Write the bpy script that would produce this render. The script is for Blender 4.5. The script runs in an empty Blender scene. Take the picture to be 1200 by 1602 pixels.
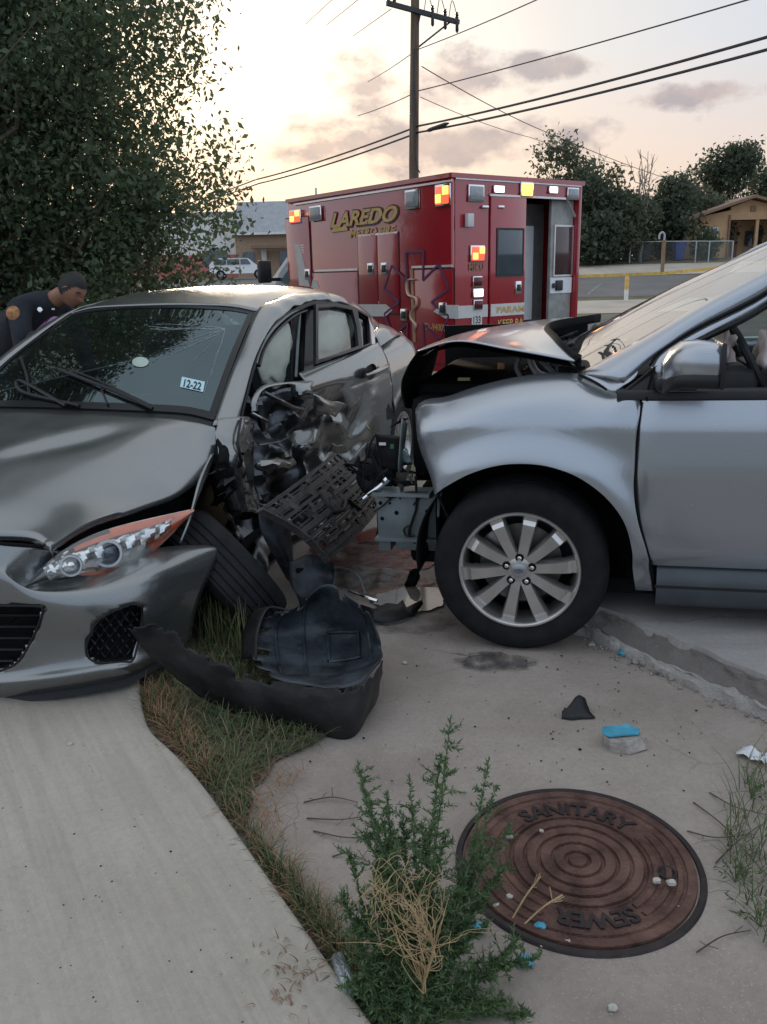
import bpy, bmesh, math, random
import numpy as np
from mathutils import Vector, Matrix, noise as mnoise, geometry as mgeo
R=math.radians
scene=bpy.context.scene
col=scene.collection
# ---------------------------------------------------------------- camera
FPX,CXP,CYP=1300.0,600.0,801.0            # focal length and principal point in photo pixels
PITCH=math.atan2(371,1300); ROLL=0.025; CAM=Vector((0,0,1.47))
_f=Vector((0,math.cos(PITCH),-math.sin(PITCH))); _r0=Vector((1,0,0)); _u0=Vector((0,math.sin(PITCH),math.cos(PITCH)))
_r=_r0*math.cos(ROLL)-_u0*math.sin(ROLL); _u=_r0*math.sin(ROLL)+_u0*math.cos(ROLL)
cd=bpy.data.cameras.new('camera'); cam=bpy.data.objects.new('camera',cd); col.objects.link(cam)
cd.sensor_fit='VERTICAL'; cd.sensor_height=24; cd.sensor_width=36; cd.lens=FPX/1602*24
cd.clip_start=.05; cd.clip_end=2000
cam.matrix_world=Matrix(((_r.x,_u.x,-_f.x,CAM.x),(_r.y,_u.y,-_f.y,CAM.y),(_r.z,_u.z,-_f.z,CAM.z),(0,0,0,1)))
scene.camera=cam
# ---------------------------------------------------------------- sky
SUN_AZ=R(-11); SUN_EL=R(7)               # azimuth from +Y, negative to the left
sund=Vector((math.sin(SUN_AZ)*math.cos(SUN_EL),math.cos(SUN_AZ)*math.cos(SUN_EL),math.sin(SUN_EL)))
world=bpy.data.worlds.new('World'); scene.world=world; world.use_nodes=True
def build_world():
    nt=world.node_tree; nt.nodes.clear(); N=nt.nodes.new; L=nt.links.new
    def vm(op,a,b=None):
        n=N('ShaderNodeVectorMath'); n.operation=op
        for i,x in enumerate((a,b)):
            if x is None: continue
            if hasattr(x,'is_output'): L(x,n.inputs[i])
            else: n.inputs[i].default_value=x
        return n
    def ma(op,a,b=None,clamp=False):
        n=N('ShaderNodeMath'); n.operation=op; n.use_clamp=clamp
        for i,x in enumerate((a,b)):
            if x is None: continue
            if hasattr(x,'is_output'): L(x,n.inputs[i])
            else: n.inputs[i].default_value=x
        return n.outputs[0]
    def ramp(fac,stops):
        n=N('ShaderNodeValToRGB'); L(fac,n.inputs[0]); e=n.color_ramp.elements
        while len(e)<len(stops): e.new(.5)
        for el,(p,c) in zip(e,stops): el.position=p; el.color=(c,c,c,1) if isinstance(c,(int,float)) else (*c,1)
        return n.outputs[0]
    def mix(f,a,b):
        n=N('ShaderNodeMix'); n.data_type='RGBA'
        for s,x in ((n.inputs[0],f),(n.inputs[6],a),(n.inputs[7],b)):
            if hasattr(x,'is_output'): L(x,s)
            else: s.default_value=x if isinstance(x,(int,float)) else (*x,1)
        return n.outputs[2]
    tc=N('ShaderNodeTexCoord'); d=vm('NORMALIZE',tc.outputs['Generated']).outputs[0]
    sep=N('ShaderNodeSeparateXYZ'); L(d,sep.inputs[0]); z=sep.outputs[2]
    sky=N('ShaderNodeTexSky'); sky.sky_type='NISHITA'; sky.sun_disc=False
    sky.sun_elevation=SUN_EL; sky.sun_rotation=SUN_AZ; sky.altitude=130; sky.air_density=1.2; sky.dust_density=3.0; sky.ozone_density=1.2
    b1=N('ShaderNodeBackground'); L(sky.outputs[0],b1.inputs[0]); b1.inputs[1].default_value=.05
    # thin high cloud veil, brighter towards the sun (forward scattering)
    dt=vm('DOT_PRODUCT',d,tuple(sund)).outputs[1]
    t=ma('MULTIPLY_ADD',dt,.5); t.node.inputs[2].default_value=.5
    veil=ramp(t,[(0,(.27,.33,.42)),(.40,(.36,.415,.485)),(.60,(.42,.455,.50)),(.82,(.30,.335,.375)),(.92,(.31,.325,.35)),(.96,(.385,.37,.355)),(.985,(.55,.49,.42)),(1,(.85,.70,.51))])
    # peach band low over the sunset horizon
    low=ma('MULTIPLY',ramp(z,[(0.0,1),(.10,.75),(.22,.0)]),ramp(t,[(.6,0),(.95,1)]))
    c1=mix(ma('MULTIPLY',low,.75),veil,(.44,.305,.215))
    # streaky layered cloud
    zz=ma('ADD',z,.10); dv=N('ShaderNodeCombineXYZ'); 
    L(ma('DIVIDE',sep.outputs[0],zz),dv.inputs[0]); L(ma('DIVIDE',sep.outputs[1],zz),dv.inputs[1])
    n1=N('ShaderNodeTexNoise'); n1.inputs['Scale'].default_value=1.1; n1.inputs['Detail'].default_value=7; n1.inputs['Roughness'].default_value=.58
    mp=N('ShaderNodeMapping'); L(dv.outputs[0],mp.inputs[0]); mp.inputs['Scale'].default_value=(1.0,.55,1); mp.inputs['Location'].default_value=(3.1,1.7,0)
    L(mp.outputs[0],n1.inputs['Vector'])
    streak=ramp(n1.outputs[0],[(.42,0),(.66,1)])
    cs=mix(ma('MULTIPLY',streak,.22),c1,mix(.5,c1,(.45,.35,.30)))
    # one bank of cumulus right of the sun
    n2=N('ShaderNodeTexNoise'); n2.inputs['Scale'].default_value=13; n2.inputs['Detail'].default_value=8; n2.inputs['Roughness'].default_value=.6
    mp2=N('ShaderNodeMapping'); L(d,mp2.inputs[0]); mp2.inputs['Scale'].default_value=(1,1,1.7); L(mp2.outputs[0],n2.inputs['Vector'])
    def blob(cx,cz,sx,sz):
        a=ma('DIVIDE',ma('SUBTRACT',sep.outputs[0],cx),sx); b=ma('DIVIDE',ma('SUBTRACT',z,cz),sz)
        return ma('SUBTRACT',1.0,ma('SQRT',ma('ADD',ma('MULTIPLY',a,a),ma('MULTIPLY',b,b))))
    bb=ma('MAXIMUM',ma('MAXIMUM',blob(.075,.198,.10,.036),blob(.0,.195,.05,.040)),ma('MAXIMUM',blob(.19,.205,.07,.017),blob(.03,.135,.26,.034)))
    bb=ma('MAXIMUM',bb,blob(.34,.17,.10,.016))
    front=ma('GREATER_THAN',sep.outputs[1],0)
    m=ma('MULTIPLY',ramp(ma('ADD',ma('MULTIPLY',bb,.55),ma('MULTIPLY',ma('SUBTRACT',n2.outputs[0],.5),1.5)),[(.10,0),(.38,1)]),front)
    cb=mix(ramp(n2.outputs[0],[(.42,0),(.62,1)]),(.25,.195,.185),(.15,.135,.155))
    cc=mix(ma('MULTIPLY',m,.72),cs,cb)
    b2=N('ShaderNodeBackground'); L(cc,b2.inputs[0]); b2.inputs[1].default_value=1.0
    cover=ma('ADD',.86,ma('MULTIPLY',n1.outputs[0],.2))
    ms=N('ShaderNodeMixShader'); L(cover,ms.inputs[0]); L(b1.outputs[0],ms.inputs[1]); L(b2.outputs[0],ms.inputs[2])
    out=N('ShaderNodeOutputWorld'); L(ms.outputs[0],out.inputs[0])
build_world()
# ---------------------------------------------------------------- sun (veiled by cloud) and exposure
sl=bpy.data.lights.new('sun','SUN'); sl.energy=1.0; sl.angle=R(12); sl.color=(1,.80,.58)
so=bpy.data.objects.new('sun',sl); col.objects.link(so); so.rotation_euler=(-sund).to_track_quat('-Z','Y').to_euler(); so.location=(-10,50,30)
vs=scene.view_settings; vs.view_transform='Standard'; vs.look='None'; vs.exposure=1.25; vs.gamma=1.0; vs.use_curve_mapping=False
scene.cycles.max_bounces=8; scene.cycles.transparent_max_bounces=16

# ---------------------------------------------------------------- survey helpers: a sight line through the camera meets a known plane
def ray(x,y): return _f+_r*((x-CXP)/FPX)-_u*((y-CYP)/FPX)
def gz(x,y,z=0.0):
    d=ray(x,y); return CAM+d*((z-CAM.z)/d.z)
def atY(x,y,Y):
    d=ray(x,y); return CAM+d*(Y/d.y)
class Frame:
    """local axes of a vehicle: x forward, y to its left, z up"""
    def __init__(s,O,yaw,pitch=0):
        h=R(yaw); q=R(pitch); s.O=Vector(O)
        s.y=Vector((-math.sin(h),math.cos(h),0)); s.x=Vector((math.cos(h)*math.cos(q),math.sin(h)*math.cos(q),-math.sin(q))); s.z=s.x.cross(s.y)
        s.M=Matrix(((s.x.x,s.y.x,s.z.x,s.O.x),(s.x.y,s.y.y,s.z.y,s.O.y),(s.x.z,s.y.z,s.z.z,s.O.z),(0,0,0,1)))
    def w(s,x,y,z): return s.O+s.x*x+s.y*y+s.z*z
    def l(s,P): v=P-s.O; return Vector((v.dot(s.x),v.dot(s.y),v.dot(s.z)))
    def _pl(s,x,y,P,n): d=ray(x,y); return s.l(CAM+d*((P-CAM).dot(n)/d.dot(n)))
    def on(s,x,y,Y): return s._pl(x,y,s.w(0,Y,0),s.y)
    def onx(s,x,y,X): return s._pl(x,y,s.w(X,0,0),s.x)
    def onz(s,x,y,Z): return s._pl(x,y,s.w(0,0,Z),s.z)
# ---------------------------------------------------------------- materials
MATS={}
def pm(name,c,rough=.5,metal=0,var=.15,scale=8,bump=0,bscale=60,coat=0,c2=None,spec=.5,rvar=0,stretch=None,detail=5,aniso=0):
    if name in MATS: return MATS[name]
    m=bpy.data.materials.new(name); m.use_nodes=True; nt=m.node_tree; b=nt.nodes['Principled BSDF']; L=nt.links.new
    tc=nt.nodes.new('ShaderNodeTexCoord'); vec=tc.outputs['Object']
    if stretch:
        mp=nt.nodes.new('ShaderNodeMapping'); mp.inputs['Scale'].default_value=stretch; L(vec,mp.inputs[0]); vec=mp.outputs[0]
    n=nt.nodes.new('ShaderNodeTexNoise'); n.inputs['Scale'].default_value=scale; n.inputs['Detail'].default_value=detail; n.inputs['Roughness'].default_value=.6; L(vec,n.inputs['Vector'])
    rp=nt.nodes.new('ShaderNodeValToRGB'); L(n.outputs[0],rp.inputs[0])
    a=[x*(1-var) for x in c]; d=[min(1,x*(1+var)) for x in c] if c2 is None else c2
    e=rp.color_ramp.elements; e[0].position=.32; e[1].position=.68; e[0].color=(*a,1); e[1].color=(*d,1)
    L(rp.outputs[0],b.inputs['Base Color'])
    b.inputs['Roughness'].default_value=rough; b.inputs['Metallic'].default_value=metal; b.inputs['Specular IOR Level'].default_value=spec
    b.inputs['Coat Weight'].default_value=coat; b.inputs['Coat Roughness'].default_value=.04
    if rvar:
        mr=nt.nodes.new('ShaderNodeMapRange'); L(n.outputs[0],mr.inputs[0]); mr.inputs[1].default_value=.3; mr.inputs[2].default_value=.7; mr.inputs[3].default_value=max(.02,rough-rvar); mr.inputs[4].default_value=min(1,rough+rvar); L(mr.outputs[0],b.inputs['Roughness'])
    if bump:
        n3=nt.nodes.new('ShaderNodeTexNoise'); n3.inputs['Scale'].default_value=bscale; n3.inputs['Detail'].default_value=6; L(vec,n3.inputs['Vector'])
        bp=nt.nodes.new('ShaderNodeBump'); bp.inputs['Strength'].default_value=bump; bp.inputs['Distance'].default_value=.01; L(n3.outputs[0],bp.inputs['Height']); L(bp.outputs[0],b.inputs['Normal'])
    MATS[name]=m; return m
def emis(name,c,s,base=(.5,.5,.5)):
    if name in MATS: return MATS[name]
    m=pm(name,base,.25,var=.05); b=m.node_tree.nodes['Principled BSDF']; b.inputs['Emission Color'].default_value=(*c,1); b.inputs['Emission Strength'].default_value=s
    return m
def glass(name,tint=(.7,.78,.76),rough=.02,refl=1.0,dirt=.0,ior=1.5):
    if name in MATS: return MATS[name]
    m=bpy.data.materials.new(name); m.use_nodes=True; nt=m.node_tree; nt.nodes.clear(); N=nt.nodes.new; L=nt.links.new
    o=N('ShaderNodeOutputMaterial'); tr=N('ShaderNodeBsdfTransparent'); tr.inputs[0].default_value=(*tint,1)
    gl=N('ShaderNodeBsdfGlossy'); gl.inputs['Roughness'].default_value=rough; gl.inputs[0].default_value=(*((refl,)*3 if isinstance(refl,float) else refl),1)
    ge=N('ShaderNodeNewGeometry'); dp=N('ShaderNodeVectorMath'); dp.operation='DOT_PRODUCT'; L(ge.outputs['Incoming'],dp.inputs[0]); L(ge.outputs['Normal'],dp.inputs[1])
    def mth(op,a,b):
        n=N('ShaderNodeMath'); n.operation=op
        for i,x in enumerate((a,b)):
            if hasattr(x,'is_output'): L(x,n.inputs[i])
            elif x is not None: n.inputs[i].default_value=x
        return n.outputs[0]
    f0=((ior-1)/(ior+1))**2*1.9          # both faces of the pane
    fr=mth('ADD',f0,mth('MULTIPLY',1-f0,mth('POWER',mth('SUBTRACT',1.0,mth('ABSOLUTE',dp.outputs[1],None)),5.0)))
    mx=N('ShaderNodeMixShader'); L(fr,mx.inputs[0]); L(tr.outputs[0],mx.inputs[1]); L(gl.outputs[0],mx.inputs[2])
    last=mx.outputs[0]
    if dirt:
        df=N('ShaderNodeBsdfDiffuse'); df.inputs[0].default_value=(.45,.43,.40,1)
        tc=N('ShaderNodeTexCoord'); n=N('ShaderNodeTexNoise'); n.inputs['Scale'].default_value=5; n.inputs['Detail'].default_value=6; L(tc.outputs['Object'],n.inputs['Vector'])
        mr=N('ShaderNodeMapRange'); L(n.outputs[0],mr.inputs[0]); mr.inputs[1].default_value=.35; mr.inputs[2].default_value=.75; mr.inputs[3].default_value=dirt*.3; mr.inputs[4].default_value=dirt
        m2=N('ShaderNodeMixShader'); L(mr.outputs[0],m2.inputs[0]); L(last,m2.inputs[1]); L(df.outputs[0],m2.inputs[2]); last=m2.outputs[0]
    L(last,o.inputs[0]); MATS[name]=m; return m
def carpaint(name,c,dust=(.36,.33,.28),dustamt=.35,rough=.28,speck=.35,metal=.85):
    m=bpy.data.materials.new(name); m.use_nodes=True; nt=m.node_tree; b=nt.nodes['Principled BSDF']; N=nt.nodes.new; L=nt.links.new
    tc=N('ShaderNodeTexCoord')
    n=N('ShaderNodeTexNoise'); n.inputs['Scale'].default_value=3.2; n.inputs['Detail'].default_value=8; n.inputs['Roughness'].default_value=.65; L(tc.outputs['Object'],n.inputs['Vector'])
    g=N('ShaderNodeNewGeometry'); sp=N('ShaderNodeSeparateXYZ'); L(g.outputs['Normal'],sp.inputs[0])   # dust settles on what faces up
    up=N('ShaderNodeMapRange'); L(sp.outputs[2],up.inputs[0]); up.inputs[1].default_value=-.2; up.inputs[2].default_value=1; up.inputs[3].default_value=.25; up.inputs[4].default_value=1
    r=N('ShaderNodeMapRange'); L(n.outputs[0],r.inputs[0]); r.inputs[1].default_value=.35; r.inputs[2].default_value=.75; r.inputs[3].default_value=.15; r.inputs[4].default_value=dustamt
    mu=N('ShaderNodeMath'); mu.operation='MULTIPLY'; L(up.outputs[0],mu.inputs[0]); L(r.outputs[0],mu.inputs[1])
    # fine specks
    n2=N('ShaderNodeTexNoise'); n2.inputs['Scale'].default_value=140; n2.inputs['Detail'].default_value=2; L(tc.outputs['Object'],n2.inputs['Vector'])
    sr=N('ShaderNodeMapRange'); L(n2.outputs[0],sr.inputs[0]); sr.inputs[1].default_value=.70; sr.inputs[2].default_value=.76; sr.inputs[3].default_value=0; sr.inputs[4].default_value=speck
    mxa=N('ShaderNodeMath'); mxa.operation='MAXIMUM'; L(mu.outputs[0],mxa.inputs[0]); L(sr.outputs[0],mxa.inputs[1])
    mx=N('ShaderNodeMix'); mx.data_type='RGBA'; L(mxa.outputs[0],mx.inputs[0]); mx.inputs[6].default_value=(*c,1); mx.inputs[7].default_value=(*dust,1); L(mx.outputs[2],b.inputs['Base Color'])
    me=N('ShaderNodeMapRange'); L(mxa.outputs[0],me.inputs[0]); me.inputs[3].default_value=metal; me.inputs[4].default_value=0; L(me.outputs[0],b.inputs['Metallic'])
    ro=N('ShaderNodeMapRange'); L(mxa.outputs[0],ro.inputs[0]); ro.inputs[3].default_value=rough; ro.inputs[4].default_value=.8; L(ro.outputs[0],b.inputs['Roughness'])
    b.inputs['Coat Weight'].default_value=.9; 
    cr=N('ShaderNodeMapRange'); L(mxa.outputs[0],cr.inputs[0]); cr.inputs[3].default_value=.03; cr.inputs[4].default_value=.5; L(cr.outputs[0],b.inputs['Coat Roughness'])
    MATS[name]=m; return m
# ---------------------------------------------------------------- mesh helpers
def V(*a): return Vector(a)
def cr(p0,p1,p2,p3,t):
    return ((p1*2)+(p2-p0)*t+(p0*2-p1*5+p2*4-p3)*t*t+(p1*3-p0-p2*3+p3)*t*t*t)*.5
def spline(P,n,closed=False):
    """n segments per span through the points (Catmull-Rom)"""
    P=[Vector(p) for p in P]; out=[]; m=len(P)
    for i in range(m if closed else m-1):
        if closed: a,b,c,d=P[i-1],P[i],P[(i+1)%m],P[(i+2)%m]
        else: a=P[i-1] if i>0 else P[0]*2-P[1]; b=P[i]; c=P[i+1]; d=P[i+2] if i+2<m else P[-1]*2-P[-2]
        for k in range(n): out.append(cr(a,b,c,d,k/n))
    if not closed: out.append(P[-1].copy())
    return out
def surf(grid,nu=6,nv=6):
    """dense grid through a control grid: rows u, columns v"""
    rows=[spline(r,nv) for r in grid]; cols=[spline([r[j] for r in rows],nu) for j in range(len(rows[0]))]
    return [[cols[j][i] for j in range(len(cols))] for i in range(len(cols[0]))]
class MB:
    def __init__(s): s.v=[]; s.f=[]
    def add(s,vs,fs):
        o=len(s.v); s.v+= [tuple(v) for v in vs]; s.f+=[tuple(i+o for i in f) for f in fs]; return s
    def box(s,c,d,M=None,bev=0):
        hx,hy,hz=d[0]/2,d[1]/2,d[2]/2
        if bev:
            b=min(bev,hx*.9,hy*.9,hz*.9); vs=[];
            bm=bmesh.new(); bmesh.ops.create_cube(bm,size=1); 
            for v in bm.verts: v.co=Vector((v.co.x*d[0],v.co.y*d[1],v.co.z*d[2]))
            bmesh.ops.bevel(bm,geom=bm.edges[:],offset=b,segments=2,affect='EDGES',profile=.5)
            bm.verts.index_update(); vs=[v.co.copy() for v in bm.verts]; fs=[[v.index for v in f.verts] for f in bm.faces]; bm.free()
        else:
            vs=[V(x,y,z) for x in(-hx,hx) for y in(-hy,hy) for z in(-hz,hz)]
            fs=[(0,1,3,2),(4,6,7,5),(0,4,5,1),(2,3,7,6),(0,2,6,4),(1,5,7,3)]
        if M is not None: vs=[M@v for v in vs]
        return s.add([v+Vector(c) for v in vs],fs)
    def bar(s,a,b,w,h,up=(0,0,1)):
        a=Vector(a);b=Vector(b);d=(b-a); L=d.length; d.normalize(); up=Vector(up); sd=d.cross(up)
        if sd.length<1e-4: sd=d.cross(Vector((1,0,0)))
        sd.normalize(); up=sd.cross(d)
        return s.box((a+b)/2,(L,w,h),Matrix((d,sd,up)).transposed())
    def tube(s,path,r,n=8,cap=True,flat=1.0):
        P=[Vector(p) for p in path]; m=len(P); rs=r if isinstance(r,(list,tuple)) else [r]*m; vs=[]; pn=None
        for i in range(m):
            t=(P[min(i+1,m-1)]-P[max(i-1,0)]).normalized()
            if pn is None:
                a=Vector((0,0,1)) if abs(t.z)<.9 else Vector((1,0,0)); n1=t.cross(a).normalized()
            else: n1=(pn-t*pn.dot(t)).normalized()
            pn=n1; n2=t.cross(n1)
            for k in range(n):
                an=2*math.pi*k/n; vs.append(P[i]+(n1*math.cos(an)+n2*math.sin(an)*flat)*rs[i])
        fs=[(i*n+k,i*n+(k+1)%n,(i+1)*n+(k+1)%n,(i+1)*n+k) for i in range(m-1) for k in range(n)]
        if cap: fs+=[tuple(range(n))[::-1],tuple((m-1)*n+k for k in range(n))]
        return s.add(vs,fs)
    def grid(s,G,flip=False,closeu=False,closev=False):
        nu=len(G);nv=len(G[0]); vs=[p for r in G for p in r]; fs=[]
        for i in range(nu if closeu else nu-1):
            for j in range(nv if closev else nv-1):
                a=i*nv+j;b=i*nv+(j+1)%nv;c=((i+1)%nu)*nv+(j+1)%nv;d=((i+1)%nu)*nv+j
                fs.append((a,d,c,b) if flip else (a,b,c,d))
        return s.add(vs,fs)
    def lathe(s,prof,n=32,O=(0,0,0),ax=(0,0,1),closed=False):
        ax=Vector(ax).normalized(); a=Vector((0,0,1)) if abs(ax.z)<.9 else Vector((1,0,0)); e1=ax.cross(a).normalized(); e2=ax.cross(e1); O=Vector(O)
        G=[[O+ax*h+(e1*math.cos(2*math.pi*k/n)+e2*math.sin(2*math.pi*k/n))*r for k in range(n)] for r,h in prof]
        return s.grid(G,closev=True,closeu=closed)
    def prism(s,poly,d,both=True):
        """closed outline (3D points) extruded by vector d"""
        P=[Vector(p) for p in poly]; d=Vector(d); n=len(P)
        fs=[tuple(range(n))[::-1],tuple(range(n,2*n))]+[(i,(i+1)%n,n+(i+1)%n,n+i) for i in range(n)]
        return s.add(P+[p+d for p in P],fs)
    def poly(s,P): return s.add(P,[tuple(range(len(P)))])
    def jitter(s,a,sc=4,seed=0):
        s.v=[tuple(Vector(v)+mnoise.noise_vector(Vector(v)*sc+Vector((seed,seed*2,0)))*a) for v in s.v]; return s
    def map(s,fn): s.v=[tuple(fn(Vector(v))) for v in s.v]; return s
    def build(s,name,mat,parent=None,smooth=40,thick=0,bevel=0,sub=0,offset=-1):
        me=bpy.data.meshes.new(name); me.from_pydata(s.v,[],s.f); me.validate(); me.update()
        if smooth:
            me.polygons.foreach_set('use_smooth',[True]*len(me.polygons))
            if smooth<180: me.set_sharp_from_angle(angle=R(smooth))
        if mat: me.materials.append(mat)
        o=bpy.data.objects.new(name,me); col.objects.link(o)
        if parent: o.parent=parent
        if thick: md=o.modifiers.new('thickness','SOLIDIFY'); md.thickness=thick; md.offset=offset
        if sub: md=o.modifiers.new('smooth','SUBSURF'); md.levels=sub; md.render_levels=sub
        if bevel: md=o.modifiers.new('bevel','BEVEL'); md.width=bevel; md.segments=2; md.limit_method='ANGLE'
        return o
def tag(o,label,cat,group=None):
    o['label']=label; o['category']=cat
    if group: o['group']=group
    return o
def struct(o,label=None):
    o['kind']='structure'
    if label: o['label']=label
    return o
def thing(name,label,cat,M=None,loc=(0,0,0),group=None):
    o=bpy.data.objects.new(name,None); col.objects.link(o); o.empty_display_size=.1
    if M is not None: o.matrix_world=M
    else: o.location=loc
    return tag(o,label,cat,group)
def text_mesh(txt,shear=0,bold=0.0):
    c=bpy.data.curves.new('lettering','FONT'); c.body=txt; c.size=1; c.shear=shear; c.offset=bold; c.resolution_u=3
    o=bpy.data.objects.new('lettering',c); col.objects.link(o); dg=bpy.context.evaluated_depsgraph_get()
    me=bpy.data.meshes.new_from_object(o.evaluated_get(dg)); vs=[v.co.copy() for v in me.vertices]; fs=[tuple(p.vertices) for p in me.polygons]
    bpy.data.objects.remove(o); bpy.data.curves.remove(c); bpy.data.meshes.remove(me)
    x0=min(v.x for v in vs);x1=max(v.x for v in vs);y0=min(v.y for v in vs);y1=max(v.y for v in vs)
    return [((v.x-x0)/(x1-x0),(v.y-y0)/(y1-y0)) for v in vs],fs
def lettering(txt,name,mat,parent,bl,br,tl,shear=0,bold=0.0,lift=None):
    uv,fs=text_mesh(txt,shear,bold); bl=Vector(bl);br=Vector(br);tl=Vector(tl)
    off=Vector(lift) if lift else Vector()
    return MB().add([bl+(br-bl)*u+(tl-bl)*v+off for u,v in uv],fs).build(name,mat,parent,smooth=0)
def npmesh(name,verts,faces,mat,parent=None):
    """fast mesh from arrays; faces all with the same number of corners"""
    me=bpy.data.meshes.new(name); nv=len(verts); nf,k=faces.shape
    me.vertices.add(nv); me.vertices.foreach_set('co',verts.astype(np.float32).ravel())
    me.loops.add(nf*k); me.loops.foreach_set('vertex_index',faces.astype(np.int32).ravel())
    me.polygons.add(nf); me.polygons.foreach_set('loop_start',np.arange(0,nf*k,k,dtype=np.int32))
    me.update(calc_edges=True); me.validate()
    me.materials.append(mat); o=bpy.data.objects.new(name,me); col.objects.link(o)
    if parent: o.parent=parent
    return o
def copy_tree(o,parent=None):
    c=o.copy(); col.objects.link(c)
    if parent: c.parent=parent
    for ch in o.children: copy_tree(ch,c)
    return c
random.seed(7); rng=np.random.default_rng(7)
# ================================================================ setting: ground, slabs, road
RY=[-80,5.5,8,31,36,40,45,50,56,70,900];RZ=[-.06,-.06,-.22,-.2,0.,.45,1.0,1.5,2.0,2.2,2.6]
LY=[-80,5.5,8,31,45,70,100,900];LZ=[-.06,-.06,-.22,-.2,.3,1.4,1.6,2.2]
def gh(x,y):
    t=min(1,max(0,(x+5)/13)); t=t*t*(3-2*t)
    return float(np.interp(y,RY,RZ)*t+np.interp(y,LY,LZ)*(1-t))
m_dirt=pm('dirt_and_dry_grass',(.16,.13,.085),.95,var=.4,scale=1.5,bump=.6,bscale=14,c2=(.13,.135,.06))
m_asph=pm('asphalt',(.075,.073,.07),.85,var=.25,scale=.6,bump=.4,bscale=90,c2=(.10,.097,.092))
m_lot=pm('old_asphalt',(.13,.125,.12),.9,var=.2,scale=.4,bump=.3,bscale=60)
m_conc_far=pm('far_concrete',(.40,.35,.29),.9,var=.15,scale=.7,bump=.2)
m_yel=pm('yellow_paint',(.62,.40,.10),.7,var=.25,scale=5)
m_white=pm('white_paint',(.72,.70,.66),.6,var=.12,scale=6)
def sheet(name,xs,ys,mat,lift,kind=True):
    G=[[V(x,y,gh(x,y)+lift) for x in xs] for y in ys]
    return struct(MB().grid(G).build(name,mat))
ysg=[-60,-20,-5,0,2,4,5.5,6,7,8,12,16,20,24,28,31,33,36,38,40,42.5,45,47.5,50,53,56,60,65,70,80,90,100,150,250,400,700]
xsg=[-500,-250,-120,-70,-45,-30,-20,-14,-10,-7,-5,-3,-1.5,0,1.5,3,5,6.5,8,10,14,20,26,34,45,70,120,250,500]
sheet('ground',xsg,ysg,m_dirt,0)
yl=lambda a,b,n=8:[a+(b-a)*i/n for i in range(n+1)]
xl=[-70,-45,-30,-20,-10,-5,-3,0,3,5,6.5,8,12,20,30,45,70]
sheet('road',xl,yl(7.4,30.6,12),m_asph,.004)
sheet('far_pavement',[-5,-3,0,3,5,6.5,8,12,20,30,45,70],yl(32.4,37.4,6),m_conc_far,.012)
sheet('parking_lot',[5,6.5,8,12,20,30,45,70],yl(38.4,45.6,6),m_lot,.01)
sheet('driveway',[5,6.5,8,12,20,30,45,70],yl(46.2,52.4,6),m_conc_far,.012)
sheet('rear_car_park',[-60,-40,-30,-20,-12,-5,-1],yl(56,84,10),m_lot,.01)
# faint worn bay lines on the far lot
mb=MB()
for i in range(5):
    x=9.5+i*4.2; y0,y1=39.2,43.0
    mb.add([V(x,y0,gh(x,y0)+.018),V(x+.12,y0,gh(x,y0)+.018),V(x+.12+1.6,y1,gh(x,y1)+.018),V(x+1.6,y1,gh(x,y1)+.018)],[(0,1,2,3)])
struct(mb.build('bay_markings',pm('worn_white_paint',(.20,.195,.185),.8,var=.3,scale=3),smooth=0))
# yellow kerb of the far lot, rising to the right
mb=MB(); kp=[(7.5,45.6),(11.2,45.77),(15.2,46.1),(18,47.6),(20,49.1),(24,51)]
G=[]
for x,y in kp:
    z=gh(x,y); G.append([V(x,y-.08,z-.05),V(x,y-.08,z+.15),V(x,y+.1,z+.15),V(x,y+.1,z-.05)])
struct(mb.grid(G).build('far_kerb',m_yel,smooth=0))
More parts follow.
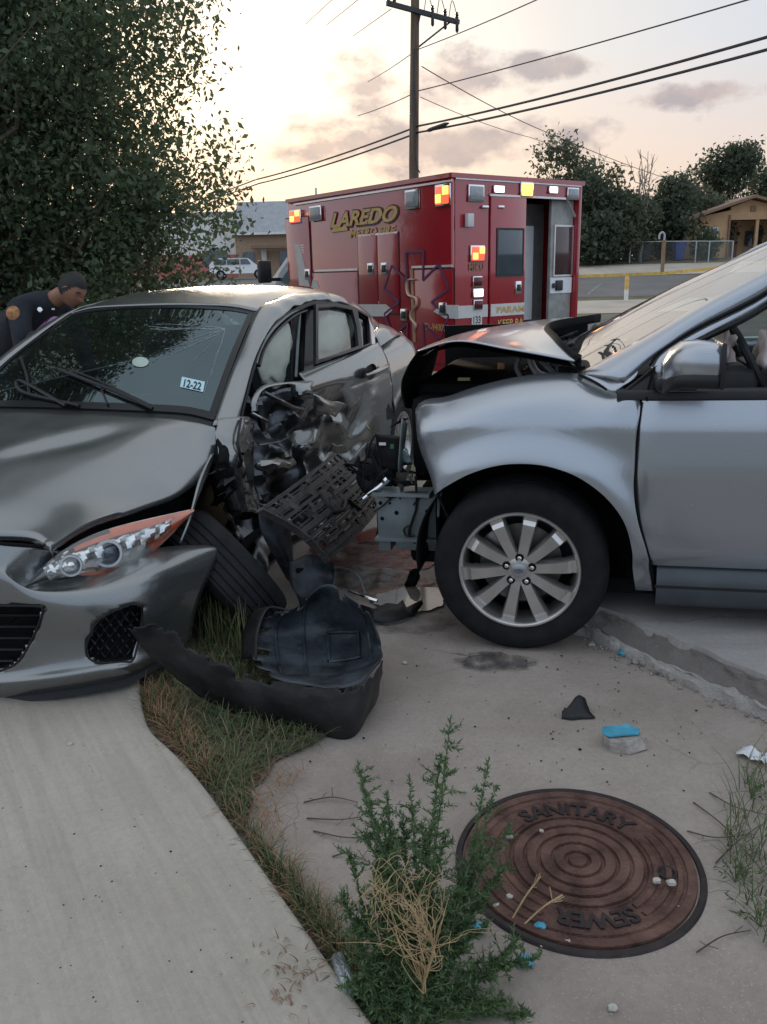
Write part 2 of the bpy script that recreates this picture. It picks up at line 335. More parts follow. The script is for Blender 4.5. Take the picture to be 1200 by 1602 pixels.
# near concrete apron (gutter pan): one sheet, dirty, with hairline cracks and stains
def conc_mat(name,c,c2,stain,scale=1.3,crack=.0,streak=None,bump=.25,spots=.4):
    m=bpy.data.materials.new(name); m.use_nodes=True; nt=m.node_tree; b=nt.nodes['Principled BSDF']; N=nt.nodes.new; L=nt.links.new
    tc=N('ShaderNodeTexCoord'); o=tc.outputs['Object']
    def nz(s,d=8,r=.62,vec=o):
        n=N('ShaderNodeTexNoise'); n.inputs['Scale'].default_value=s; n.inputs['Detail'].default_value=d; n.inputs['Roughness'].default_value=r; L(vec,n.inputs['Vector']); return n.outputs[0]
    def rp(f,a,bb,lo=0.,hi=1.):
        n=N('ShaderNodeMapRange'); L(f,n.inputs[0]); n.inputs[1].default_value=a; n.inputs[2].default_value=bb; n.inputs[3].default_value=lo; n.inputs[4].default_value=hi; return n.outputs[0]
    def mix(f,a,bb):
        n=N('ShaderNodeMix'); n.data_type='RGBA'; L(f,n.inputs[0])
        for s,x in ((n.inputs[6],a),(n.inputs[7],bb)):
            if hasattr(x,'is_output'): L(x,s)
            else: s.default_value=(*x,1)
        return n.outputs[2]
    cc=mix(rp(nz(scale),.35,.68),c,c2)
    cc=mix(rp(nz(scale*.45,5,.55),.48,.72,0,.65),cc,stain)
    cc=mix(rp(nz(55,4,.7),.45,.8,0,.35),cc,tuple(x*.55 for x in c))
    cc=mix(rp(nz(190,2,.5),.62,.72,0,spots),cc,tuple(min(1,x*1.5) for x in c2))
    if streak:
        mp=N('ShaderNodeMapping'); L(o,mp.inputs[0]); mp.inputs['Scale'].default_value=streak
        st=nz(1.0,6,.7,mp.outputs[0]); cc=mix(rp(st,.40,.70,0,.42),cc,tuple(x*.62 for x in c))
    h=nz(120,6,.7)
    if streak:
        ad=N('ShaderNodeMath'); ad.operation='ADD'; L(h,ad.inputs[0]); L(st,ad.inputs[1]); h=ad.outputs[0]
    if crack:
        vo=N('ShaderNodeTexVoronoi'); vo.feature='DISTANCE_TO_EDGE'; vo.inputs['Scale'].default_value=1.15
        wp=N('ShaderNodeVectorMath'); wp.operation='MULTIPLY_ADD'; n9=N('ShaderNodeTexNoise'); n9.inputs['Scale'].default_value=3.0; n9.inputs['Detail'].default_value=6; L(o,n9.inputs['Vector']); L(n9.outputs[1],wp.inputs[0]); wp.inputs[1].default_value=(.45,.45,0); L(o,wp.inputs[2]); L(wp.outputs[0],vo.inputs['Vector'])
        k=rp(vo.outputs[0],.0,.006,crack,0); k2=N('ShaderNodeMath'); k2.operation='MULTIPLY'; L(k,k2.inputs[0]); L(rp(nz(.9,2),.5,.6),k2.inputs[1])
        cc=mix(k2.outputs[0],cc,(.05,.045,.04))
    L(cc,b.inputs['Base Color']); b.inputs['Roughness'].default_value=.88; b.inputs['Specular IOR Level'].default_value=.3
    bp=N('ShaderNodeBump'); bp.inputs['Strength'].default_value=bump; bp.inputs['Distance'].default_value=.006; L(h,bp.inputs['Height']); L(bp.outputs[0],b.inputs['Normal'])
    return m
m_apron=conc_mat('apron_concrete',(.265,.222,.188),(.38,.328,.285),(.135,.105,.086),1.9,crack=.8,bump=.5)
m_slab=conc_mat('slab_concrete',(.375,.335,.28),(.455,.412,.35),(.285,.245,.205),1.1,streak=(30,1.2,1),bump=.35,spots=.2)
m_slab2=conc_mat('side_slab_concrete',(.30,.28,.265),(.40,.375,.355),(.22,.205,.20),1.6,crack=.5,streak=(1.5,9,1),bump=.3)
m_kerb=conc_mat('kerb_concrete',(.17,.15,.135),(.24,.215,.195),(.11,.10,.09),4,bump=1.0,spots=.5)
n=46
G=[[V(-4+9*j/n,-1.5+8.3*i/n,0.006*mnoise.noise(V(j*.35,i*.35,3))+(-.002)+(.0 if i<n-6 else -.03*(i-n+6))) for j in range(n+1)] for i in range(n+1)]
struct(MB().grid(G).build('apron',m_apron,smooth=180))
# left slab: rounded corner, edge runs towards the lower right
ZS=.045
e0=gz(585,1602,ZS); e1=gz(420,1370,ZS); e2=gz(330,1243,ZS); c0=gz(298,1203,ZS); c1=gz(268,1172,ZS); c2=gz(235,1140,ZS); c3=gz(222,1100,ZS); c4=gz(215,1040,ZS)
dirv=(e0-e1).normalized(); far=e0+dirv*1.6
edge=[far,e0,e1,e2,c0,c1,c2,c3,c4]
edge=spline(edge,6)
back=V(-1.15,6.2,ZS); poly=[V(p.x,p.y,ZS) for p in edge]+[back,V(-4.2,6.2,ZS),V(-4.2,-1.3,ZS),V(far.x-.3,-1.3,ZS)]
ang=math.atan2(dirv.x,-dirv.y)   # broom lines run along the edge
Mz=Matrix.Rotation(-ang,4,'Z')
mb=MB(); bm=bmesh.new(); vs=[bm.verts.new(Mz@p) for p in poly]; f=bm.faces.new(vs); 
r_=bmesh.ops.extrude_face_region(bm,geom=[f]); 
for g in r_['geom']:
    if isinstance(g,bmesh.types.BMVert): g.co.z-=.16
bmesh.ops.recalc_face_normals(bm,faces=bm.faces[:])
me=bpy.data.meshes.new('left_slab'); bm.to_mesh(me); bm.free(); me.materials.append(m_slab)
slab=bpy.data.objects.new('left_slab',me); col.objects.link(slab); slab.rotation_euler=(0,0,ang); struct(slab)
md=slab.modifiers.new('bevel','BEVEL'); md.width=.012; md.segments=3; md.limit_method='ANGLE'
# right slab, raised a step above the apron
ZR=.125
t0=gz(1290,1100,ZR); t1=gz(1200,1060,ZR); t2=gz(1075,1005,ZR); t3=gz(945,952,ZR); t4=gz(880,925,ZR); t5=t4+V(.1,.6,0)
te=spline([t0+(t0-t1)*3,t0,t1,t2,t3,t4,t5],12)
rr=random.Random(3)
def crumb(p,a,s): return V(mnoise.noise(p*s)*a,mnoise.noise(p*s+V(9,2,1))*a,mnoise.noise(p*s+V(3,7,5))*a*.7)
topedge=[p+V(crumb(p,.022,9).x,crumb(p,.022,9).y,0) for p in te]
poly=[V(p.x,p.y,ZR) for p in topedge]+[V(1.6,7.2,ZR),V(6,7.2,ZR),V(6,0,ZR)]
bm=bmesh.new(); vs=[bm.verts.new(p) for p in poly]; f=bm.faces.new(vs); r_=bmesh.ops.extrude_face_region(bm,geom=[f])
for g in r_['geom']:
    if isinstance(g,bmesh.types.BMVert): g.co.z-=.2
bmesh.ops.recalc_face_normals(bm,faces=bm.faces[:])
me=bpy.data.meshes.new('right_slab'); bm.to_mesh(me); bm.free(); me.materials.append(m_slab2); o=bpy.data.objects.new('right_slab',me); col.objects.link(o); struct(o)
# battered kerb along its edge
b0=gz(1200,1128,.0); b1=gz(1060,1068,.0); b2=gz(930,1003,.0); b3=gz(860,968,0)
be=spline([b0+(b0-b1)*3,b0+(b0-b1),b0,b1,b2,b3,b3+V(.1,.6,0)],12)
G=[]
for i,p in enumerate(te):
    q=be[min(i,len(be)-1)]; dq=(q-p); dq.z=0; row=[]
    for k,(t,z) in enumerate([(-.02,ZR-.055),(.0,ZR-.018),(.06,ZR-.028),(.22,.078),(.5,.052),(.72,.040),(.86,.042),(.95,.025),(1.02,-.02)]):
        w=p+dq*t; w.z=z; a=.016 if 1<=k<=3 else .02 if k>=5 else .006
        row.append(w+crumb(w*1.0+V(0,0,k*.7),a,16)+crumb(w+V(5,5,k),a*.5,38))
    G.append(row)
G2=surf(G,2,3)
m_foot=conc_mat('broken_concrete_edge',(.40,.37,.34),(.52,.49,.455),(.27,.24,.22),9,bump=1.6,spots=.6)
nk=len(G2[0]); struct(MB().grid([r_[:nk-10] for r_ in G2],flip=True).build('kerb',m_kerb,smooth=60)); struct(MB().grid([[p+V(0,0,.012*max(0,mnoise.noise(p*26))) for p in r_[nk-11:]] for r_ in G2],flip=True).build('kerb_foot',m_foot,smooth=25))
# stains and fluids: thin sheets lying on the apron
def blotch(name,cx,cy,rx,ry,rot,mat,z,seed,n=48,rag=.35):
    P=[]
    for i in range(n):
        a=2*math.pi*i/n; k=1+rag*mnoise.noise(V(math.cos(a)*1.3,math.sin(a)*1.3,seed))+rag*.5*mnoise.noise(V(math.cos(a)*4,math.sin(a)*4,seed+3))
        x,y=rx*k*math.cos(a),ry*k*math.sin(a); P.append(V(cx+x*math.cos(rot)-y*math.sin(rot),cy+x*math.sin(rot)+y*math.cos(rot),z))
    return MB().add([V(cx,cy,z)]+P,[(0,i+1,(i+1)%n+1) for i in range(n)]).build(name,mat,smooth=0)
def fadestain(name,c,alpha,rough=.6,scale=6):
    m=pm(name,c,rough,var=.3,scale=scale); nt=m.node_tree; b=nt.nodes['Principled BSDF']
    tc=nt.nodes.new('ShaderNodeTexCoord'); n=nt.nodes.new('ShaderNodeTexNoise'); n.inputs['Scale'].default_value=scale*1.7; n.inputs['Detail'].default_value=8; n.inputs['Roughness'].default_value=.7; nt.links.new(tc.outputs['Object'],n.inputs['Vector'])
    r=nt.nodes.new('ShaderNodeMapRange'); nt.links.new(n.outputs[0],r.inputs[0]); r.inputs[1].default_value=.38; r.inputs[2].default_value=.58; r.inputs[3].default_value=0; r.inputs[4].default_value=alpha; nt.links.new(r.outputs[0],b.inputs['Alpha']); return m
p=gz(775,1038); struct(blotch('scuff_stain',p.x,p.y,.16,.075,-.15,fadestain('rubber_scuff',(.045,.045,.048),.75,.7,9),.009,2))
p=gz(590,862); struct(blotch('red_fluid_stain',p.x,p.y,.46,.36,.2,fadestain('red_fluid',(.15,.022,.010),1.0,.3,4),.008,5))
p=gz(610,915); struct(blotch('rust_fluid_stain',p.x,p.y,.20,.20,.5,fadestain('rusty_fluid',(.14,.05,.03),.8,.3,7),.0095,8))
p=gz(640,940); struct(blotch('coolant_puddle',p.x,p.y,.17,.16,.3,pm('coolant',(.20,.17,.14),.06,var=.25,scale=7,spec=.8),.012,11))
p=gz(560,905); struct(blotch('wet_patch',p.x,p.y,.22,.16,-.2,fadestain('wet_concrete',(.10,.085,.07),.8,.12,5),.0105,14))
p=gz(600,975); struct(blotch('damp_patch',p.x,p.y,.32,.11,-.1,fadestain('damp_concrete',(.10,.09,.085),.55,.4,6),.0088,16))

# ================================================================ background: pole, wires
m_wood=pm('pole_wood',(.14,.095,.065),.9,var=.35,scale=3,stretch=(6,6,.4),bump=.5,bscale=20)
m_dark=pm('dark_metal',(.035,.037,.04),.5,metal=.3,var=.2)
m_grey=pm('grey_metal',(.30,.31,.32),.45,metal=.7,var=.15)
m_cer=pm('dark_ceramic',(.05,.035,.03),.25,var=.2)
pole=thing('utility_pole','tall brown wooden utility pole with crossarm behind the ambulance','utility pole',loc=(0,0,0))
pole.location=(1.24,28,gh(1.24,28)); PO=Vector(pole.location)
top=atY(650,-70,28)-PO
MB().tube([V(0,0,-.2),V(-.02,0,5),V(top.x,0,top.z)],[.17,.15,.12],12).build('shaft',m_wood,pole)
xa=V(.47,27.35,9.08)-PO; xb=V(2.68,28.55,8.84)-PO
MB().bar(xa,xb,.10,.13).build('crossarm',m_dark,pole)
MB().bar(xa*.55+xb*.45+V(0,0,-.05),V(-.02,0,8.2)+V(.0,0,.0),.03,.05).bar(xa*.1+xb*.9,V(.0,0,8.15),.03,.05).build('brace',m_dark,pole)
for t in (.02,.10,.62,.80,.97):
    b=xa+(xb-xa)*t; MB().lathe([(.0,.0),(.05,.0),(.06,.06),(.035,.08),(.065,.12),(.035,.15),(.05,.19),(0,.21)],10,b+V(0,0,.06)).build('insulator',m_cer,pole)
for t in (.62,.80,.97):
    b=xa+(xb-xa)*t; MB().lathe([(0,0),(.045,0),(.05,-.25),(.02,-.3),(0,-.3)],8,b+V(0,-.08,-.02)).build('cutout_fuse',m_dark,pole)
    MB().tube(spline([b+V(0,0,.2),b+V(-.15,-.1,.55),b+V(-.25,-.05,.1)],6),.012,5).build('jumper_wire',m_dark,pole)
MB().tube(spline([V(.02,-.16,8.2),V(.03,-.17,6.2),V(.05,-.17,5.0),V(.16,-.2,4.7)],6),.02,5).build('down_lead',m_dark,pole)
MB().lathe([(0,0),(.17,0),(.175,.6),(0,.62)],12,V(0,0,3.4)).build('guard_sleeve',m_wood,pole)
def wire(label,pts,r,sag=.0):
    P=[]
    for a,b in zip(pts[:-1],pts[1:]):
        for k in range(12):
            t=k/12; q=a.lerp(b,t); q.z-=4*sag*t*(1-t); P.append(q)
    P.append(pts[-1]); o=P[0].copy()
    ob=MB().tube([q-o for q in P],r,5).build('power_line',m_dark); ob.location=o
    return tag(ob,label,'power line','overhead lines on the utility pole')
wire('upper of the two thick cables crossing low over the ambulance',[atY(1330,20,15),atY(655,197,27.8),atY(400,281,40),atY(250,330,70)],.03,.10)
wire('lower of the two thick cables with a splice beside the pole',[atY(1330,42,15),atY(655,207,27.8),atY(405,287,40),atY(250,334,70)],.03,.10)
wire('single line from the top right corner down to the pole',[atY(1290,-36,15.5),atY(655,142,28),atY(560,181,36)],.016,.05)
wire('thin line rising from pole to the top edge left of the long one',[atY(900,-28,20),atY(652,78,28),atY(575,128,36)],.014,.04)
wire('service line slanting from pole down behind the background trees',[atY(660,104,28),atY(870,213,40),atY(1085,292,54)],.016,.12)
wire('thin lower service line slanting down right from the pole',[atY(658,152,28),atY(830,215,40),atY(990,262,52)],.012,.1)
wire('leftmost short line at the top edge of the sky',[atY(600,-75,24),atY(478,38,36)],.012)
wire('second short line at the top edge left of crossarm',[atY(640,-65,24),atY(510,40,36)],.012)
wire('short line leaving the left end of the crossarm',[atY(612,14,27.6),atY(553,56,34)],.012)
sp=atY(684,199,26.5); ob=MB().tube([V(-.3,.45,-.03),V(-.2,.3,-.02),V(.2,-.3,.02),V(.3,-.45,.03)],[.02,.06,.06,.02],8).build('cable_splice',m_dark); ob.location=sp; tag(ob,'small dark splice sleeve on the thick cable right of pole','cable splice')

# ================================================================ trees
def leafmat(name,c,c2,trans=.35):
    m=bpy.data.materials.new(name); m.use_nodes=True; nt=m.node_tree; nt.nodes.clear(); N=nt.nodes.new; L=nt.links.new
    o=N('ShaderNodeOutputMaterial'); g=N('ShaderNodeNewGeometry'); r=N('ShaderNodeValToRGB'); L(g.outputs['Random Per Island'],r.inputs[0])
    e=r.color_ramp.elements; e[0].color=(*c,1); e[1].color=(*c2,1); e[0].position=.1; e[1].position=.95
    p=N('ShaderNodeBsdfPrincipled'); L(r.outputs[0],p.inputs['Base Color']); p.inputs['Roughness'].default_value=.55; p.inputs['Specular IOR Level'].default_value=.35
    t=N('ShaderNodeBsdfTranslucent'); L(r.outputs[0],t.inputs[0]); mx=N('ShaderNodeMixShader'); mx.inputs[0].default_value=trans; L(p.outputs[0],mx.inputs[1]); L(t.outputs[0],mx.inputs[2]); L(mx.outputs[0],o.inputs[0]); MATS[name]=m; return m
def leaves(name,C,per,spread,ll,lw,mat,parent,rg,droop=.3):
    """C: clump centres (n,3); leaves are folded rhombs scattered round them"""
    n=len(C)*per; cen=np.repeat(C,per,0)+rg.normal(0,1,(n,3))*np.array(spread)
    d=rg.normal(0,1,(n,3)); d[:,2]-=droop; d/=np.linalg.norm(d,axis=1)[:,None]
    q=rg.normal(0,1,(n,3)); w=np.cross(d,q); w/=np.linalg.norm(w,axis=1)[:,None]; nn=np.cross(d,w)
    s=rg.uniform(.45,1.4,(n,1)); L_=d*ll*s; W_=w*lw*s*.5*rg.uniform(.7,1.25,(n,1)); 
    v=np.stack([cen-L_*.5,cen-L_*.05+W_+nn*lw*.18,cen+L_*.5,cen-L_*.05-W_+nn*lw*.18],1).reshape(-1,3)
    b=np.arange(n)[:,None]*4; f=np.concatenate([b+np.array([[0,1,2]]),b+np.array([[0,2,3]])],0)
    return npmesh(name,v,f,mat,parent)
def in_lobes(lobes,n,rg,shell=.35,minr=0.0):
    out=[]; vol=np.array([a[3]*a[4]*a[5] for a in lobes]); pr=vol/vol.sum()
    for k in rg.choice(len(lobes),n,p=pr):
        c=lobes[k]; d=rg.normal(0,1,3); d/=np.linalg.norm(d); r=max(minr,rg.uniform(0,1)**shell); out.append([c[0]+d[0]*c[3]*r,c[1]+d[1]*c[4]*r,c[2]+d[2]*c[5]*r])
    return np.array(out)
def limb(mb,a,b,r0,r1,rg,wob=.12,n=6):
    P=[];R_=[]
    for i in range(n+1):
        t=i/n; p=a.lerp(b,t)+Vector(rg.normal(0,1,3))*(wob*math.sin(math.pi*t)*(b-a).length*.25); P.append(p); R_.append(r0+(r1-r0)*t)
    mb.tube(P,R_,6); return P
m_leaf=leafmat('broad_leaves',(.065,.095,.055),(.14,.18,.095),.5)
m_leaf2=leafmat('grey_green_leaves',(.075,.095,.062),(.15,.165,.10),.45)
m_leaf3=leafmat('dark_leaves',(.05,.07,.048),(.105,.13,.078),.45)
m_bark=pm('bark',(.10,.08,.06),.95,var=.35,scale=5,bump=.8,bscale=25)
def tree(name,label,cat,base,lobes,nclump,per,spread,ll,lw,mat,seed,nl=14,tr=.16,shell=.4,group=None,th=1.2,bare=0):
    rg=np.random.default_rng(seed); base=V(*base); t=thing(name,label,cat,loc=base,group=group)
    L0=[(a[0]-base.x,a[1]-base.y,a[2]-base.z,a[3],a[4],a[5]) for a in lobes]; C=in_lobes(L0,nclump,rg,shell)
    mb=MB(); fork=V(rg.normal(0,.1),rg.normal(0,.1),th); limb(mb,V(0,0,-.15),fork,tr,tr*.75,rg,.1)
    for i in range(nl):
        e=Vector(C[rg.integers(len(C))]); P=limb(mb,fork+V(0,0,rg.uniform(-.3,.2)*th*.3),e,tr*.45,.012,rg,.25)
        for k in range(3):
            q=P[rg.integers(2,6)]; e2=e+Vector(rg.normal(0,1,3))*np.mean([l[3] for l in L0])*.3; limb(mb,q,e2,tr*.12,.005,rg,.3,4)
    mb.build('trunk',m_bark,t)
    for i in range(bare):
        pass
    leaves('crown',C,per,spread,ll,lw,mat,t,rg)
    return t
# big tree at left, limbs hanging towards the road
lobes=[(-5.0,9.3,2.3,2.9,2.2,3.6),(-3.6,9.0,3.9,2.2,1.7,2.0),(-3.1,8.8,1.7,1.35,1.3,1.15),(-2.15,8.6,2.35,1.15,1.0,.55),(-2.6,8.7,3.3,1.15,1.0,.8),(-2.4,8.5,1.35,.75,.9,.8),(-2.0,8.7,2.9,.5,.6,.35),(-1.45,8.6,2.45,.5,.4,.22),(-1.95,8.6,1.85,.65,.6,.5)]
high=[(-5.6,8.8,6.6,2.5,2.2,2.0)]
big=tree('broadleaf_tree','large leafy green tree behind the gray sedan and police officer','tree',(-4.5,9.2,gh(-4.5,9.2)),lobes,1700,100,(.18,.18,.14),.068,.035,m_leaf,11,nl=75,tr=.17,shell=.5,th=1.0)
rg=np.random.default_rng(12); leaves('upper_crown',in_lobes([(a[0]+4.5,a[1]-9.2,a[2]-big.location.z,a[3],a[4],a[5]) for a in high],420,rg,.5),70,(.24,.24,.2),.13,.075,m_leaf,big,rg)
# ================================================================ far trees, house, fence and other background things
def far_tree(name,label,px,pyt,Y,wid,seed,mat,per=46,ncl=150,pyb=None,group='trees behind the far fence',sh=.55,dense=1.0):
    t=atY(px,pyt,Y); zb=gh(t.x,Y); h=t.z-zb; rg=np.random.default_rng(seed)
    lob=[]
    for i in range(7):
        lob.append((t.x+rg.uniform(-.55,.55)*wid,Y+rg.uniform(-.5,.5)*wid,zb+h*rg.uniform(.22,.80),wid*rg.uniform(.35,.6),wid*.5,h*rg.uniform(.14,.24)))
    lob.append((t.x,Y,zb+h*.84,wid*.3,wid*.3,h*.16))
    return tree(name,label,'tree',(t.x,Y,zb),lob,int(ncl*dense),per,(.35,.35,.28),.30,.17,mat,seed,nl=16,tr=.16,shell=sh,group=group,th=h*.25)
far_tree('far_tree','tall loose tree just right of ambulance roof with feathery top',893,212,55,2.6,21,m_leaf2,per=30,ncl=170)
far_tree('far_tree','low dense shrubby tree beside the ambulance right edge',925,285,53,2.6,22,m_leaf3,ncl=220)
far_tree('far_tree','grey-green spiky tree between feathery tree and bare branches',963,246,56,2.0,23,m_leaf2,per=30,ncl=120)
far_tree('far_tree','rounded dark green tree in the middle of the far treeline',1040,272,57,2.9,24,m_leaf3,ncl=240)
far_tree('far_tree','low green thicket below the bare branches behind fence',990,300,55,3.2,25,m_leaf2,ncl=260)
far_tree('far_tree','green tree left of the tan house roof',1085,295,60,2.8,27,m_leaf2,ncl=200)
far_tree('far_tree','tallest dark round tree behind the tan house',1160,212,66,3.6,26,m_leaf3,ncl=330)
far_tree('far_tree','dark tree at the right picture edge behind house roof',1225,250,70,3.4,28,m_leaf3,ncl=220)
far_tree('far_tree','dark scrub closing the gap left of the tan house',1055,330,61,3.4,29,m_leaf3,ncl=240)
def bare_tree(label,px,pyt,Y,seed,spread=1.2,n=26):
    t=atY(px,pyt,Y); zb=gh(t.x,Y); h=t.z-zb; rg=np.random.default_rng(seed); o=thing('bare_tree',label,'tree',loc=(t.x,Y,zb),group='leafless trees in the far treeline')
    mb=MB(); f=V(0,0,h*.45); limb(mb,V(0,0,-.1),f,.11,.07,rg)
    for i in range(n//3):
        a=rg.uniform(0,6.28); e=V(math.cos(a)*spread*rg.uniform(.3,1),math.sin(a)*spread*.6,h*rg.uniform(.72,1.0)); P=limb(mb,f+V(0,0,rg.uniform(-.1,.1)*h),e,.05,.014,rg,.2)
        for k in range(3):
            q=P[rg.integers(2,6)]; limb(mb,q,q+V(rg.normal(0,.45),rg.normal(0,.3),rg.uniform(.3,1.1)),.022,.008,rg,.2,4)
    mb.build('branches',pm('pale_bark',(.22,.19,.16),.95,var=.3,scale=6),o)
bare_tree('bare pale branches sticking up above the middle treeline',1012,232,54,31)
bare_tree('bare twiggy branches beside the feathery tree top',925,212,56,32,1.6)
bare_tree('single thin bare trunk left of the tallest dark tree',1078,248,60,33,.5,12)
# low scrub mass closing the view below the crowns
rg=np.random.default_rng(40); C=np.stack([rg.uniform(8.5,27,900),rg.uniform(57,64,900),rg.uniform(1.9,5.0,900)],1); C=C[(C[:,0]<19)|(C[:,1]>61.5)]
o=leaves('scrub',C,26,(.4,.5,.35),.30,.17,m_leaf3,None,rg); o['kind']='stuff'; o['label']='tangled dark scrub behind the chain-link fence'; o['category']='scrub'
rg=np.random.default_rng(41); C=np.stack([rg.uniform(-40,-20,500),rg.uniform(92,100,500),rg.uniform(1.5,6,500)],1)
o=leaves('far_hedge',C,24,(.6,.6,.5),.5,.28,m_leaf3,None,rg); o['kind']='stuff'; o['label']='dark hedge far beyond the rear car park'; o['category']='hedge'
# ---- tan house with low gable
m_stuc=pm('tan_stucco',(.50,.31,.17),.9,var=.10,scale=2,bump=.2)
m_trim=pm('brown_trim',(.22,.13,.085),.7,var=.2)
m_roof=pm('brown_shingle',(.26,.17,.12),.9,var=.25,scale=3,bump=.4,bscale=12)
m_dkglass=pm('dark_window_glass',(.05,.07,.085),.08,var=.3,scale=2,spec=.8)
HX0,HX1,HR,HY,HZ,HE,HT=19.7,28.4,23.8,56,1.95,4.35,5.62
house=thing('tan_house','tan stucco house with low gable roof and dark porch','house',loc=(HX0,HY,HZ))
def hw(x,y,z): return V(x-HX0,y-HY,z-HZ)
mb=MB(); mb.prism([hw(HX0,HY,HZ-.3),hw(22.6,HY,HZ-.3),hw(22.6,HY,HE+.55),hw(HX0,HY,HE-.0)],(0,9,0)); mb.build('wall',m_stuc,house,smooth=0)
mb=MB(); mb.prism([hw(26.2,HY,HZ-.3),hw(HX1,HY,HZ-.3),hw(HX1,HY,HE),hw(26.2,HY,HE+.6)],(0,9,0)); mb.build('wall',m_stuc,house,smooth=0)
mb=MB(); mb.prism([hw(22.6,HY-.004,HE-.05),hw(26.2,HY-.004,HE-.05),hw(26.2,HY-.004,HE+.6),hw(HR,HY-.004,HT-.12),hw(22.6,HY-.004,HE+.72)],(0,.3,0)); mb.build('gable',m_stuc,house,smooth=0)
MB().prism([hw(22.6,HY+2.2,HZ-.3),hw(26.2,HY+2.2,HZ-.3),hw(26.2,HY+2.2,HE),hw(22.6,HY+2.2,HE)],(0,.2,0)).build('porch_wall',m_stuc,house,smooth=0)
mb=MB(); 
for x0,z0,x1,z1 in ((HX0-.55,HE-.17,HR,HT),(HR,HT,HX1+.55,HE-.12)):
    mb.prism([hw(x0,HY-.7,z0),hw(x1,HY-.7,z1),hw(x1,HY-.7,z1+.12),hw(x0,HY-.7,z0+.12)],(0,10.2,0))
rf=mb.build('roof',m_roof,house,smooth=0)
mb=MB()
for x0,z0,x1,z1 in ((HX0-.58,HE-.24,HR,HT-.05),(HR,HT-.05,HX1+.58,HE-.19)):
    mb.prism([hw(x0,HY-.74,z0),hw(x1,HY-.74,z1),hw(x1,HY-.74,z1+.17),hw(x0,HY-.74,z0+.17)],(0,.036,0))
mb.build('fascia_board',m_trim,rf,smooth=0)
MB().box(hw(22.55,HY-.06,3.3),(.12,.1,2.6)).build('downpipe',m_trim,house,smooth=0)
MB().box(hw(24.0,HY-.03,4.95),(.35,.06,.35)).build('gable_vent',m_trim,house,smooth=0)
for x,z,w,h in ((21.35,3.35,.95,1.0),):
    wn=MB().box(hw(x,HY-.02,z),(w,.05,h)).build('window',m_dkglass,house,smooth=0)
    MB().box(hw(x,HY-.05,z),(.05,.06,h)).box(hw(x,HY-.05,z+h/2),(w+.12,.06,.07)).box(hw(x,HY-.05,z-h/2),(w+.12,.06,.07)).box(hw(x-w/2,HY-.05,z),(.07,.06,h)).box(hw(x+w/2,HY-.05,z),(.07,.06,h)).build('frame',m_white,wn,smooth=0)
MB().box(hw(23.6,HY+2.16,2.95),(.95,.06,2.05)).build('door',m_trim,house,smooth=0)
wn=MB().box(hw(25.1,HY+2.17,3.2),(1.1,.05,1.0)).build('window',m_dkglass,house,smooth=0); MB().box(hw(25.1,HY+2.12,3.2),(.05,.05,1.0)).build('frame',m_white,wn,smooth=0)
MB().box(hw(24.4,HY+.12,3.1),(.18,.18,2.6)).build('porch_post',m_stuc,house,smooth=0)
MB().box(hw(24.4,HY+1.0,1.9),(3.6,2.2,.22)).build('porch_step',m_conc_far,house,smooth=0)
p=atY(1104,368,54.6); tree('yard_bush','round green bush at the corner of the tan house','bush',(p.x,54.6,gh(p.x,54.6)),[(p.x,54.6,2.7,.8,.7,.9)],60,30,(.2,.2,.18),.2,.12,m_leaf,51,nl=5,tr=.05,th=.4,group=None)
p=atY(1186,378,57.2); tree('porch_plant','dark potted plant hanging in the porch of the house','plant',(p.x,57.2,gh(p.x,57)),[(p.x,57.2,3.3,.35,.35,.7)],26,26,(.12,.12,.14),.16,.09,m_leaf3,52,nl=4,tr=.03,th=.3)
# ---- chain-link fence
m_galv=pm('galvanised_steel',(.40,.42,.42),.45,metal=.6,var=.15)
fence=thing('chain_link_fence','grey chain-link fence in front of the far trees and house','fence',loc=(13,53.6,gh(13,53.6))); FO=Vector(fence.location)
fp=[(10.6,54.0),(13.45,53.9),(15.6,53.6),(17.45,53.2),(19.3,52.6),(19.95,52.2),(21.2,51.8)]
tops=[]
for x,y in fp:
    z=gh(x,y); b=V(x,y,z)-FO; t=b+V(0,0,1.25); tops.append((b,t)); MB().tube([b-V(0,0,.1),t],.045,8).build('post',m_galv,fence)
for (b0,t0_),(b1_,t1_) in zip(tops[:-1],tops[1:]):
    MB().tube([t0_,t1_],.03,6).build('top_rail',m_galv,fence)
    mb=MB(); Ln=(b1_-b0).length; k=int(Ln/.16)
    for i in range(-8,k):
        for s in (0,1):
            u0,u1=i*.16,i*.16+1.22; z0,z1=(.03,1.22) if s==0 else (1.22,.03)
            a0=max(0,u0); a1=min(Ln,u1)
            if a1<=a0: continue
            za=z0+(z1-z0)*(a0-u0)/1.22; zb=z0+(z1-z0)*(a1-u0)/1.22
            mb.tube([b0.lerp(b1_,a0/Ln)+V(0,0,za),b0.lerp(b1_,a1/Ln)+V(0,0,zb)],.006,3,cap=False)
    mb.build('wire_mesh',m_galv,fence,smooth=0)
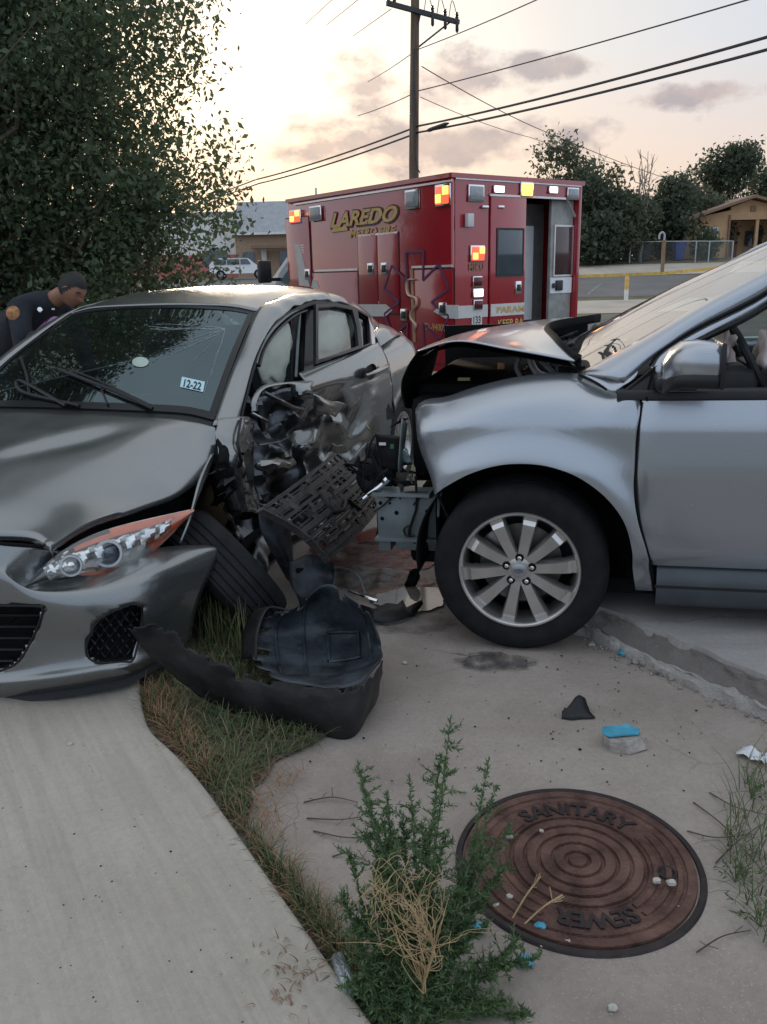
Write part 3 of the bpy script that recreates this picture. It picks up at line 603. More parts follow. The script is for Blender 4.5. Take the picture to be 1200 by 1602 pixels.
# ---- bins, bollard, post
def bin_(px,Y,cb,label,lidm):
    p=atY(px,408,Y); z=gh(p.x,Y); t=thing('wheeled_bin',label,'trash bin',loc=(p.x,Y,z),group='bins behind the far fence')
    MB().grid([[V(sx*a,sy*b,h) for sx,sy in ((-1,-1),(1,-1),(1,1),(-1,1))] for a,b,h in ((.24,.27,.08),(.32,.36,1.0))],closev=True).build('body',cb,t,smooth=0,thick=.02)
    MB().box((0,0,1.05),(.70,.80,.09),bev=.03).build('lid',lidm,t)
    for s in (-1,1): MB().lathe([(0,-.03),(.13,-.03),(.13,.03),(0,.03)],14,V(s*.3,.28,.13),(1,0,0)).build('wheel',m_dark,t)
m_bluep=pm('blue_plastic',(.03,.06,.22),.5,var=.15); m_dkp=pm('dark_bin_plastic',(.03,.04,.05),.5,var=.15); m_redp=pm('red_plastic',(.42,.06,.05),.5,var=.2)
bin_(1061,54.6,m_bluep,'blue wheeled bin behind the fence left of tan house',m_bluep)
bin_(1008,54.8,m_dkp,'dark wheeled bin with red lid behind the fence',m_redp)
bo=thing('bollard','short yellow-topped white bollard on the far pavement','bollard',loc=(10.8,37.3,gh(10.8,37.3)))
MB().lathe([(0,0),(.09,0),(.09,.45),(0,.45)],14).build('lower_shaft',m_white,bo); MB().lathe([(.09,.45),(.092,.45),(.092,.95),(.07,1.0),(0,1.02)],14).build('upper_shaft',m_yel,bo)
po=thing('goose_neck_post','brown post with curved grey pipe top on the far kerb','post',loc=(15.3,46.4,gh(15.3,46.4)))
MB().tube([V(0,0,-.1),V(0,0,1.75)],.10,10).build('shaft',pm('post_wood',(.26,.17,.10),.9,var=.25),po)
MB().tube(spline([V(0,0,1.7),V(0,0,2.0),V(-.12,0,2.14),V(-.26,0,2.02),V(-.27,0,1.8)],6),.055,8).build('pipe_top',m_galv,po)
# ---- tan brick building far left, with white block beside it
m_brick=pm('tan_brick',(.36,.25,.17),.9,var=.18,scale=6,bump=.3); m_roofg=pm('grey_roofing',(.30,.31,.325),.85,var=.12,scale=2)
bd=thing('brick_building','tan brick building with grey sloping roof beyond the rear car park','building',loc=(-12,88,gh(-12,88))); B0=Vector(bd.location)
def bw(x,y,z): return V(x,y,z)-B0
MB().box(bw(-6.5,92,3.6),(15.4,8,4.6)).build('wall',m_brick,bd,smooth=0)
MB().prism([bw(-14.4,87.4,5.75),bw(-14.4,92,9.1),bw(-14.4,96.6,5.75)],(16,0,0)).build('roof',m_roofg,bd,smooth=0)
MB().box(bw(-6.5,87.3,5.72),(16,.2,.22)).build('gutter',m_white,bd,smooth=0)
MB().box(bw(-10.4,86.7,4.4),(4.0,1.8,.28)).build('canopy',m_trim,bd,smooth=0)
MB().box(bw(-9.2,87.95,2.8),(1.3,.1,2.4)).build('door',m_dkglass,bd,smooth=0)
MB().box(bw(-11.4,87.9,3.0),(.5,.3,2.7)).build('pilaster',m_white,bd,smooth=0)
wn=MB().box(bw(-13,87.97,3.3),(1.2,.1,1.4)).build('window',m_dkglass,bd,smooth=0); MB().box(bw(-13,87.93,2.56),(1.4,.14,.1)).build('sill',m_white,wn,smooth=0)
MB().tube([bw(-6.1,91,8),bw(-6.1,91,10.2)],.1,8).build('vent_pipe',m_galv,bd)
MB().tube([bw(-13.2,89.5,6.9),bw(-13.2,89.5,7.6)],.12,8).build('vent_pipe',m_galv,bd)
wb=thing('white_shop_block','white flat-roofed block with red lower band behind the tree','building',loc=(-22,92,gh(-22,92))); W0=Vector(wb.location)
MB().box(V(-20.3,95,4.8)-W0,(11,7,6.2)).build('wall',m_white,wb,smooth=0)
MB().box(V(-20.3,91.4,2.7)-W0,(11.1,.3,2.4)).build('red_band',pm('faded_red',(.50,.17,.15),.8,var=.2),wb,smooth=0)
MB().box(V(-20.3,95,8.0)-W0,(11.3,7.3,.3)).build('parapet',m_roofg,wb,smooth=0)
MB().box(V(-17,91.2,3.6)-W0,(2.6,.12,1.5)).build('window',m_dkglass,wb,smooth=0)
# ---- far white suv in the rear car park
m_whitecar=pm('white_car_paint',(.72,.72,.72),.25,coat=.6,var=.04)
FS=Frame((-11.1,70,gh(-11.1,70)),6,0)
fs=thing('parked_suv','white suv parked far away in front of the tan building','suv',M=FS.M)
prof=[(2.45,.45),(2.48,.85),(2.3,1.02),(1.35,1.12),(.72,1.62),(-1.9,1.66),(-2.35,1.15),(-2.42,.45)]
G=[]
for y,k in ((-.92,.0),(-.95,0),(.95,0),(.92,0)):
    G.append([V(x,y*(1 if z<1.15 else .86),z) for x,z in prof])
mb=MB().grid(G,flip=True)
mb.poly(G[0]).poly(G[-1][::-1]); mb.build('body',m_whitecar,fs,smooth=30)
for s in (-1,1):
    for x0,x1 in ((.95,.12),(.04,-.95),(-1.03,-2.0)):
        t0,t1=x0-.18*(x0>.5),x1+.12*(x1<-1.5); MB().poly([V(x0,s*.945,1.14),V(x1,s*.945,1.14),V(t1,s*.842,1.55),V(t0-.1*(x0>.5),s*.842,1.55)]).build('side_window',m_dkglass,fs,smooth=0,thick=.01,offset=0)
    for x in (1.5,-1.5):
        w=MB().lathe([(.22,.0),(.36,.0),(.38,-.1),(.36,-.22),(0,-.22)],20,V(x,s*.96,.38),(0,s,0)).build('wheel',pm('tyre_rubber',(.011,.011,.012),.85,var=.3,scale=20,spec=.25),fs)
        MB().lathe([(0,.0),(.2,.0),(.22,-.02),(.22,-.1),(0,-.1)],16,V(x,s*.965,.38),(0,s,0)).build('rim',m_grey,w)
MB().poly([V(1.36,-.8,1.13),V(1.36,.8,1.13),V(.76,.72,1.58),V(.76,-.72,1.58)]).build('windshield',m_dkglass,fs,smooth=0,thick=.02)
# ================================================================ ambulance
A=Frame((.867,10.15,-.22),127,0)
amb=thing('ambulance','red boxy fire department ambulance with open rear doorway and lit lamps','ambulance',M=A.M)
def a5(cx,cy): return 400+cx*.466667,240+cy*.466667
def AL(cx,cy,dy=0.0): return A.on(*a5(cx,cy),dy)
def AB(cx,cy,dx=0.0): return A.onx(*a5(cx,cy),-dx)
def redmat(name,c):
    m=pm(name,c,.22,metal=.0,var=.10,scale=2.0,coat=1.0,spec=.6); return m
m_red=redmat('red_ambulance_paint',(.34,.013,.023)); m_seam=pm('dark_seam',(.02,.008,.008),.6,var=.1); m_silver=pm('silver_strip',(.62,.60,.60),.3,metal=.8,var=.1)
m_white2=pm('white_reflective_vinyl',(.62,.60,.58),.4,var=.08); m_gold=pm('gold_vinyl',(.56,.38,.13),.4,metal=.2,var=.15,scale=14); m_blue=pm('blue_vinyl',(.09,.022,.085),.4,var=.15)
m_lampg=pm('grey_lamp_lens',(.30,.31,.33),.15,var=.15,scale=20,spec=.8); m_chrome=pm('chrome',(.72,.73,.74),.12,metal=1,var=.06)
m_redlit=emis('lit_red_lamp',(1,.07,.03),1.1,(.5,.02,.01)); m_amb=emis('lit_amber_lamp',(1,.36,.07),1.5,(.6,.3,.1)); m_wlit=emis('lit_white_lamp',(1,.95,.95),1.2,(.8,.8,.8)); m_rdk=pm('dark_red_lens',(.10,.012,.012),.2,var=.1)
BL,BW,BZ0,BZ1=3.62,2.29,.52,2.775
m_in=pm('interior_dark_panel',(.30,.305,.285),.5,var=.2); m_inw=pm('interior_white_panel',(.74,.75,.76),.5,var=.06); m_iny=pm('interior_tan_box',(.34,.27,.14),.6,var=.15)
# shell: side walls, roof, floor, front bulkhead, rear frame around the doorway (y -.60 .. -2.22)
MB().box((BL/2,-.03,(BZ0+BZ1)/2),(BL,.06,BZ1-BZ0),bev=.02).build('left_wall',m_red,amb)
MB().box((BL/2,-BW+.03,(BZ0+BZ1)/2),(BL,.06,BZ1-BZ0),bev=.02).build('right_wall',m_red,amb)
MB().box((BL/2,-BW/2,BZ1-.03),(BL-.004,BW-.124,.055)).build('roof',m_red,amb,smooth=0)
MB().box((BL/2,-BW/2,.78),(BL-.1,BW-.13,.10)).build('floor',m_in,amb,smooth=0)
MB().box((BL-.03,-BW/2,(BZ0+BZ1)/2),(.05,BW-.13,BZ1-BZ0-.06)).build('bulkhead',m_red,amb,smooth=0)
MB().box((.028,-.33,(BZ0+BZ1)/2),(.05,.535,BZ1-BZ0-.065)).build('rear_corner_panel',m_red,amb,smooth=0)
MB().box((.028,-BW/2-.27,2.655),(.05,BW-.66,.17)).build('rear_header',m_red,amb,smooth=0)
MB().box((.028,-BW/2-.27,.68),(.05,BW-.66,.32)).build('rear_sill',m_red,amb,smooth=0)
MB().box((.0,-BW/2,BZ1-.01),(.05,BW+.03,.05)).box((BL/2,.0,BZ1-.01),(BL,.05,.05)).build('roof_moulding',m_red,amb,smooth=0)
MB().box((-.22,-BW/2,.52),(.40,BW-.1,.10),bev=.02).build('rear_step',m_chrome,amb)
# closed left leaf
d1=AB(787,175).y; d2=AB(903,160).y
yl0,yl1=-.615,-1.235
door=MB().box((.012,(yl0+yl1)/2,1.70),(.06,abs(yl1-yl0)-.012,1.72),bev=.012).build('left_door',m_red,amb)
w0=AB(808,256); w1=AB(888,405)
MB().box((-.022,(w0.y+w1.y)/2,(w0.z+w1.z)/2),(.012,abs(w1.y-w0.y),abs(w0.z-w1.z)),bev=.005).build('window',m_dkglass,door)
def ringpoly(mb,x,y0,y1,z0,z1,w,t=.014):
    mb.box((x,(y0+y1)/2,z1+w/2),(t,abs(y1-y0)+2*w,w)).box((x,(y0+y1)/2,z0-w/2),(t,abs(y1-y0)+2*w,w)).box((x,y0+w/2,(z0+z1)/2),(t,w,z1-z0)).box((x,y1-w/2,(z0+z1)/2),(t,w,z1-z0)); return mb
ringpoly(MB(),-.024,w0.y,w1.y,w1.z,w0.z,.022).build('window_gasket',m_dark,door,smooth=0)
h=AB(875,450); hb=MB().box((-.026,h.y,h.z),(.02,.10,.16),bev=.008).build('handle',m_chrome,door); MB().box((-.038,h.y,h.z),(.02,.06,.08),bev=.006).build('latch',m_dark,hb)
for cx in (765,818):
    q=AB(cx,180); MB().box((-.02,q.y,q.z),(.03,.10,.035),bev=.006).build('hinge',m_chrome,door)
# right leaf, dark inner side, with framed window, pale band and handle
yr0,yr1=-1.79,-2.215
rd=MB().box((.10,(yr0+yr1)/2,1.72),(.05,abs(yr1-yr0),1.76),bev=.01).build('right_door',m_in,amb)
MB().box((.068,-2.03,1.935),(.012,.33,.60),bev=.004).build('window',pm('door_window_reddish',(.06,.03,.03),.1,var=.5,scale=1.5,spec=.8),rd)  # reddish reflections are painted into the pane's colour
ringpoly(MB(),.066,-1.865,-2.195,1.635,2.235,.022).build('window_frame',m_silver,rd,smooth=0)
MB().box((.066,-2.0,1.50),(.012,.42,.20)).build('pale_band',m_inw,rd,smooth=0)
MB().box((.05,-1.95,1.50),(.03,.13,.13),bev=.01).box((.04,-1.84,1.5),(.02,.06,.06),bev=.008).build('handle',m_dark,rd)
MB().tube([V(.02,-2.0,2.58),V(.02,-2.18,2.36)],.018,6).build('grab_strap',m_silver,rd)
# inside: cabinet, white panel, bench
MB().box((1.75,-1.95,1.75),(2.4,.45,1.6)).build('cabinet',m_in,amb,smooth=0)
MB().box((.42,-1.66,1.66),(.05,.30,1.20)).build('white_partition',m_inw,amb,smooth=0)
MB().box((.55,-1.46,2.12),(.25,.2,.3)).build('tan_box',m_iny,amb,smooth=0)
MB().box((1.4,-1.35,.98),(1.6,.55,.32),bev=.04).build('stretcher_bench',m_in,amb)
# trim lines on the left side and rear
def strip(p,q,w,mat,name,n,lift=.012):
    p=Vector(p);q=Vector(q); d=(q-p).normalized(); n=Vector(n); up=n.cross(d)
    return MB().prism([p+up*w/2,q+up*w/2,q-up*w/2,p-up*w/2],n*lift).build(name,mat,amb,smooth=0)
for a,b,w in (((130,172),(660,90),.022),((345,275),(477,267),.026),((200,394),(343,388),.026),((525,381),(660,377),.026),((362,500),(480,499),.022)):
    p=AL(*a);q=AL(*b); zz=(p.z+q.z)/2; strip((p.x,0.002,zz),(q.x,0.002,zz),w,m_silver,'trim_strip',(0,1,0))
strip((-.002,-.06,2.735),(-.002,-2.25,2.735),.022,m_silver,'trim_strip',(-1,0,0)); strip((-.002,-.60,2.57),(-.002,-1.95,2.57),.024,m_silver,'trim_strip',(-1,0,0),.02)
# compartment doors: raised panels with recessed seams
def comp(x0,x1,z0,z1):
    MB().box(((x0+x1)/2,.006,(z0+z1)/2),(abs(x0-x1)+.02,.006,z1-z0+.02)).build('door_seam',m_seam,amb,smooth=0)
    return MB().box(((x0+x1)/2,.008,(z0+z1)/2),(abs(x0-x1)-.006,.016,z1-z0-.006),bev=.006).build('compartment_door',m_red,amb)
xs=[AL(c,400).x for c in (112,188,270,345,412,482,522,665)]
comp(xs[1],xs[0],.75,2.52); c2=comp(xs[3],xs[1]-.03,.75,1.74); c3=comp(xs[4],xs[3]-.02,1.20,2.19); c4=comp(xs[5],xs[4]-.005,1.20,2.19); c5=comp(xs[7]-.0,xs[6],.62,1.74)
for i,(cx,cy) in enumerate(((390,387),(436,386),(178,405),(502,541),(632,521))):
    p=AL(cx,cy); hb=MB().box((p.x,.022,p.z),(.13,.022,.15),bev=.008).build('paddle_handle',m_chrome,amb); MB().box((p.x,.034,p.z),(.085,.014,.09),bev=.006).build('latch',m_dark,hb)
# wheel opening, skirt and wheels
MB().lathe([(0,0),(.44,0),(.46,.02),(.50,.02),(.50,.0)],28,V(2.05,.004,.46),(0,1,0)).build('wheel_opening',m_dark,amb)
m_tyre=pm('tyre_rubber',(.011,.011,.012),.85,var=.3,scale=20,spec=.25)
for x in (2.05,5.2):
    for y in (-.02,-BW+.02):
        sgn=1 if y>-1 else -1
        w=MB().lathe([(.24,.02*0),(.37,.0),(.40,-.04),(.40,-.20),(.36,-.24),(0,-.24)],28,V(x,y+.025*sgn,.40),(0,sgn,0)).build('wheel',m_tyre,amb)
        MB().lathe([(0,.02),(.08,.02),(.1,-.02),(.2,-.05),(.24,.0),(.24,-.1)],20,V(x,y+.025*sgn,.40),(0,sgn,0)).build('rim',m_chrome,w)
# stripes
def lpoly(pts,mat,name,lift=.018): 
    P=[AL(*p) for p in pts]; return MB().prism([V(p.x,.016,p.z) for p in P],(0,lift-.016+.004,0)).build(name,mat,amb,smooth=0)
lpoly([(345,506),(440,506),(462,525),(440,546),(380,546)],m_white2,'side_stripe')
lpoly([(600,530),(625,508),(684,508),(684,553),(640,553)],m_white2,'side_stripe')
lpoly([(134,304),(150,305),(185,447),(150,442)],m_white2,'blade_stripe'); lpoly([(195,425),(205,425),(217,452),(190,450)],m_white2,'blade_stripe')
for i in range(4):
    for j in range(3):
        p=AL(150+j*6,308+i*8); MB().box((p.x,.012,p.z),(.022,.012,.022)).build('vent_dot',m_silver,amb,smooth=0)
z0,z1=AB(690,553).z,AB(690,511).z
MB().box((-.004,-.30,(z0+z1)/2),(.008,.585,z1-z0)).build('rear_stripe',m_white2,amb,smooth=0)
MB().box((-.021,(yl0+yl1)/2,(z0+z1)/2),(.006,abs(yl1-yl0)-.03,z1-z0)).build('rear_stripe',m_white2,amb,smooth=0)
# lamps
def lamp(p,n,w,h,mat,split=0,name='warning_lamp'):
    n=Vector(n); ax=0 if abs(n.x)>.5 else 1; d=[.02,w,h] if ax==0 else [w,.02,h]; 
    o=MB().box(Vector(p)+n*.012,d,bev=.006).build(name,m_chrome,amb); d2=[.02,w*.84,h*.80] if ax==0 else [w*.84,.02,h*.8]
    MB().box(Vector(p)+n*.026,d2,bev=.012).build('lens',mat,o)
    if split:
        for k,(a,b) in enumerate(((-.25,.2),(.22,-.15))):
            q=Vector(p)+n*.036; q+=(V(0,a*w,b*h) if ax==0 else V(a*w,0,b*h)); dd=[.012,w*.36,h*.4] if ax==0 else [w*.36,.012,h*.4]; MB().box(q,dd,bev=.004).build('lit_segment',m_amb,o)
    return o
Ln=(0,1,0); Bn=(-1,0,0)
p=AL(632,140); lamp((p.x,0.01,p.z),Ln,.26,.24,m_redlit,1); p=AL(530,154); lamp((p.x,.01,p.z),Ln,.27,.22,m_lampg); p=AL(205,201); lamp((p.x,.01,p.z),Ln,.30,.20,m_lampg); p=AL(138,212); lamp((p.x,.01,p.z),Ln,.30,.19,m_redlit,1)
for cx,cy,w,h,m,s in ((736,134,.25,.19,m_lampg,0),(812,121,.18,.09,m_wlit,0),(905,122,.22,.18,m_amb,1),(994,123,.16,.09,m_wlit,0),(1060,136,.22,.15,m_lampg,0),(740,336,.23,.19,m_redlit,1),(740,430,.15,.13,m_rdk,0),(742,468,.17,.11,m_wlit,0),(742,507,.15,.12,m_rdk,0)):
    p=AB(cx,cy); lamp((-.004,p.y,p.z),Bn,w,h,m,s)
p=AB(709,225); MB().box((-.04,p.y,p.z),(.06,.10,.15),bev=.01).build('rear_camera',m_white2,amb)
# lettering
def lquad(bl,br,tl,y): 
    a=AL(*bl);b=AL(*br);c=AL(*tl); return (V(a.x,y,a.z),V(b.x,y,a.z),V(a.x,y,c.z))
m_ltr=pm('dark_outline_vinyl',(.05,.012,.015),.4,var=.1)
a,b,c=lquad((258,262),(478,217),(268,197),.004)
zb=(AL(258,266).z+AL(478,222).z)/2; zt=(AL(268,198).z+AL(478,180).z)/2; xb0=AL(255,262).x; xb1=AL(479,217).x
zL=AL(400,232).z; zLt=AL(400,186).z
lettering('LAREDO','lettering_outline',m_ltr,amb,(xb0+.03,.010,zL-.035),(xb1-.03,.010,zL-.035),(xb0+.03,.010,zLt+.03),.35,.06)
lettering('LAREDO','lettering',m_gold,amb,(xb0,.016,zL-.012),(xb1,.016,zL-.012),(xb0,.016,zLt+.012),.35,.03)
# swash foot of the L
p1=AL(254,266); p2=AL(312,262); MB().prism([V(p1.x,.014,p1.z),V(p2.x,.014,p1.z+.01),V(p2.x+.03,.014,p1.z+.06),V(p1.x-.08,.014,p1.z+.06)],(0,.004,0)).build('lettering_swash',m_gold,amb,smooth=0)
q0=AL(316,256); q1=AL(472,244); q2=AL(316,238); zmid=(AL(316,250).z+AL(472,240).z)/2
lettering('METRO FIRE','lettering',m_gold,amb,(q0.x,.014,zL-.165),(q1.x,.014,zL-.165),(q0.x,.014,zL-.055),.3,.02)
q0=AL(571,592);q1=AL(650,592); lettering('T1-940004','lettering',m_gold,amb,(q0.x,.022,q0.z),(q1.x,.022,q0.z),(q0.x,.022,q0.z+.085),.0,.01)
q0=AB(714,394);q1=AB(764,394); lettering('MICU','lettering',pm('faded_gold_vinyl',(.30,.16,.09),.5,var=.1),amb,(-.006,q0.y,q0.z),(-.006,q1.y,q0.z),(-.006,q0.y,q0.z+.085),0,.02)
lettering('PARAM','lettering',m_gold,amb,(-.028,-.73,z0+.035),(-.028,yl1+.02,z0+.035),(-.028,-.73,z1-.035),0,.03)
lettering('KEEP BA','lettering',m_gold,amb,(-.028,-.75,z0-.135),(-.028,yl1+.03,z0-.135),(-.028,-.75,z0-.045),0,.02)
q=AB(740,558); MB().box((-.006,q.y,q.z),(.008,.17,.14)).build('number_plate',m_white2,amb,smooth=0); lettering('133','lettering',m_dark,amb,(-.012,q.y+.06,q.z-.045),(-.012,q.y-.06,q.z-.045),(-.012,q.y+.06,q.z+.045),0,.02)
# six-pointed medical star outline with staff and snake
sc=AL(538,498); cx_,cz_=sc.x,sc.z; R1,R2=.60,.215
star=[]
for k in range(6):
    a=R(90+60*k); d=V(math.cos(a),0,math.sin(a)); s=V(-d.z,0,d.x)*.165; star+=[d*R1-s,d*R1+s]
    a2=R(120+60*k); star.append(V(math.cos(a2),0,math.sin(a2))*.30)
P=[V(cx_-p.x*1.05,.020,cz_+p.z*1.0) for p in star]
mb=MB()
for i in range(len(P)):
    a_,b_=P[i],P[(i+1)%len(P)]; mb.bar(a_,b_,.006,.035,up=(0,1,0)) if False else mb.bar(a_,b_,.028,.008,up=(0,1,0))
mb.build('star_emblem',m_blue,amb,smooth=0)
s0=AL(527,388);s1=AL(537,632); MB().bar((s0.x,.022,s0.z),(s1.x,.022,s1.z),.045,.008,up=(0,1,0)).build('emblem_staff',pm('tan_vinyl',(.42,.24,.14),.5,var=.15),amb,smooth=0)
Sn=[AL(*q) for q in ((536,422),(517,425),(513,450),(520,475),(543,485),(544,510),(528,530),(527,552),(542,575),(535,600))]
P=spline([V(q.x,.026,q.z) for q in Sn],6); MB().tube(P,[.028]*(len(P)-6)+[.024,.02,.016,.012,.008,.004],6,flat=.4).build('emblem_snake',pm('cream_vinyl',(.62,.45,.34),.5,var=.1),amb)
# cab
m_cabw=pm('white_cab_paint',(.66,.67,.68),.25,coat=.7,var=.05)
cp=[(3.68,.55),(3.68,2.02),(3.95,2.06),(4.55,1.68),(5.55,1.42),(5.9,1.25),(5.98,.6)]
G=[[V(x,y,z) for x,z in cp] for y in (-.12,-.15+.0,-2.14,-2.17)]
for r_,k in zip(G,(0,1,1,0)):
    for v in r_: v.y+= (-.10 if v.z>1.6 and v.y>-1 else .10 if v.z>1.6 else 0)
mb=MB().grid(G); mb.poly(G[0][::-1]); mb.poly(G[-1]); cab=mb.build('cab',m_cabw,amb,smooth=20)
MB().poly([V(3.78,-.195,1.50),V(4.42,-.16,1.50),V(4.30,-.205,1.74),V(3.98,-.235,1.97),V(3.78,-.235,1.97)]).build('cab_window',pm('cab_glass',(.16,.22,.25),.05,var=.3,scale=3,spec=.9),cab,smooth=0,thick=.02,offset=0)
MB().box((4.30,.06,1.78),(.10,.22,.34),bev=.03).box((4.25,-.08,1.66),(.05,.25,.05)).build('cab_mirror',m_dark,cab)
MB().poly([V(4.0,-.3,2.03),V(4.52,-.3,1.70),V(4.52,-2.0,1.70),V(4.0,-2.0,2.03)]).build('cab_windshield',m_dkglass,cab,smooth=0,thick=.02,offset=1)
# ================================================================ silver crossover (right)
S=Frame((.545,3.07,0),166,1.0)
suv=thing('silver_crossover','silver crossover with smashed front and buckled hood at right','suv',M=S.M)
m_sil=carpaint('silver_paint',(.36,.39,.43),(.40,.37,.335),.18,.22,.10)
m_blk=pm('black_plastic',(.010,.0105,.0115),.5,spec=.3,var=.2,scale=15,bump=.1,bscale=120)
m_blk2=pm('satin_black_trim',(.014,.0145,.016),.4,spec=.35,var=.15,scale=10)
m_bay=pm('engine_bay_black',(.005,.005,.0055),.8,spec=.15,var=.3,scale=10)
m_steel=pm('primed_steel',(.17,.20,.20),.5,metal=.35,var=.2,scale=9)
m_alloy=pm('painted_alloy',(.56,.54,.52),.26,metal=.85,var=.10,scale=12)
m_disc=pm('brake_steel',(.20,.19,.18),.4,metal=.9,var=.2,scale=20)
m_shieldb=pm('shade_band',(.02,.022,.025),.3,var=.1)
m_ws=glass('suv_windshield_glass',(.55,.62,.60),.015,1.0,.10,ior=2.1)
def clampf(a,b,x): 
    t=min(1,max(0,(x-a)/(b-a))); return t*t*(3-2*t)
def Sy(x,z):
    y=float(np.interp(z,[.18,.25,.36,.42,.50,.75,.92,1.0,1.06,1.12,1.2],[-.07,-.05,-.035,.005,.012,.022,.012,-.008,-.035,-.07,-.13]))
    if x>.05: y-=.55*(x-.05)**2
    if x<-1.5: y-=.02*(x+1.5)**2
    d=math.hypot(x,(z-.36)*1.0); y+=.020*(1-clampf(.43,.53,d))*(1 if z>.3 else 0)
    y-=.008*(1 if x>-.40 else 0)*clampf(.50,.60,d)*(1-clampf(.60,.78,d))*(clampf(.3,.5,z)*(1-clampf(.72,.98,z)))
    return y
inn=[(-.432,.262),(-.416,.36),(-.408,.45),(-.375,.56),(-.305,.655),(-.205,.73),(-.10,.768),(0,.778),(.10,.768),(.195,.735),(.275,.690),(.325,.655),(.345,.636)]
out=[(-.497,.262),(-.468,.42),(-.425,.56),(-.405,.69),(-.405,.86),(-.414,1.005),(-.335,1.030),(-.20,1.085),(-.05,1.088),(.12,1.062),(.30,1.010),(.455,.945),(.372,.72)]
nI=spline([V(a,0,b) for a,b in inn],5); nO=spline([V(a,0,b) for a,b in out],5)
G=[]
for k,(a,b) in enumerate(zip(nI,nO)):
    row=[]; u=k/(len(nI)-1)
    for j in range(15):
        v=j/14; p=a.lerp(b,v); y=Sy(p.x,p.z)
        tp=clampf(.46,.56,u)*(1-clampf(.93,1,u)); y-=.115*tp*max(0,(v-.62)/.38)**2.2
        y-=.05*clampf(.85,1,u)*v          # crushed nose of the wing
        p=V(p.x,y,p.z); dn=clampf(.72,1,u); p+=mnoise.noise_vector(p*7)*.012*dn*(.4+v)
        row.append(p)
    row.insert(0,row[0]+V(0,-.045,0) ); G.append(row)
MB().grid(G,flip=False).build('front_wing',m_sil,suv,smooth=50,thick=.004)
# dark gap shadow strip behind the door gap, and arch liner
P=[]
for t in range(31):
    a=R(190-200*t/30); P.append((math.cos(a)*.425,.375+math.sin(a)*.405))
MB().grid([[V(x,y,z) for y in (-.03,-.12,-.22,-.34)] for x,z in P]).build('arch_liner',m_bay,suv,smooth=60,thick=.006,offset=1)
MB().grid([[V(x*s,-.34,.375+(z-.375)*s) for s in (.05,.5,1)] for x,z in P]).build('arch_back',m_bay,suv,smooth=0)
MB().tube([V(.33,-.10,.66),V(.345,-.105,.60),V(.35,-.11,.52)],[.010,.009,.006],5).build('liner_edge',m_steel,suv)
# torn liner flap at the nose of the wing
G=surf([[V(.345,-.06,.635),V(.36,-.14,.64)],[V(.33,-.07,.57),V(.345,-.16,.57)],[V(.30,-.06,.52),V(.33,-.16,.50)]],4,4); MB().grid(G).jitter(.012,18).build('liner_flap',m_blk,suv,thick=.004)
# door (front), with sill
def sidepanel(name,xs,zs,mat,parent,thick=.02,edge=True,extra=None):
    G=[]
    for x in xs:
        row=[V(x,Sy(x,z)+(extra(x,z) if extra else 0),z) for z in zs]; G.append(row)
    return MB().grid(G,flip=True).build(name,mat,parent,smooth=50,thick=thick)
gapx=lambda z: float(np.interp(z,[.26,.42,.56,.69,.86,1.0,1.1],[-.505,-.476,-.434,-.415,-.415,-.424,-.44]))
zs=[.375+i*(1.003-.375)/22 for i in range(23)]
G=[]
for i in range(31):
    row=[]
    for z in zs:
        x=gapx(z)-1.02*i/30*1.0; y=Sy(x,z)
        row.append(V(x,y-(.012 if i==0 else 0),z))
    row.insert(0,row[0]+V(0,-.05,-.004)); row.append(row[-1]+V(0,-.03,.012)); G.append(row)
G.insert(0,[p+V(0,-.05,0) for p in G[0]])
door=MB().grid(G,flip=True).build('front_door',m_sil,suv,smooth=50)
G=[]
for i in range(31):
    G.append([V(-1.445-1.0*i/30,Sy(-1.445-1.0*i/30,z),z) for z in zs])
MB().grid(G,flip=True).build('rear_door',m_sil,suv,smooth=50,thick=.02)
MB().grid([[V(-2.455-1.45*i/20,Sy(-2.455-1.45*i/20,z)-.25*clampf(-3.3,-4.0,-2.455-1.45*i/20)*0-.12*max(0,(i-12)/8)**2,z) for z in zs] for i in range(21)],flip=True).build('rear_quarter',m_sil,suv,smooth=50,thick=.02)
MB().box((-3.9,-.96,.75),(.05,1.7,.8),bev=.02).build('tailgate',m_sil,suv)
m_sill=pm('sill_grey_blue',(.05,.058,.066),.4,var=.15)
G=[[V(x,y,z) for y,z in ((-.16,.205),(-.06,.20),(-.032,.225),(-.022,.29),(-.026,.355),(-.06,.374))] for x in [-.505-.06*i for i in range(40)]]
MB().grid(G,flip=True).build('sill',m_sill,suv,smooth=60)
MB().box((-1.6,-.028,.290),(2.2,.012,.012)).build('sill_moulding',m_blk2,suv)
MB().box((-1.8,-.96,.24),(4.0,1.62,.06)).build('underbody',m_bay,suv,smooth=0)
# black seam lines where panels part
def seam(pts,w,name='panel_gap',mat=m_bay): return MB().tube(spline(pts,5),w,6).build(name,mat,suv)
seam([V(gapx(z)+.004,Sy(gapx(z),z)-.006,z) for z in (.262,.4,.55,.7,.86,1.0)],.0055)
# sight-line points on the upper body
def q1(cx,cy,Y): return S.on(840+cx*.3,380+cy*.3,Y)
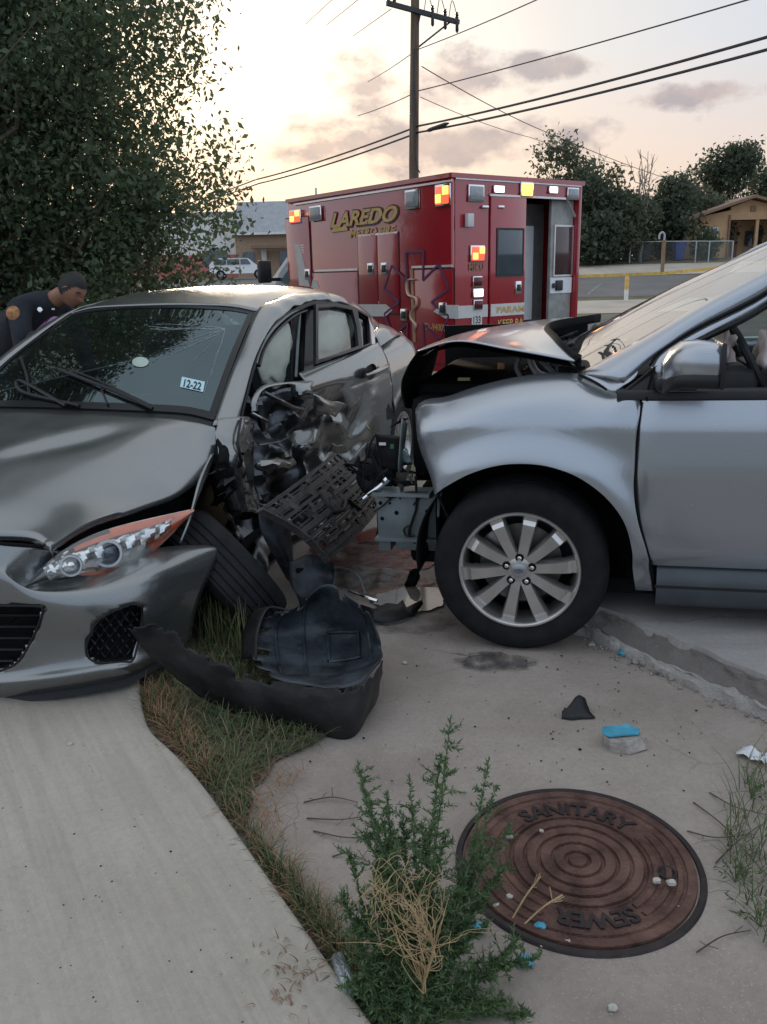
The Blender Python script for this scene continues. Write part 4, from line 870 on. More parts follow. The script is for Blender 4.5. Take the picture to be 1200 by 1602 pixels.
# cabin upper: pillar outer band between fender top and door-frame line
yA=lambda t:-.085-.235*t
gapline=[q1(590,640,-.055),q1(640,570,-.085),q1(830,450,-.15),q1(1200,262,-.235)]
ext=gapline[-1]+(gapline[-1]-gapline[-2])*.9; ext.y-=.02; top_g=V(-1.30,-.335,1.60); gapline=gapline[:3]+[gapline[3],V(-1.02,-.285,1.515),top_g,V(-1.75,-.36,1.655),V(-2.6,-.36,1.64),V(-3.5,-.38,1.52)]
wsline=[V(-.195,-.150,1.088),V(-.42,-.195,1.212),V(-.68,-.255,1.352),V(-.92,-.308,1.470),V(-1.10,-.350,1.548),V(-1.32,-.38,1.612),V(-1.75,-.40,1.685),V(-2.6,-.41,1.67),V(-3.5,-.43,1.55)]
lowp=[V(-.335,-.032,1.032)]+gapline[0:]
a=spline(wsline,6); b_=spline([gapline[0]+V(.09,.015,-.06)]+gapline[1:],6)
nn=min(len(a),len(b_)); G=[]
for k in range(nn):
    r_=[]
    for j in range(7):
        t=j/6; p=a[k].lerp(b_[k],t); p.y+=.028*math.sin(math.pi*t); p.z+=.014*math.sin(math.pi*t); r_.append(p)
    G.append(r_)
MB().grid(G).build('windshield_pillar',m_sil,suv,smooth=60,thick=.01)
seam(gapline[:6],.0048)
seam([V(-.20,-.115,1.088),V(-.255,-.075,1.065),V(-.30,-.045,1.04)],.0045)
# small fender-to-pillar fillet below the seam
G=surf([[V(-.195,-.128,1.086),V(-.30,-.042,1.040),V(-.335,-.030,1.030)],[gapline[0].lerp(wsline[1],.8),gapline[0]+V(.045,.006,-.03),gapline[0]+V(.09,.012,-.07)]],5,5)
MB().grid(G).build('pillar_foot',m_sil,suv,smooth=60,thick=.006)
# door window frame (silver) then black seal
df0=[g+V(0,-.006,-.004) for g in gapline[:7]]
df1=[V(-.50,-.045,1.075),q1(760,545,-.105),q1(910,470,-.16),q1(1200,318,-.245),V(-1.02,-.295,1.47),V(-1.32,-.34,1.545),V(-1.75,-.365,1.585)]
A_=spline(df0,5);B_=spline(df1,5)
G=[[A_[k].lerp(B_[k],t)+V(0,.010*math.sin(math.pi*t),0) for t in (0,.33,.66,1)] for k in range(len(A_))]
MB().grid(G).build('door_frame',m_sil,door,smooth=60,thick=.012)
df2=[p+V(0,-.012,-.022) for p in B_]
MB().grid([[B_[k],B_[k].lerp(df2[k],.5)+V(0,.004,0),df2[k]] for k in range(len(B_))]).build('window_seal',m_blk2,door,thick=.015)
# belt moulding and sail triangle
MB().grid([[V(x,Sy(x,1.02)+.008+dy,z) for z,dy in ((1.004,-.012),(1.008,.0),(1.030,.0),(1.040,-.004),(1.044,-.03))] for x in [-.335-.07*i for i in range(16)]],flip=True).build('belt_moulding',m_blk2,door,smooth=60)
P=[V(-.338,-.012,1.012),V(-.342,-.016,1.030),V(-.405,-.035,1.075),V(-.46,-.052,1.118),V(-.555,-.085,1.165),V(-.60,-.092,1.15),V(-.60,-.04,1.045),V(-.60,-.02,1.008)]
MB().prism(P,(0,-.012,0)).build('sail_trim',m_blk2,suv,smooth=0,bevel=.003)
seam([V(-.437,-.006,1.005),V(-.447,-.030,1.06),V(-.463,-.05,1.12)],.004)
# mirror
mir=MB()
ms=[(-.478,.085,1.118,.045,.030),(-.498,.115,1.142,.080,.052),(-.535,.142,1.156,.098,.066),(-.58,.152,1.157,.104,.070),(-.625,.150,1.155,.104,.068),(-.645,.148,1.153,.098,.063)]
def ring(x,yc,zc,ry,rz,n=20,e=.55):
    o=[]
    for k in range(n):
        a=2*math.pi*k/n; c,s=math.cos(a),math.sin(a); o.append(V(x,yc+ry*math.copysign(abs(c)**(e*.85),c),zc+rz*math.copysign(abs(s)**e,s)))
    return o
G=[ring(*r_) for r_ in ms]; mir.grid(G,closev=True); mir.poly(G[0]); mi=mir.build('mirror',m_sil,suv,smooth=45)
mb=MB(); G=[ring(x,y,z-.050,ry*1.03,.034,20,.6) for x,y,z,ry,rz in ms]; mb.grid(G,closev=True).poly(G[0]).poly(G[-1]); mb.box((-.53,.03,1.075),(.14,.16,.05),bev=.015); mb.build('mirror_base',m_blk2,mi,smooth=45)
MB().box((-.648,.15,1.152),(.006,.19,.125)).build('mirror_glass',m_chrome,mi)
MB().box((-.652,.15,1.15),(.016,.21,.15),bev=.006).build('mirror_rim',m_blk2,mi)
# windshield, cowl, roof, far side
ws=[]
for t,(xn,xc,zn,zc,yn) in zip((0,.5,1),((-.195,.0,1.083,1.075,-.147),(-.67,-.52,1.338,1.340,-.243),(-1.13,-1.03,1.553,1.565,-.343))):
    ws.append([V(xn,yn,zn),V(xn+(xc-xn)*.62,yn*.5-.94*.5+.10*(1-1),zn+(zc-zn)*.6),V(xc,-.95,zc),V(xn+(xc-xn)*.62,-1.9-(yn*.5-.94*.5),zn+(zc-zn)*.6),V(xn,-1.9-yn,zn)])
MB().grid(surf(ws,8,8)).build('windshield',m_ws,suv,smooth=180)
MB().grid(surf([[p+V(.005,0,-.006) for p in ws[0]],[p+V(.10,0,-.075) for p in ws[0]]],3,8)).build('cowl_panel',m_blk,suv,thick=.01)
rf=[[p.copy() for p in ws[2]]]
for dx,dz in ((-.5,.065),(-1.2,.075),(-2.0,.03),(-2.55,-.05)): rf.append([p+V(dx,0,dz-.02*0) for p in ws[2]])
MB().grid(surf(rf,4,6)).build('roof',m_sil,suv,smooth=180,thick=.02)
MB().grid([[V(x,-1.9-Sy(x,z),z) for z in (.25,.4,.7,.9,1.0,1.08)] for x in [.4-.14*i for i in range(31)]]).build('right_side',m_sil,suv,smooth=60,thick=.02)
MB().grid([[V(p.x,-1.9-p.y,p.z) for p in r_] for r_ in G] if False else [[V(a[k].x,-1.9-a[k].y,a[k].z),V(b_[k].x,-1.9-b_[k].y,b_[k].z)] for k in range(nn)]).build('right_pillar',m_sil,suv,thick=.02)
for x in (-1.42,-2.46): MB().bar(V(x,-.12,1.02),V(x-.05,-.36,1.60),.06,.10).bar(V(x,-1.78,1.02),V(x-.05,-1.54,1.60),.06,.10).build('roof_pillar',m_blk2,suv,smooth=0)
for y0,y1 in ((-.10,-.345),(-1.80,-1.555)): MB().poly([V(-1.50,y0,1.04),V(-2.40,y0,1.05),V(-2.48,y1,1.58),V(-1.56,y1,1.58)]).build('rear_door_glass',glass('side_glass',(.45,.5,.5),.02),suv,smooth=0,thick=.004)
MB().poly([V(-.62,-1.80,1.06),V(-1.40,-1.80,1.05),V(-1.46,-1.56,1.56),V(-1.2,-1.58,1.52)]).build('far_door_glass',glass('clear_side_glass',(.82,.88,.86),.02),suv,smooth=0,thick=.004)
MB().poly([V(-3.75,-.4,1.05),V(-3.75,-1.5,1.05),V(-3.45,-1.45,1.52),V(-3.45,-.45,1.52)]).build('rear_glass',MATS['side_glass'],suv,smooth=0,thick=.004)
# buckled hood: near edge, two inner rows, far edge (sight lines on known width stations)
def row(pts): return [S.on(*p) for p in pts]
H=[row([(652,551,-.30),(715,535,-.22),(792,547,-.18),(850,557,-.16),(901,567,-.15)]),
   row([(664,545,-.50),(720,530,-.48),(790,535,-.46),(832,536,-.44),(866,532,-.42)]),
   row([(674,540,-.95),(727,523,-.95),(797,516,-.92),(836,511,-.88),(857,510,-.82)]),
   row([(684,537,-1.5),(738,519,-1.5),(812,507,-1.5),(866,500,-1.45),(934,496,-1.40)])]
Hs=surf(H,8,8); MB().grid(Hs).build('hood',m_sil,suv,smooth=60,thick=.006,offset=1)
Hl=[[p+V(0,0,-.022) for p in r_] for r_ in H]; MB().grid(surf(Hl,6,6)).build('hood_liner',m_bay,suv,smooth=60)
# rear lip of the hood, rolled up
lip=[[p.copy() for p in [r_[-1] for r_ in H]],[r_[-1]+V(-.015,.0,.012) for r_ in H],[r_[-1]+V(-.012,0,-.025) for r_ in H]]
MB().grid(surf(lip,3,6)).build('hood_rear_lip',m_bay,suv,thick=.006)
# folded-down front of the hood (its dark inner face shows)
F_=[[p+V(.004,0,-.004) for p in [r_[0] for r_ in H]],row([(636,580,-.40),(650,573,-.62),(664,566,-.95),(680,560,-1.5)]),row([(627,612,-.42),(640,606,-.62),(655,598,-.95),(672,590,-1.5)]),row([(634,640,-.42),(645,636,-.62),(657,626,-.95),(672,616,-1.5)])]
MB().grid(surf(F_,6,5)).jitter(.012,9).build('hood_front_fold',m_bay,suv,smooth=60,thick=.008)
# engine bay
eb=thing  # (kept as parts of the crossover)
MB().box((.10,-.62,.80),(.62,.34,.30),bev=.04).box((.22,-1.1,.85),(.5,.6,.30),bev=.05).build('engine_cover',m_bay,suv)
MB().box((.20,-1.08,.88),(.64,1.1,.28),bev=.05).box((.40,-.62,.80),(.22,.5,.34),bev=.04).box((-.17,-.95,.98),(.10,1.5,.26)).box((.18,-1.74,.98),(.80,.05,.42)).build('bay_filler',m_bay,suv)
MB().box((-.02,-.40,.92),(.30,.18,.18),bev=.03).build('battery_box',m_bay,suv)
MB().grid([[V(x,-.30-.10*(x>.3),z) for z in (.60,.8,.96)] for x in (-.22,0,.2,.38,.50)]).build('inner_wing',m_bay,suv,thick=.01)
MB().box((.34,-.9,.66),(.06,1.2,.40)).build('radiator',m_bay,suv)
MB().box((.02,-.95,.45),(.9,1.1,.25)).build('subframe',m_bay,suv,smooth=0)
m_hose=pm('grey_hose',(.09,.09,.095),.5,var=.2)
pts=[S.on(x,y,-.30) for x,y in ((812,560),(808,575),(815,592),(812,606))]; MB().tube(spline(pts,6),.010,7).build('hose',m_hose,suv)
m_res=pm('grey_reservoir',(.24,.24,.23),.45,var=.25,scale=18)
pts=[S.on(x,y,-.32) for x,y in ((829,556),(832,570),(842,584),(858,590))]; MB().tube(spline(pts,6),[.012]+[.024]*17+[.014],8,flat=.6).build('washer_bottle',m_res,suv)
pts=[S.on(x,y,-.26) for x,y in ((846,563),(858,575),(872,588),(876,594))]; MB().tube(spline(pts,6),.012,7).build('hinge_arm',m_steel,suv)
pts=[S.on(x,y,-.24) for x,y in ((874,564),(880,575),(888,588),(900,592))]; MB().tube(spline(pts,6),[.01]*19,6).build('hinge_arm',m_res,suv)
MB().grid(surf([row([(862,563,-.28),(898,571,-.24)]),row([(870,580,-.30),(900,584,-.26)]),row([(878,596,-.28),(905,592,-.24)])],5,5)).jitter(.015,14).build('crumpled_apron',m_steel,suv,thick=.004)
p=S.on(784,572,-.30); MB().box(p,(.03,.02,.028),bev=.004).build('fuse_clip',pm('orange_clip',(.16,.06,.02),.5),suv)
p=S.on(726,593,-.31); MB().box(p,(.05,.012,.012)).build('label_tag',pm('yellow_tag',(.14,.11,.04),.6),suv)
# wiring at the cowl (seen past the hood's rear edge)
rg=np.random.default_rng(5)
for i in range(9):
    y=-.55-.1*i; a=V(-.05+rg.normal(0,.02),y,1.12); pts=[a+V(rg.normal(0,.05)-.03*k,rg.normal(0,.05)-.02*k,.012*k+rg.normal(0,.015)) for k in range(4)]; MB().tube(spline(pts,5),.006,5).build('wire_loom',m_blk,suv)
MB().tube([V(-.10,-.7,1.135),V(-.22,-1.0,1.17),V(-.26,-1.35,1.19)],.010,6).build('wiper',m_blk,suv)
# front rail with crash box
rail=MB().box((.528,-.29,.475),(.235,.075,.185),bev=.006).build('crash_rail',m_steel,suv)
MB().box((.53,-.275,.578),(.25,.13,.012)).box((.515,-.275,.378),(.27,.12,.014)).box((.40,-.285,.45),(.03,.085,.22)).build('rail_flange',m_steel,rail,smooth=0)
for cx,cy,rr_ in ((175,735,.009),(250,737,.006),(250,707,.006),(302,812,.010),(190,857,.009),(540,800,.009),(330,700,.005)):
    p=S.on(560+cx*.2,640+cy*.2,-.2515); MB().lathe([(0,0),(rr_,0),(rr_,-.004),(0,-.004)],10,p,(0,1,0)).build('bolt_hole',m_bay,rail)
MB().box((.42,-.3,.345),(.30,.10,.05),bev=.01).box((.62,-.30,.345),(.05,.06,.07)).build('lower_bracket',m_steel,suv)
MB().box((.35,-.42,.34),(.34,.22,.2),bev=.03).build('skid_block',m_bay,suv)
for pts,r_ in (([(650,745),(652,790),(645,815),(640,835),(650,850)],.006),([(575,775),(590,768),(610,778),(640,770),(668,772)],.006),([(640,822),(632,828),(636,838),(648,838)],.004),([(647,790),(660,775),(668,770)],.005),([(586,800),(600,790),(620,772)],.004)):
    MB().tube(spline([S.on(x,y,-.24) for x,y in pts],5),r_,6).build('wire_loom',m_blk,suv)
MB().tube(spline([S.on(x,y,-.28) for x,y in ((569,780),(582,770),(598,758),(607,748))],4),[.010]*3+[.012]*7+[.016]*3,8).build('bent_strut',m_chrome,suv)
MB().grid(surf([row([(628,655,-.2),(636,662,-.24)]),row([(625,690,-.2),(631,700,-.25)]),row([(622,735,-.22),(628,738,-.26)])],4,3)).build('lamp_bracket',m_steel,suv,thick=.006)
MB().grid(surf([row([(588,676,-.30),(628,682,-.26)]),row([(590,700,-.32),(626,706,-.28)]),row([(598,735,-.34),(622,738,-.30)])],4,4)).jitter(.01,12).build('torn_shroud',m_blk,suv,thick=.004)
p=S.on(599,694,-.295); MB().box(p+V(0,.006,0),(.03,.003,.012)).build('part_sticker',m_white2,suv,smooth=0)
p=S.on(614,698,-.285); MB().box(p+V(0,.006,0),(.016,.003,.02)).build('part_sticker',pm('green_sticker',(.03,.14,.07),.5),suv,smooth=0)
m_lens=pm('broken_lamp_lens',(.30,.42,.46),.15,metal=.4,var=.4,scale=30,spec=.9)
MB().grid(surf([row([(632,700,-.22),(638,706,-.22)]),row([(630,714,-.24),(642,716,-.22)]),row([(634,722,-.26),(645,722,-.24)])],4,4)).jitter(.008,30).build('broken_lamp',m_lens,suv,thick=.006)
rg=np.random.default_rng(8)
for i in range(14):
    x,y=rg.uniform(608,672),rg.uniform(725,775); p=S.on(x,y,-.27); q=S.on(x+rg.normal(0,10),y+rg.normal(0,9),-.24); q2=S.on(x+rg.normal(0,12),y+rg.normal(0,10),-.30)
    MB().add([p,q,q2,(p+q)/2+V(0,.01,.01)],[(0,1,3),(3,1,2),(0,3,2)]).build('torn_shard',(m_blk,m_steel,m_blk,m_bay)[i%4],suv,smooth=0,thick=.004)
# torn cover and ducting crushed in between the two cars
MB().grid(surf([row([(575,690,-.42),(600,705,-.38),(622,720,-.34)]),row([(566,725,-.45),(592,742,-.40),(616,752,-.36)]),row([(560,760,-.48),(584,776,-.42),(604,768,-.38)])],5,5)).map(lambda v:v+mnoise.noise_vector(v*13)*.03).build('torn_cover',m_blk,suv,smooth=25,thick=.005)
MB().grid(surf([row([(598,850,-.45),(640,850,-.40)]),row([(590,838,-.55),(650,835,-.50)]),row([(588,800,-.62),(655,800,-.6)])],4,4)).map(lambda v:v+mnoise.noise_vector(v*11)*.03).build('splash_shield',m_bay,suv,smooth=25,thick=.005)
rg=np.random.default_rng(28)
for i in range(16):
    x,y=rg.uniform(562,630),rg.uniform(655,770); p=S.on(x,y,-.40); q=S.on(x+rg.normal(0,13),y+rg.normal(0,12),-.36); q2=S.on(x+rg.normal(0,14),y+rg.normal(0,13),-.44)
    MB().add([p,q,q2,(p+q)/2+V(0,.012,.012)],[(0,1,3),(3,1,2),(0,3,2)]).build('torn_shard',(m_blk,m_bay,m_blk,m_steel)[i%4],suv,smooth=0,thick=.004)
for i in range(5):
    pts=[S.on(rg.uniform(565,625),rg.uniform(680,780),-.38) for _ in range(4)]; MB().tube(spline(pts,5),.005,5).build('wire_loom',m_blk,suv)
# wheel
wh=bpy.data.objects.new('wheel',None); col.objects.link(wh); wh.parent=suv; wh.location=(.013,0,.339); 
tp=[(.232,-.018),(.240,.002),(.252,.008),(.285,.016),(.312,.012),(.328,.0),(.338,-.016),(.3445,-.035)]
for k in range(4): tp+=[(.3455,-.045-k*.038),(.3455,-.066-k*.038),(.338,-.068-k*.038),(.338,-.078-k*.038)]
tp+=[(.3455,-.20),(.335,-.215),(.31,-.23),(.24,-.215),(.232,-.20)]
ty=MB().lathe(tp,96,(0,0,0),(0,1,0)).build('tyre',m_tyre,wh,smooth=35)
rim=MB().lathe([(.238,-.012),(.2395,.004),(.236,.009),(.229,.009),(.223,.002),(.219,-.012),(.214,-.05),(.208,-.12),(.20,-.18)],72,(0,0,0),(0,1,0)).build('rim',m_alloy,wh,smooth=40)
m_brl=pm('dark_barrel',(.02,.02,.021),.6,metal=.4,var=.2); 
MB().lathe([(0,-.165),(.20,-.165),(.205,-.10)],40,(0,0,0),(0,1,0)).build('barrel_back',m_brl,rim)
MB().lathe([(.06,-.10),(.165,-.10),(.165,-.125),(.06,-.125)],40,(0,0,0),(0,1,0)).build('brake_disc',m_disc,wh)
MB().box((.10,-.105,.09),(.10,.06,.10),Matrix.Rotation(R(40),3,'Y'),bev=.02).build('brake_caliper',m_disc,wh)
for k in range(10):
    a=2*math.pi*(k+.18)/10; M=Matrix.Rotation(a,3,'Y'); mb=MB()
    prof=[(.040,.019,-.008,.0),(.08,.0205,-.002,-.02),(.14,.0235,.004,-.02),(.190,.027,.003,-.02),(.207,.0285,-.007,-.03),(.2225,.0295,-.004,-.03)]
    rows=[]
    for r_,w,yt,yb in prof: rows.append([M@V(r_,yb-.025,-w*1.12),M@V(r_,yt-.010,-w*1.06),M@V(r_,yt,-w*.86),M@V(r_,yt,w*.86),M@V(r_,yt-.010,w*1.06),M@V(r_,yb-.025,w*1.12)])
    mb.grid(rows).build('spoke',m_alloy,rim,smooth=28)
MB().lathe([(0,-.002),(.034,-.002),(.062,-.010),(.070,-.03),(.06,-.06)],40,(0,0,0),(0,1,0)).build('hub',m_alloy,rim)
hc=MB().lathe([(0,.006),(.022,.005),(.029,.002),(.031,-.006)],32,(0,0,0),(0,1,0)).build('hub_cap',pm('hub_cap_grey',(.34,.34,.35),.3,metal=.6,var=.1),rim)
MB().add([V(.018*math.cos(2*math.pi*k/24),.0068,.009*math.sin(2*math.pi*k/24)) for k in range(24)],[tuple(range(24))]).build('oval_emblem',pm('emblem_grey_blue',(.10,.12,.16),.3,metal=.3),hc,smooth=0)
lettering('Ford','emblem_script',m_chrome,hc,(.012,.0075,-.004),(-.012,.0075,-.004),(.012,.0075,.005),.3,.0)
for k in range(5):
    a=2*math.pi*k/5+.35; c=V(math.cos(a)*.052,0,math.sin(a)*.052)
    MB().lathe([(.0,-.004),(.0155,-.004),(.0165,-.001),(.0165,-.02)],18,c,(0,1,0)).build('lug_recess',m_bay,rim); MB().lathe([(0,.007),(.006,.007),(.009,.004),(.009,-.01)],6,c,(0,1,0)).build('lug_nut',m_chrome,rim,smooth=0)
for y in (-1.9,):
    w2=MB().lathe([(.0,.0),(.22,.0),(.24,-.0),(.33,-.0),(.345,-.05),(.345,-.2),(.24,-.22)],40,(0,y,.339),(0,-1,0)).build('wheel',m_tyre,suv)
for y,s in ((-.03,1),(-1.87,-1)):
    w2=MB().lathe([(.0,-.02),(.22,-.02),(.24,-.0),(.33,-.0),(.345,-.05),(.345,-.2),(.24,-.22)],40,(-2.82,y,.345),(0,s,0)).build('wheel',m_tyre,suv); MB().lathe([(0,.0),(.2,.0),(.22,-.02)],24,(-2.82,y,.345),(0,s,0)).build('rim',m_alloy,w2)
# cabin: dash, wheel, seats, airbags
MB().box((-.62,-.95,.98),(.45,1.55,.24),bev=.06).build('dashboard',m_blk,suv)
m_seat=pm('seat_fabric',(.16,.145,.13),.9,var=.2,scale=20,bump=.3)
for y in (-.5,-1.35):
    st=MB().box((-1.55,y,.72),(.55,.5,.2),bev=.06).box((-1.85,y,1.05),(.18,.48,.65),Matrix.Rotation(R(-12),3,'Y'),bev=.07).build('seat',m_seat,suv); MB().box((-1.95,y,1.45),(.10,.27,.18),bev=.04).build('headrest',m_seat,st)
G=[]
for k in range(28):
    a=2*math.pi*k/28; c=V(-.835,-.44,1.08)+(V(0,1,0)*math.cos(a)+V(.42,0,.90)*math.sin(a))*.185; G.append(c)
sw=MB(); sw.tube(G+[G[0],G[1]],.016,8,cap=False); sw.bar(V(-.835,-.44,1.08)+V(0,.17,0),V(-.835,-.44,1.08)-V(0,.17,0),.03,.03); sw.build('steering_wheel',m_blk,suv)
m_bag=pm('airbag_cloth',(.55,.46,.44),.85,var=.10,scale=6,bump=.3,bscale=25)
def bag(name,c,r,parent,mat,seed,amp=.3,sc=5,n=20,M=None):
    mb=MB(); G=[]
    for i in range(n+1):
        t=math.pi*i/n; rw=[]
        for k in range(2*n):
            a=2*math.pi*k/(2*n); d=V(math.sin(t)*math.cos(a),math.sin(t)*math.sin(a),math.cos(t)); k_=1+amp*mnoise.noise(d*1.6+V(seed,0,0))+amp*.35*abs(mnoise.noise(d*sc+V(0,seed,0))); rw.append(V(d.x*r[0]*k_,d.y*r[1]*k_,d.z*r[2]*k_))
        G.append(rw)
    mb.grid(G,closev=True)
    if M: mb.map(lambda v:M@v)
    mb.map(lambda v:v+Vector(c)); return mb.build(name,mat,parent,smooth=180)
bag('airbag',(-.745,-.42,1.165),(.035,.12,.075),suv,m_bag,3,.6,6)
bag('airbag',(-.76,-.40,1.08),(.022,.05,.07),suv,m_bag,7,.6,6)
bag('airbag',(-.925,-.44,1.13),(.055,.16,.09),suv,m_bag,9,.6,5)
# ================================================================ gray sedan (left)
M=Frame((-.678,3.319,-.1),251.6,1.85)
sed=thing('gray_sedan','gunmetal gray sedan with crushed driver side and torn front wheel','sedan',M=M.M)
m_gry=carpaint('gunmetal_paint',(.185,.197,.203),(.33,.315,.275),.30,.20,.22)
m_frit=pm('black_frit',(.006,.007,.008),.3,spec=.3,var=.1)
m_crush=pm('crushed_dark_metal',(.085,.092,.10),.32,metal=.8,var=.5,scale=9,coat=.3)
m_wsg=glass('sedan_windshield_glass',(.22,.32,.33),.02,(.62,.80,.86),.02,ior=1.75)
m_sgl=glass('sedan_side_glass',(.70,.76,.74),.02)
YC=-.8775
def mir(p): return V(p.x,2*YC-p.y,p.z)
def full(row): return row+[mir(p) for p in row[-2::-1]]
def mp(x,y,Y): return M.on(x,y,Y)
# hood
Le=[mp(336,668,-.13),mp(335,704,-.11),mp(319,735,-.11),mp(277,769,-.14),mp(213,793,-.17),mp(133,820,-.215),mp(80,853,-.25)]
c1=[V(-.285,-.30,.962),V(-.17,-.30,.945),V(-.03,-.30,.905),V(.13,-.31,.862),V(.32,-.33,.818),V(.51,-.36,.785),V(.655,-.38,.742)]
c2=[V(-.245,-.56,.982),V(-.09,-.56,.960),V(.07,-.57,.925),V(.24,-.58,.895),V(.43,-.59,.852),V(.60,-.60,.805),V(.725,-.62,.752)]
c3=[V(-.22,YC,.988),V(-.05,YC,.968),V(.12,YC,.945),V(.31,YC,.905),V(.50,YC,.865),V(.65,YC,.82),V(.755,YC,.762)]
Hd=[full([Le[i],c1[i],c2[i],c3[i]]) for i in range(7)]
HdG=surf(Hd,7,8)
def hooddent(p):
    # long soft buckle from the left hinge towards the lamp
    d=abs((p.x+.25)*.55+(p.y+.55))/.09; k=math.exp(-d*d)*clampf(-.25,.05,p.x)*(1-clampf(.35,.6,p.x)); p=p+V(0,0,.016*k)
    d2=abs((p.x+.25)*.75+(p.y+.36))/.07; k2=math.exp(-d2*d2)*clampf(-.22,0,p.x)*(1-clampf(.2,.5,p.x)); return p+V(0,0,-.012*k2)+V(0,0,.003*mnoise.noise(p*5))
HdG=[[hooddent(p) for p in r_] for r_ in HdG]
for r_ in HdG: r_.insert(0,r_[0]+V(0,.004,-.02)); r_.append(r_[-1]+V(0,-.004,-.02))
HdG.append([p+V(.008,0,-.022) for p in HdG[-1]])
MB().grid(HdG,flip=True).build('hood',m_gry,sed,smooth=60,thick=.004)
# bay under the hood
MB().box((.20,YC,.58),(.75,1.25,.34),bev=.05).build('engine_bay',m_bay,sed)
# windshield
wsr=[[V(-.315,-.155,.962),V(-.33,-.32,.985),V(-.285,-.57,1.0),V(-.262,YC,1.006)],[V(-.70,-.228,1.185),V(-.695,-.37,1.212),V(-.675,-.60,1.228),V(-.665,YC,1.234)],[V(-1.105,-.315,1.365),V(-1.105,-.44,1.387),V(-1.10,-.65,1.400),V(-1.10,YC,1.405)]]
W=[full(r_) for r_ in wsr]
wsO=MB().grid(surf(W,10,6),flip=True).build('windshield',m_wsg,sed,smooth=180)
from mathutils.bvhtree import BVHTree
_WS=surf(W,10,6); _wv=[q for r_ in _WS for q in r_]; _nc=len(_WS[0]); _bvh=BVHTree.FromPolygons(_wv,[(i*_nc+k,i*_nc+k+1,(i+1)*_nc+k+1,(i+1)*_nc+k) for i in range(len(_WS)-1) for k in range(_nc-1)])
def wsp(px_,py_,lift=.004):
    """point of the windshield under a sight line, lifted off the glass"""
    d_=ray(px_,py_); dl=V(d_.dot(M.x),d_.dot(M.y),d_.dot(M.z)).normalized(); o=M.l(CAM); h,n,_,_=_bvh.ray_cast(o,dl)
    if h is None: h,n,_,_=_bvh.find_nearest(o+dl*3.9)
    if n.z<0: n=-n
    return h+n*lift
# frit bands follow the glass edge
def band(edgeA,edgeB,name='frit_band',lift=.003):
    A_=spline(edgeA,6);B_=spline(edgeB,6); return MB().grid([[a_+V(.002,0,lift),b_+V(.002,0,lift)] for a_,b_ in zip(A_,B_)]).build(name,m_frit,wsO,smooth=180)
band(W[0],[W[0][j].lerp(W[1][j],.10) for j in range(7)]); band(W[2],[W[2][j].lerp(W[1][j],.07) for j in range(7)])
for j,k in ((0,1),(6,5)): band([W[i][j] for i in range(3)],[W[i][j].lerp(W[i][k],.22) for i in range(3)])
MB().grid(surf([[p+V(.045,0,-.030) for p in W[0]],[p+V(.0,0,-.012) for p in W[0]],[p+V(-.02,0,-.05) for p in W[0]]],3,6)).build('cowl_panel',m_blk,sed,thick=.006)
# wipers
def wip(pts,label=None):
    P=[wsp(*p,.018) for p in pts]; o=MB().tube(spline(P,6),.009,6).build('wiper_arm',m_blk,sed); return P
P=wip([(95,582),(140,600),(190,620),(240,650)]); MB().tube(spline([wsp(108,580,.014),wsp(160,600,.010),(wsp(235,636,.010))],6),.008,5,flat=.5).build('wiper_blade',m_blk,sed)
P=wip([(30,550),(36,600),(40,618),(80,640)]); MB().tube(spline([wsp(35,562,.014),wsp(44,590,.012),(wsp(48,618,.012))],6),.007,5,flat=.5).build('wiper_blade',m_blk,sed)
MB().tube([wsp(165,600,.014),wsp(160,612,.010),wsp(170,636,.012)],.005,5).build('wiper_link',m_blk,sed)
# inspection sticker, a pale green disc and cracks on the glass
def gquad(pts,mat,name,lift=.003): return MB().add([wsp(*p,lift) for p in pts],[(0,1,2,3)]).build(name,mat,wsO,smooth=0)
gquad([(285,590),(321,598),(318,614),(282,606)],pm('pale_blue_sticker',(.42,.62,.66),.6,var=.06),'inspection_sticker')
lettering('12-22','sticker_lettering',m_frit,wsO,wsp(287,606,.005),wsp(314,612,.005),wsp(289.5,594,.005),0,.02)
c=[wsp(220+13*math.cos(a*math.pi/8),567+8*math.sin(a*math.pi/8),.003) for a in range(16)]; MB().add(c,[tuple(range(16))]).build('round_disc',pm('pale_green_disc',(.34,.42,.36),.6),wsO,smooth=0)
m_crk=pm('crack_white',(.42,.46,.46),.5,var=.2)
rg=np.random.default_rng(3); cx0,cy0=352,515
for i in range(13):
    a=rg.uniform(1.6,4.2); L_=rg.uniform(35,150); pts=[(cx0,cy0)]
    for k in range(5): pts.append((pts[-1][0]+math.cos(a)*L_/5+rg.normal(0,2),pts[-1][1]-math.sin(a)*-1*L_/5*.8*abs(math.sin(a)+.5)+rg.normal(0,2)))
    pts=[p for p in pts if 120<p[0]<372 and 486<p[1]<640 and p[0]<395-(p[1]-488)*.36-6]
    if len(pts)>1: MB().tube([wsp(*p,.002) for p in pts],.0007,3).build('glass_crack',m_crk,wsO)
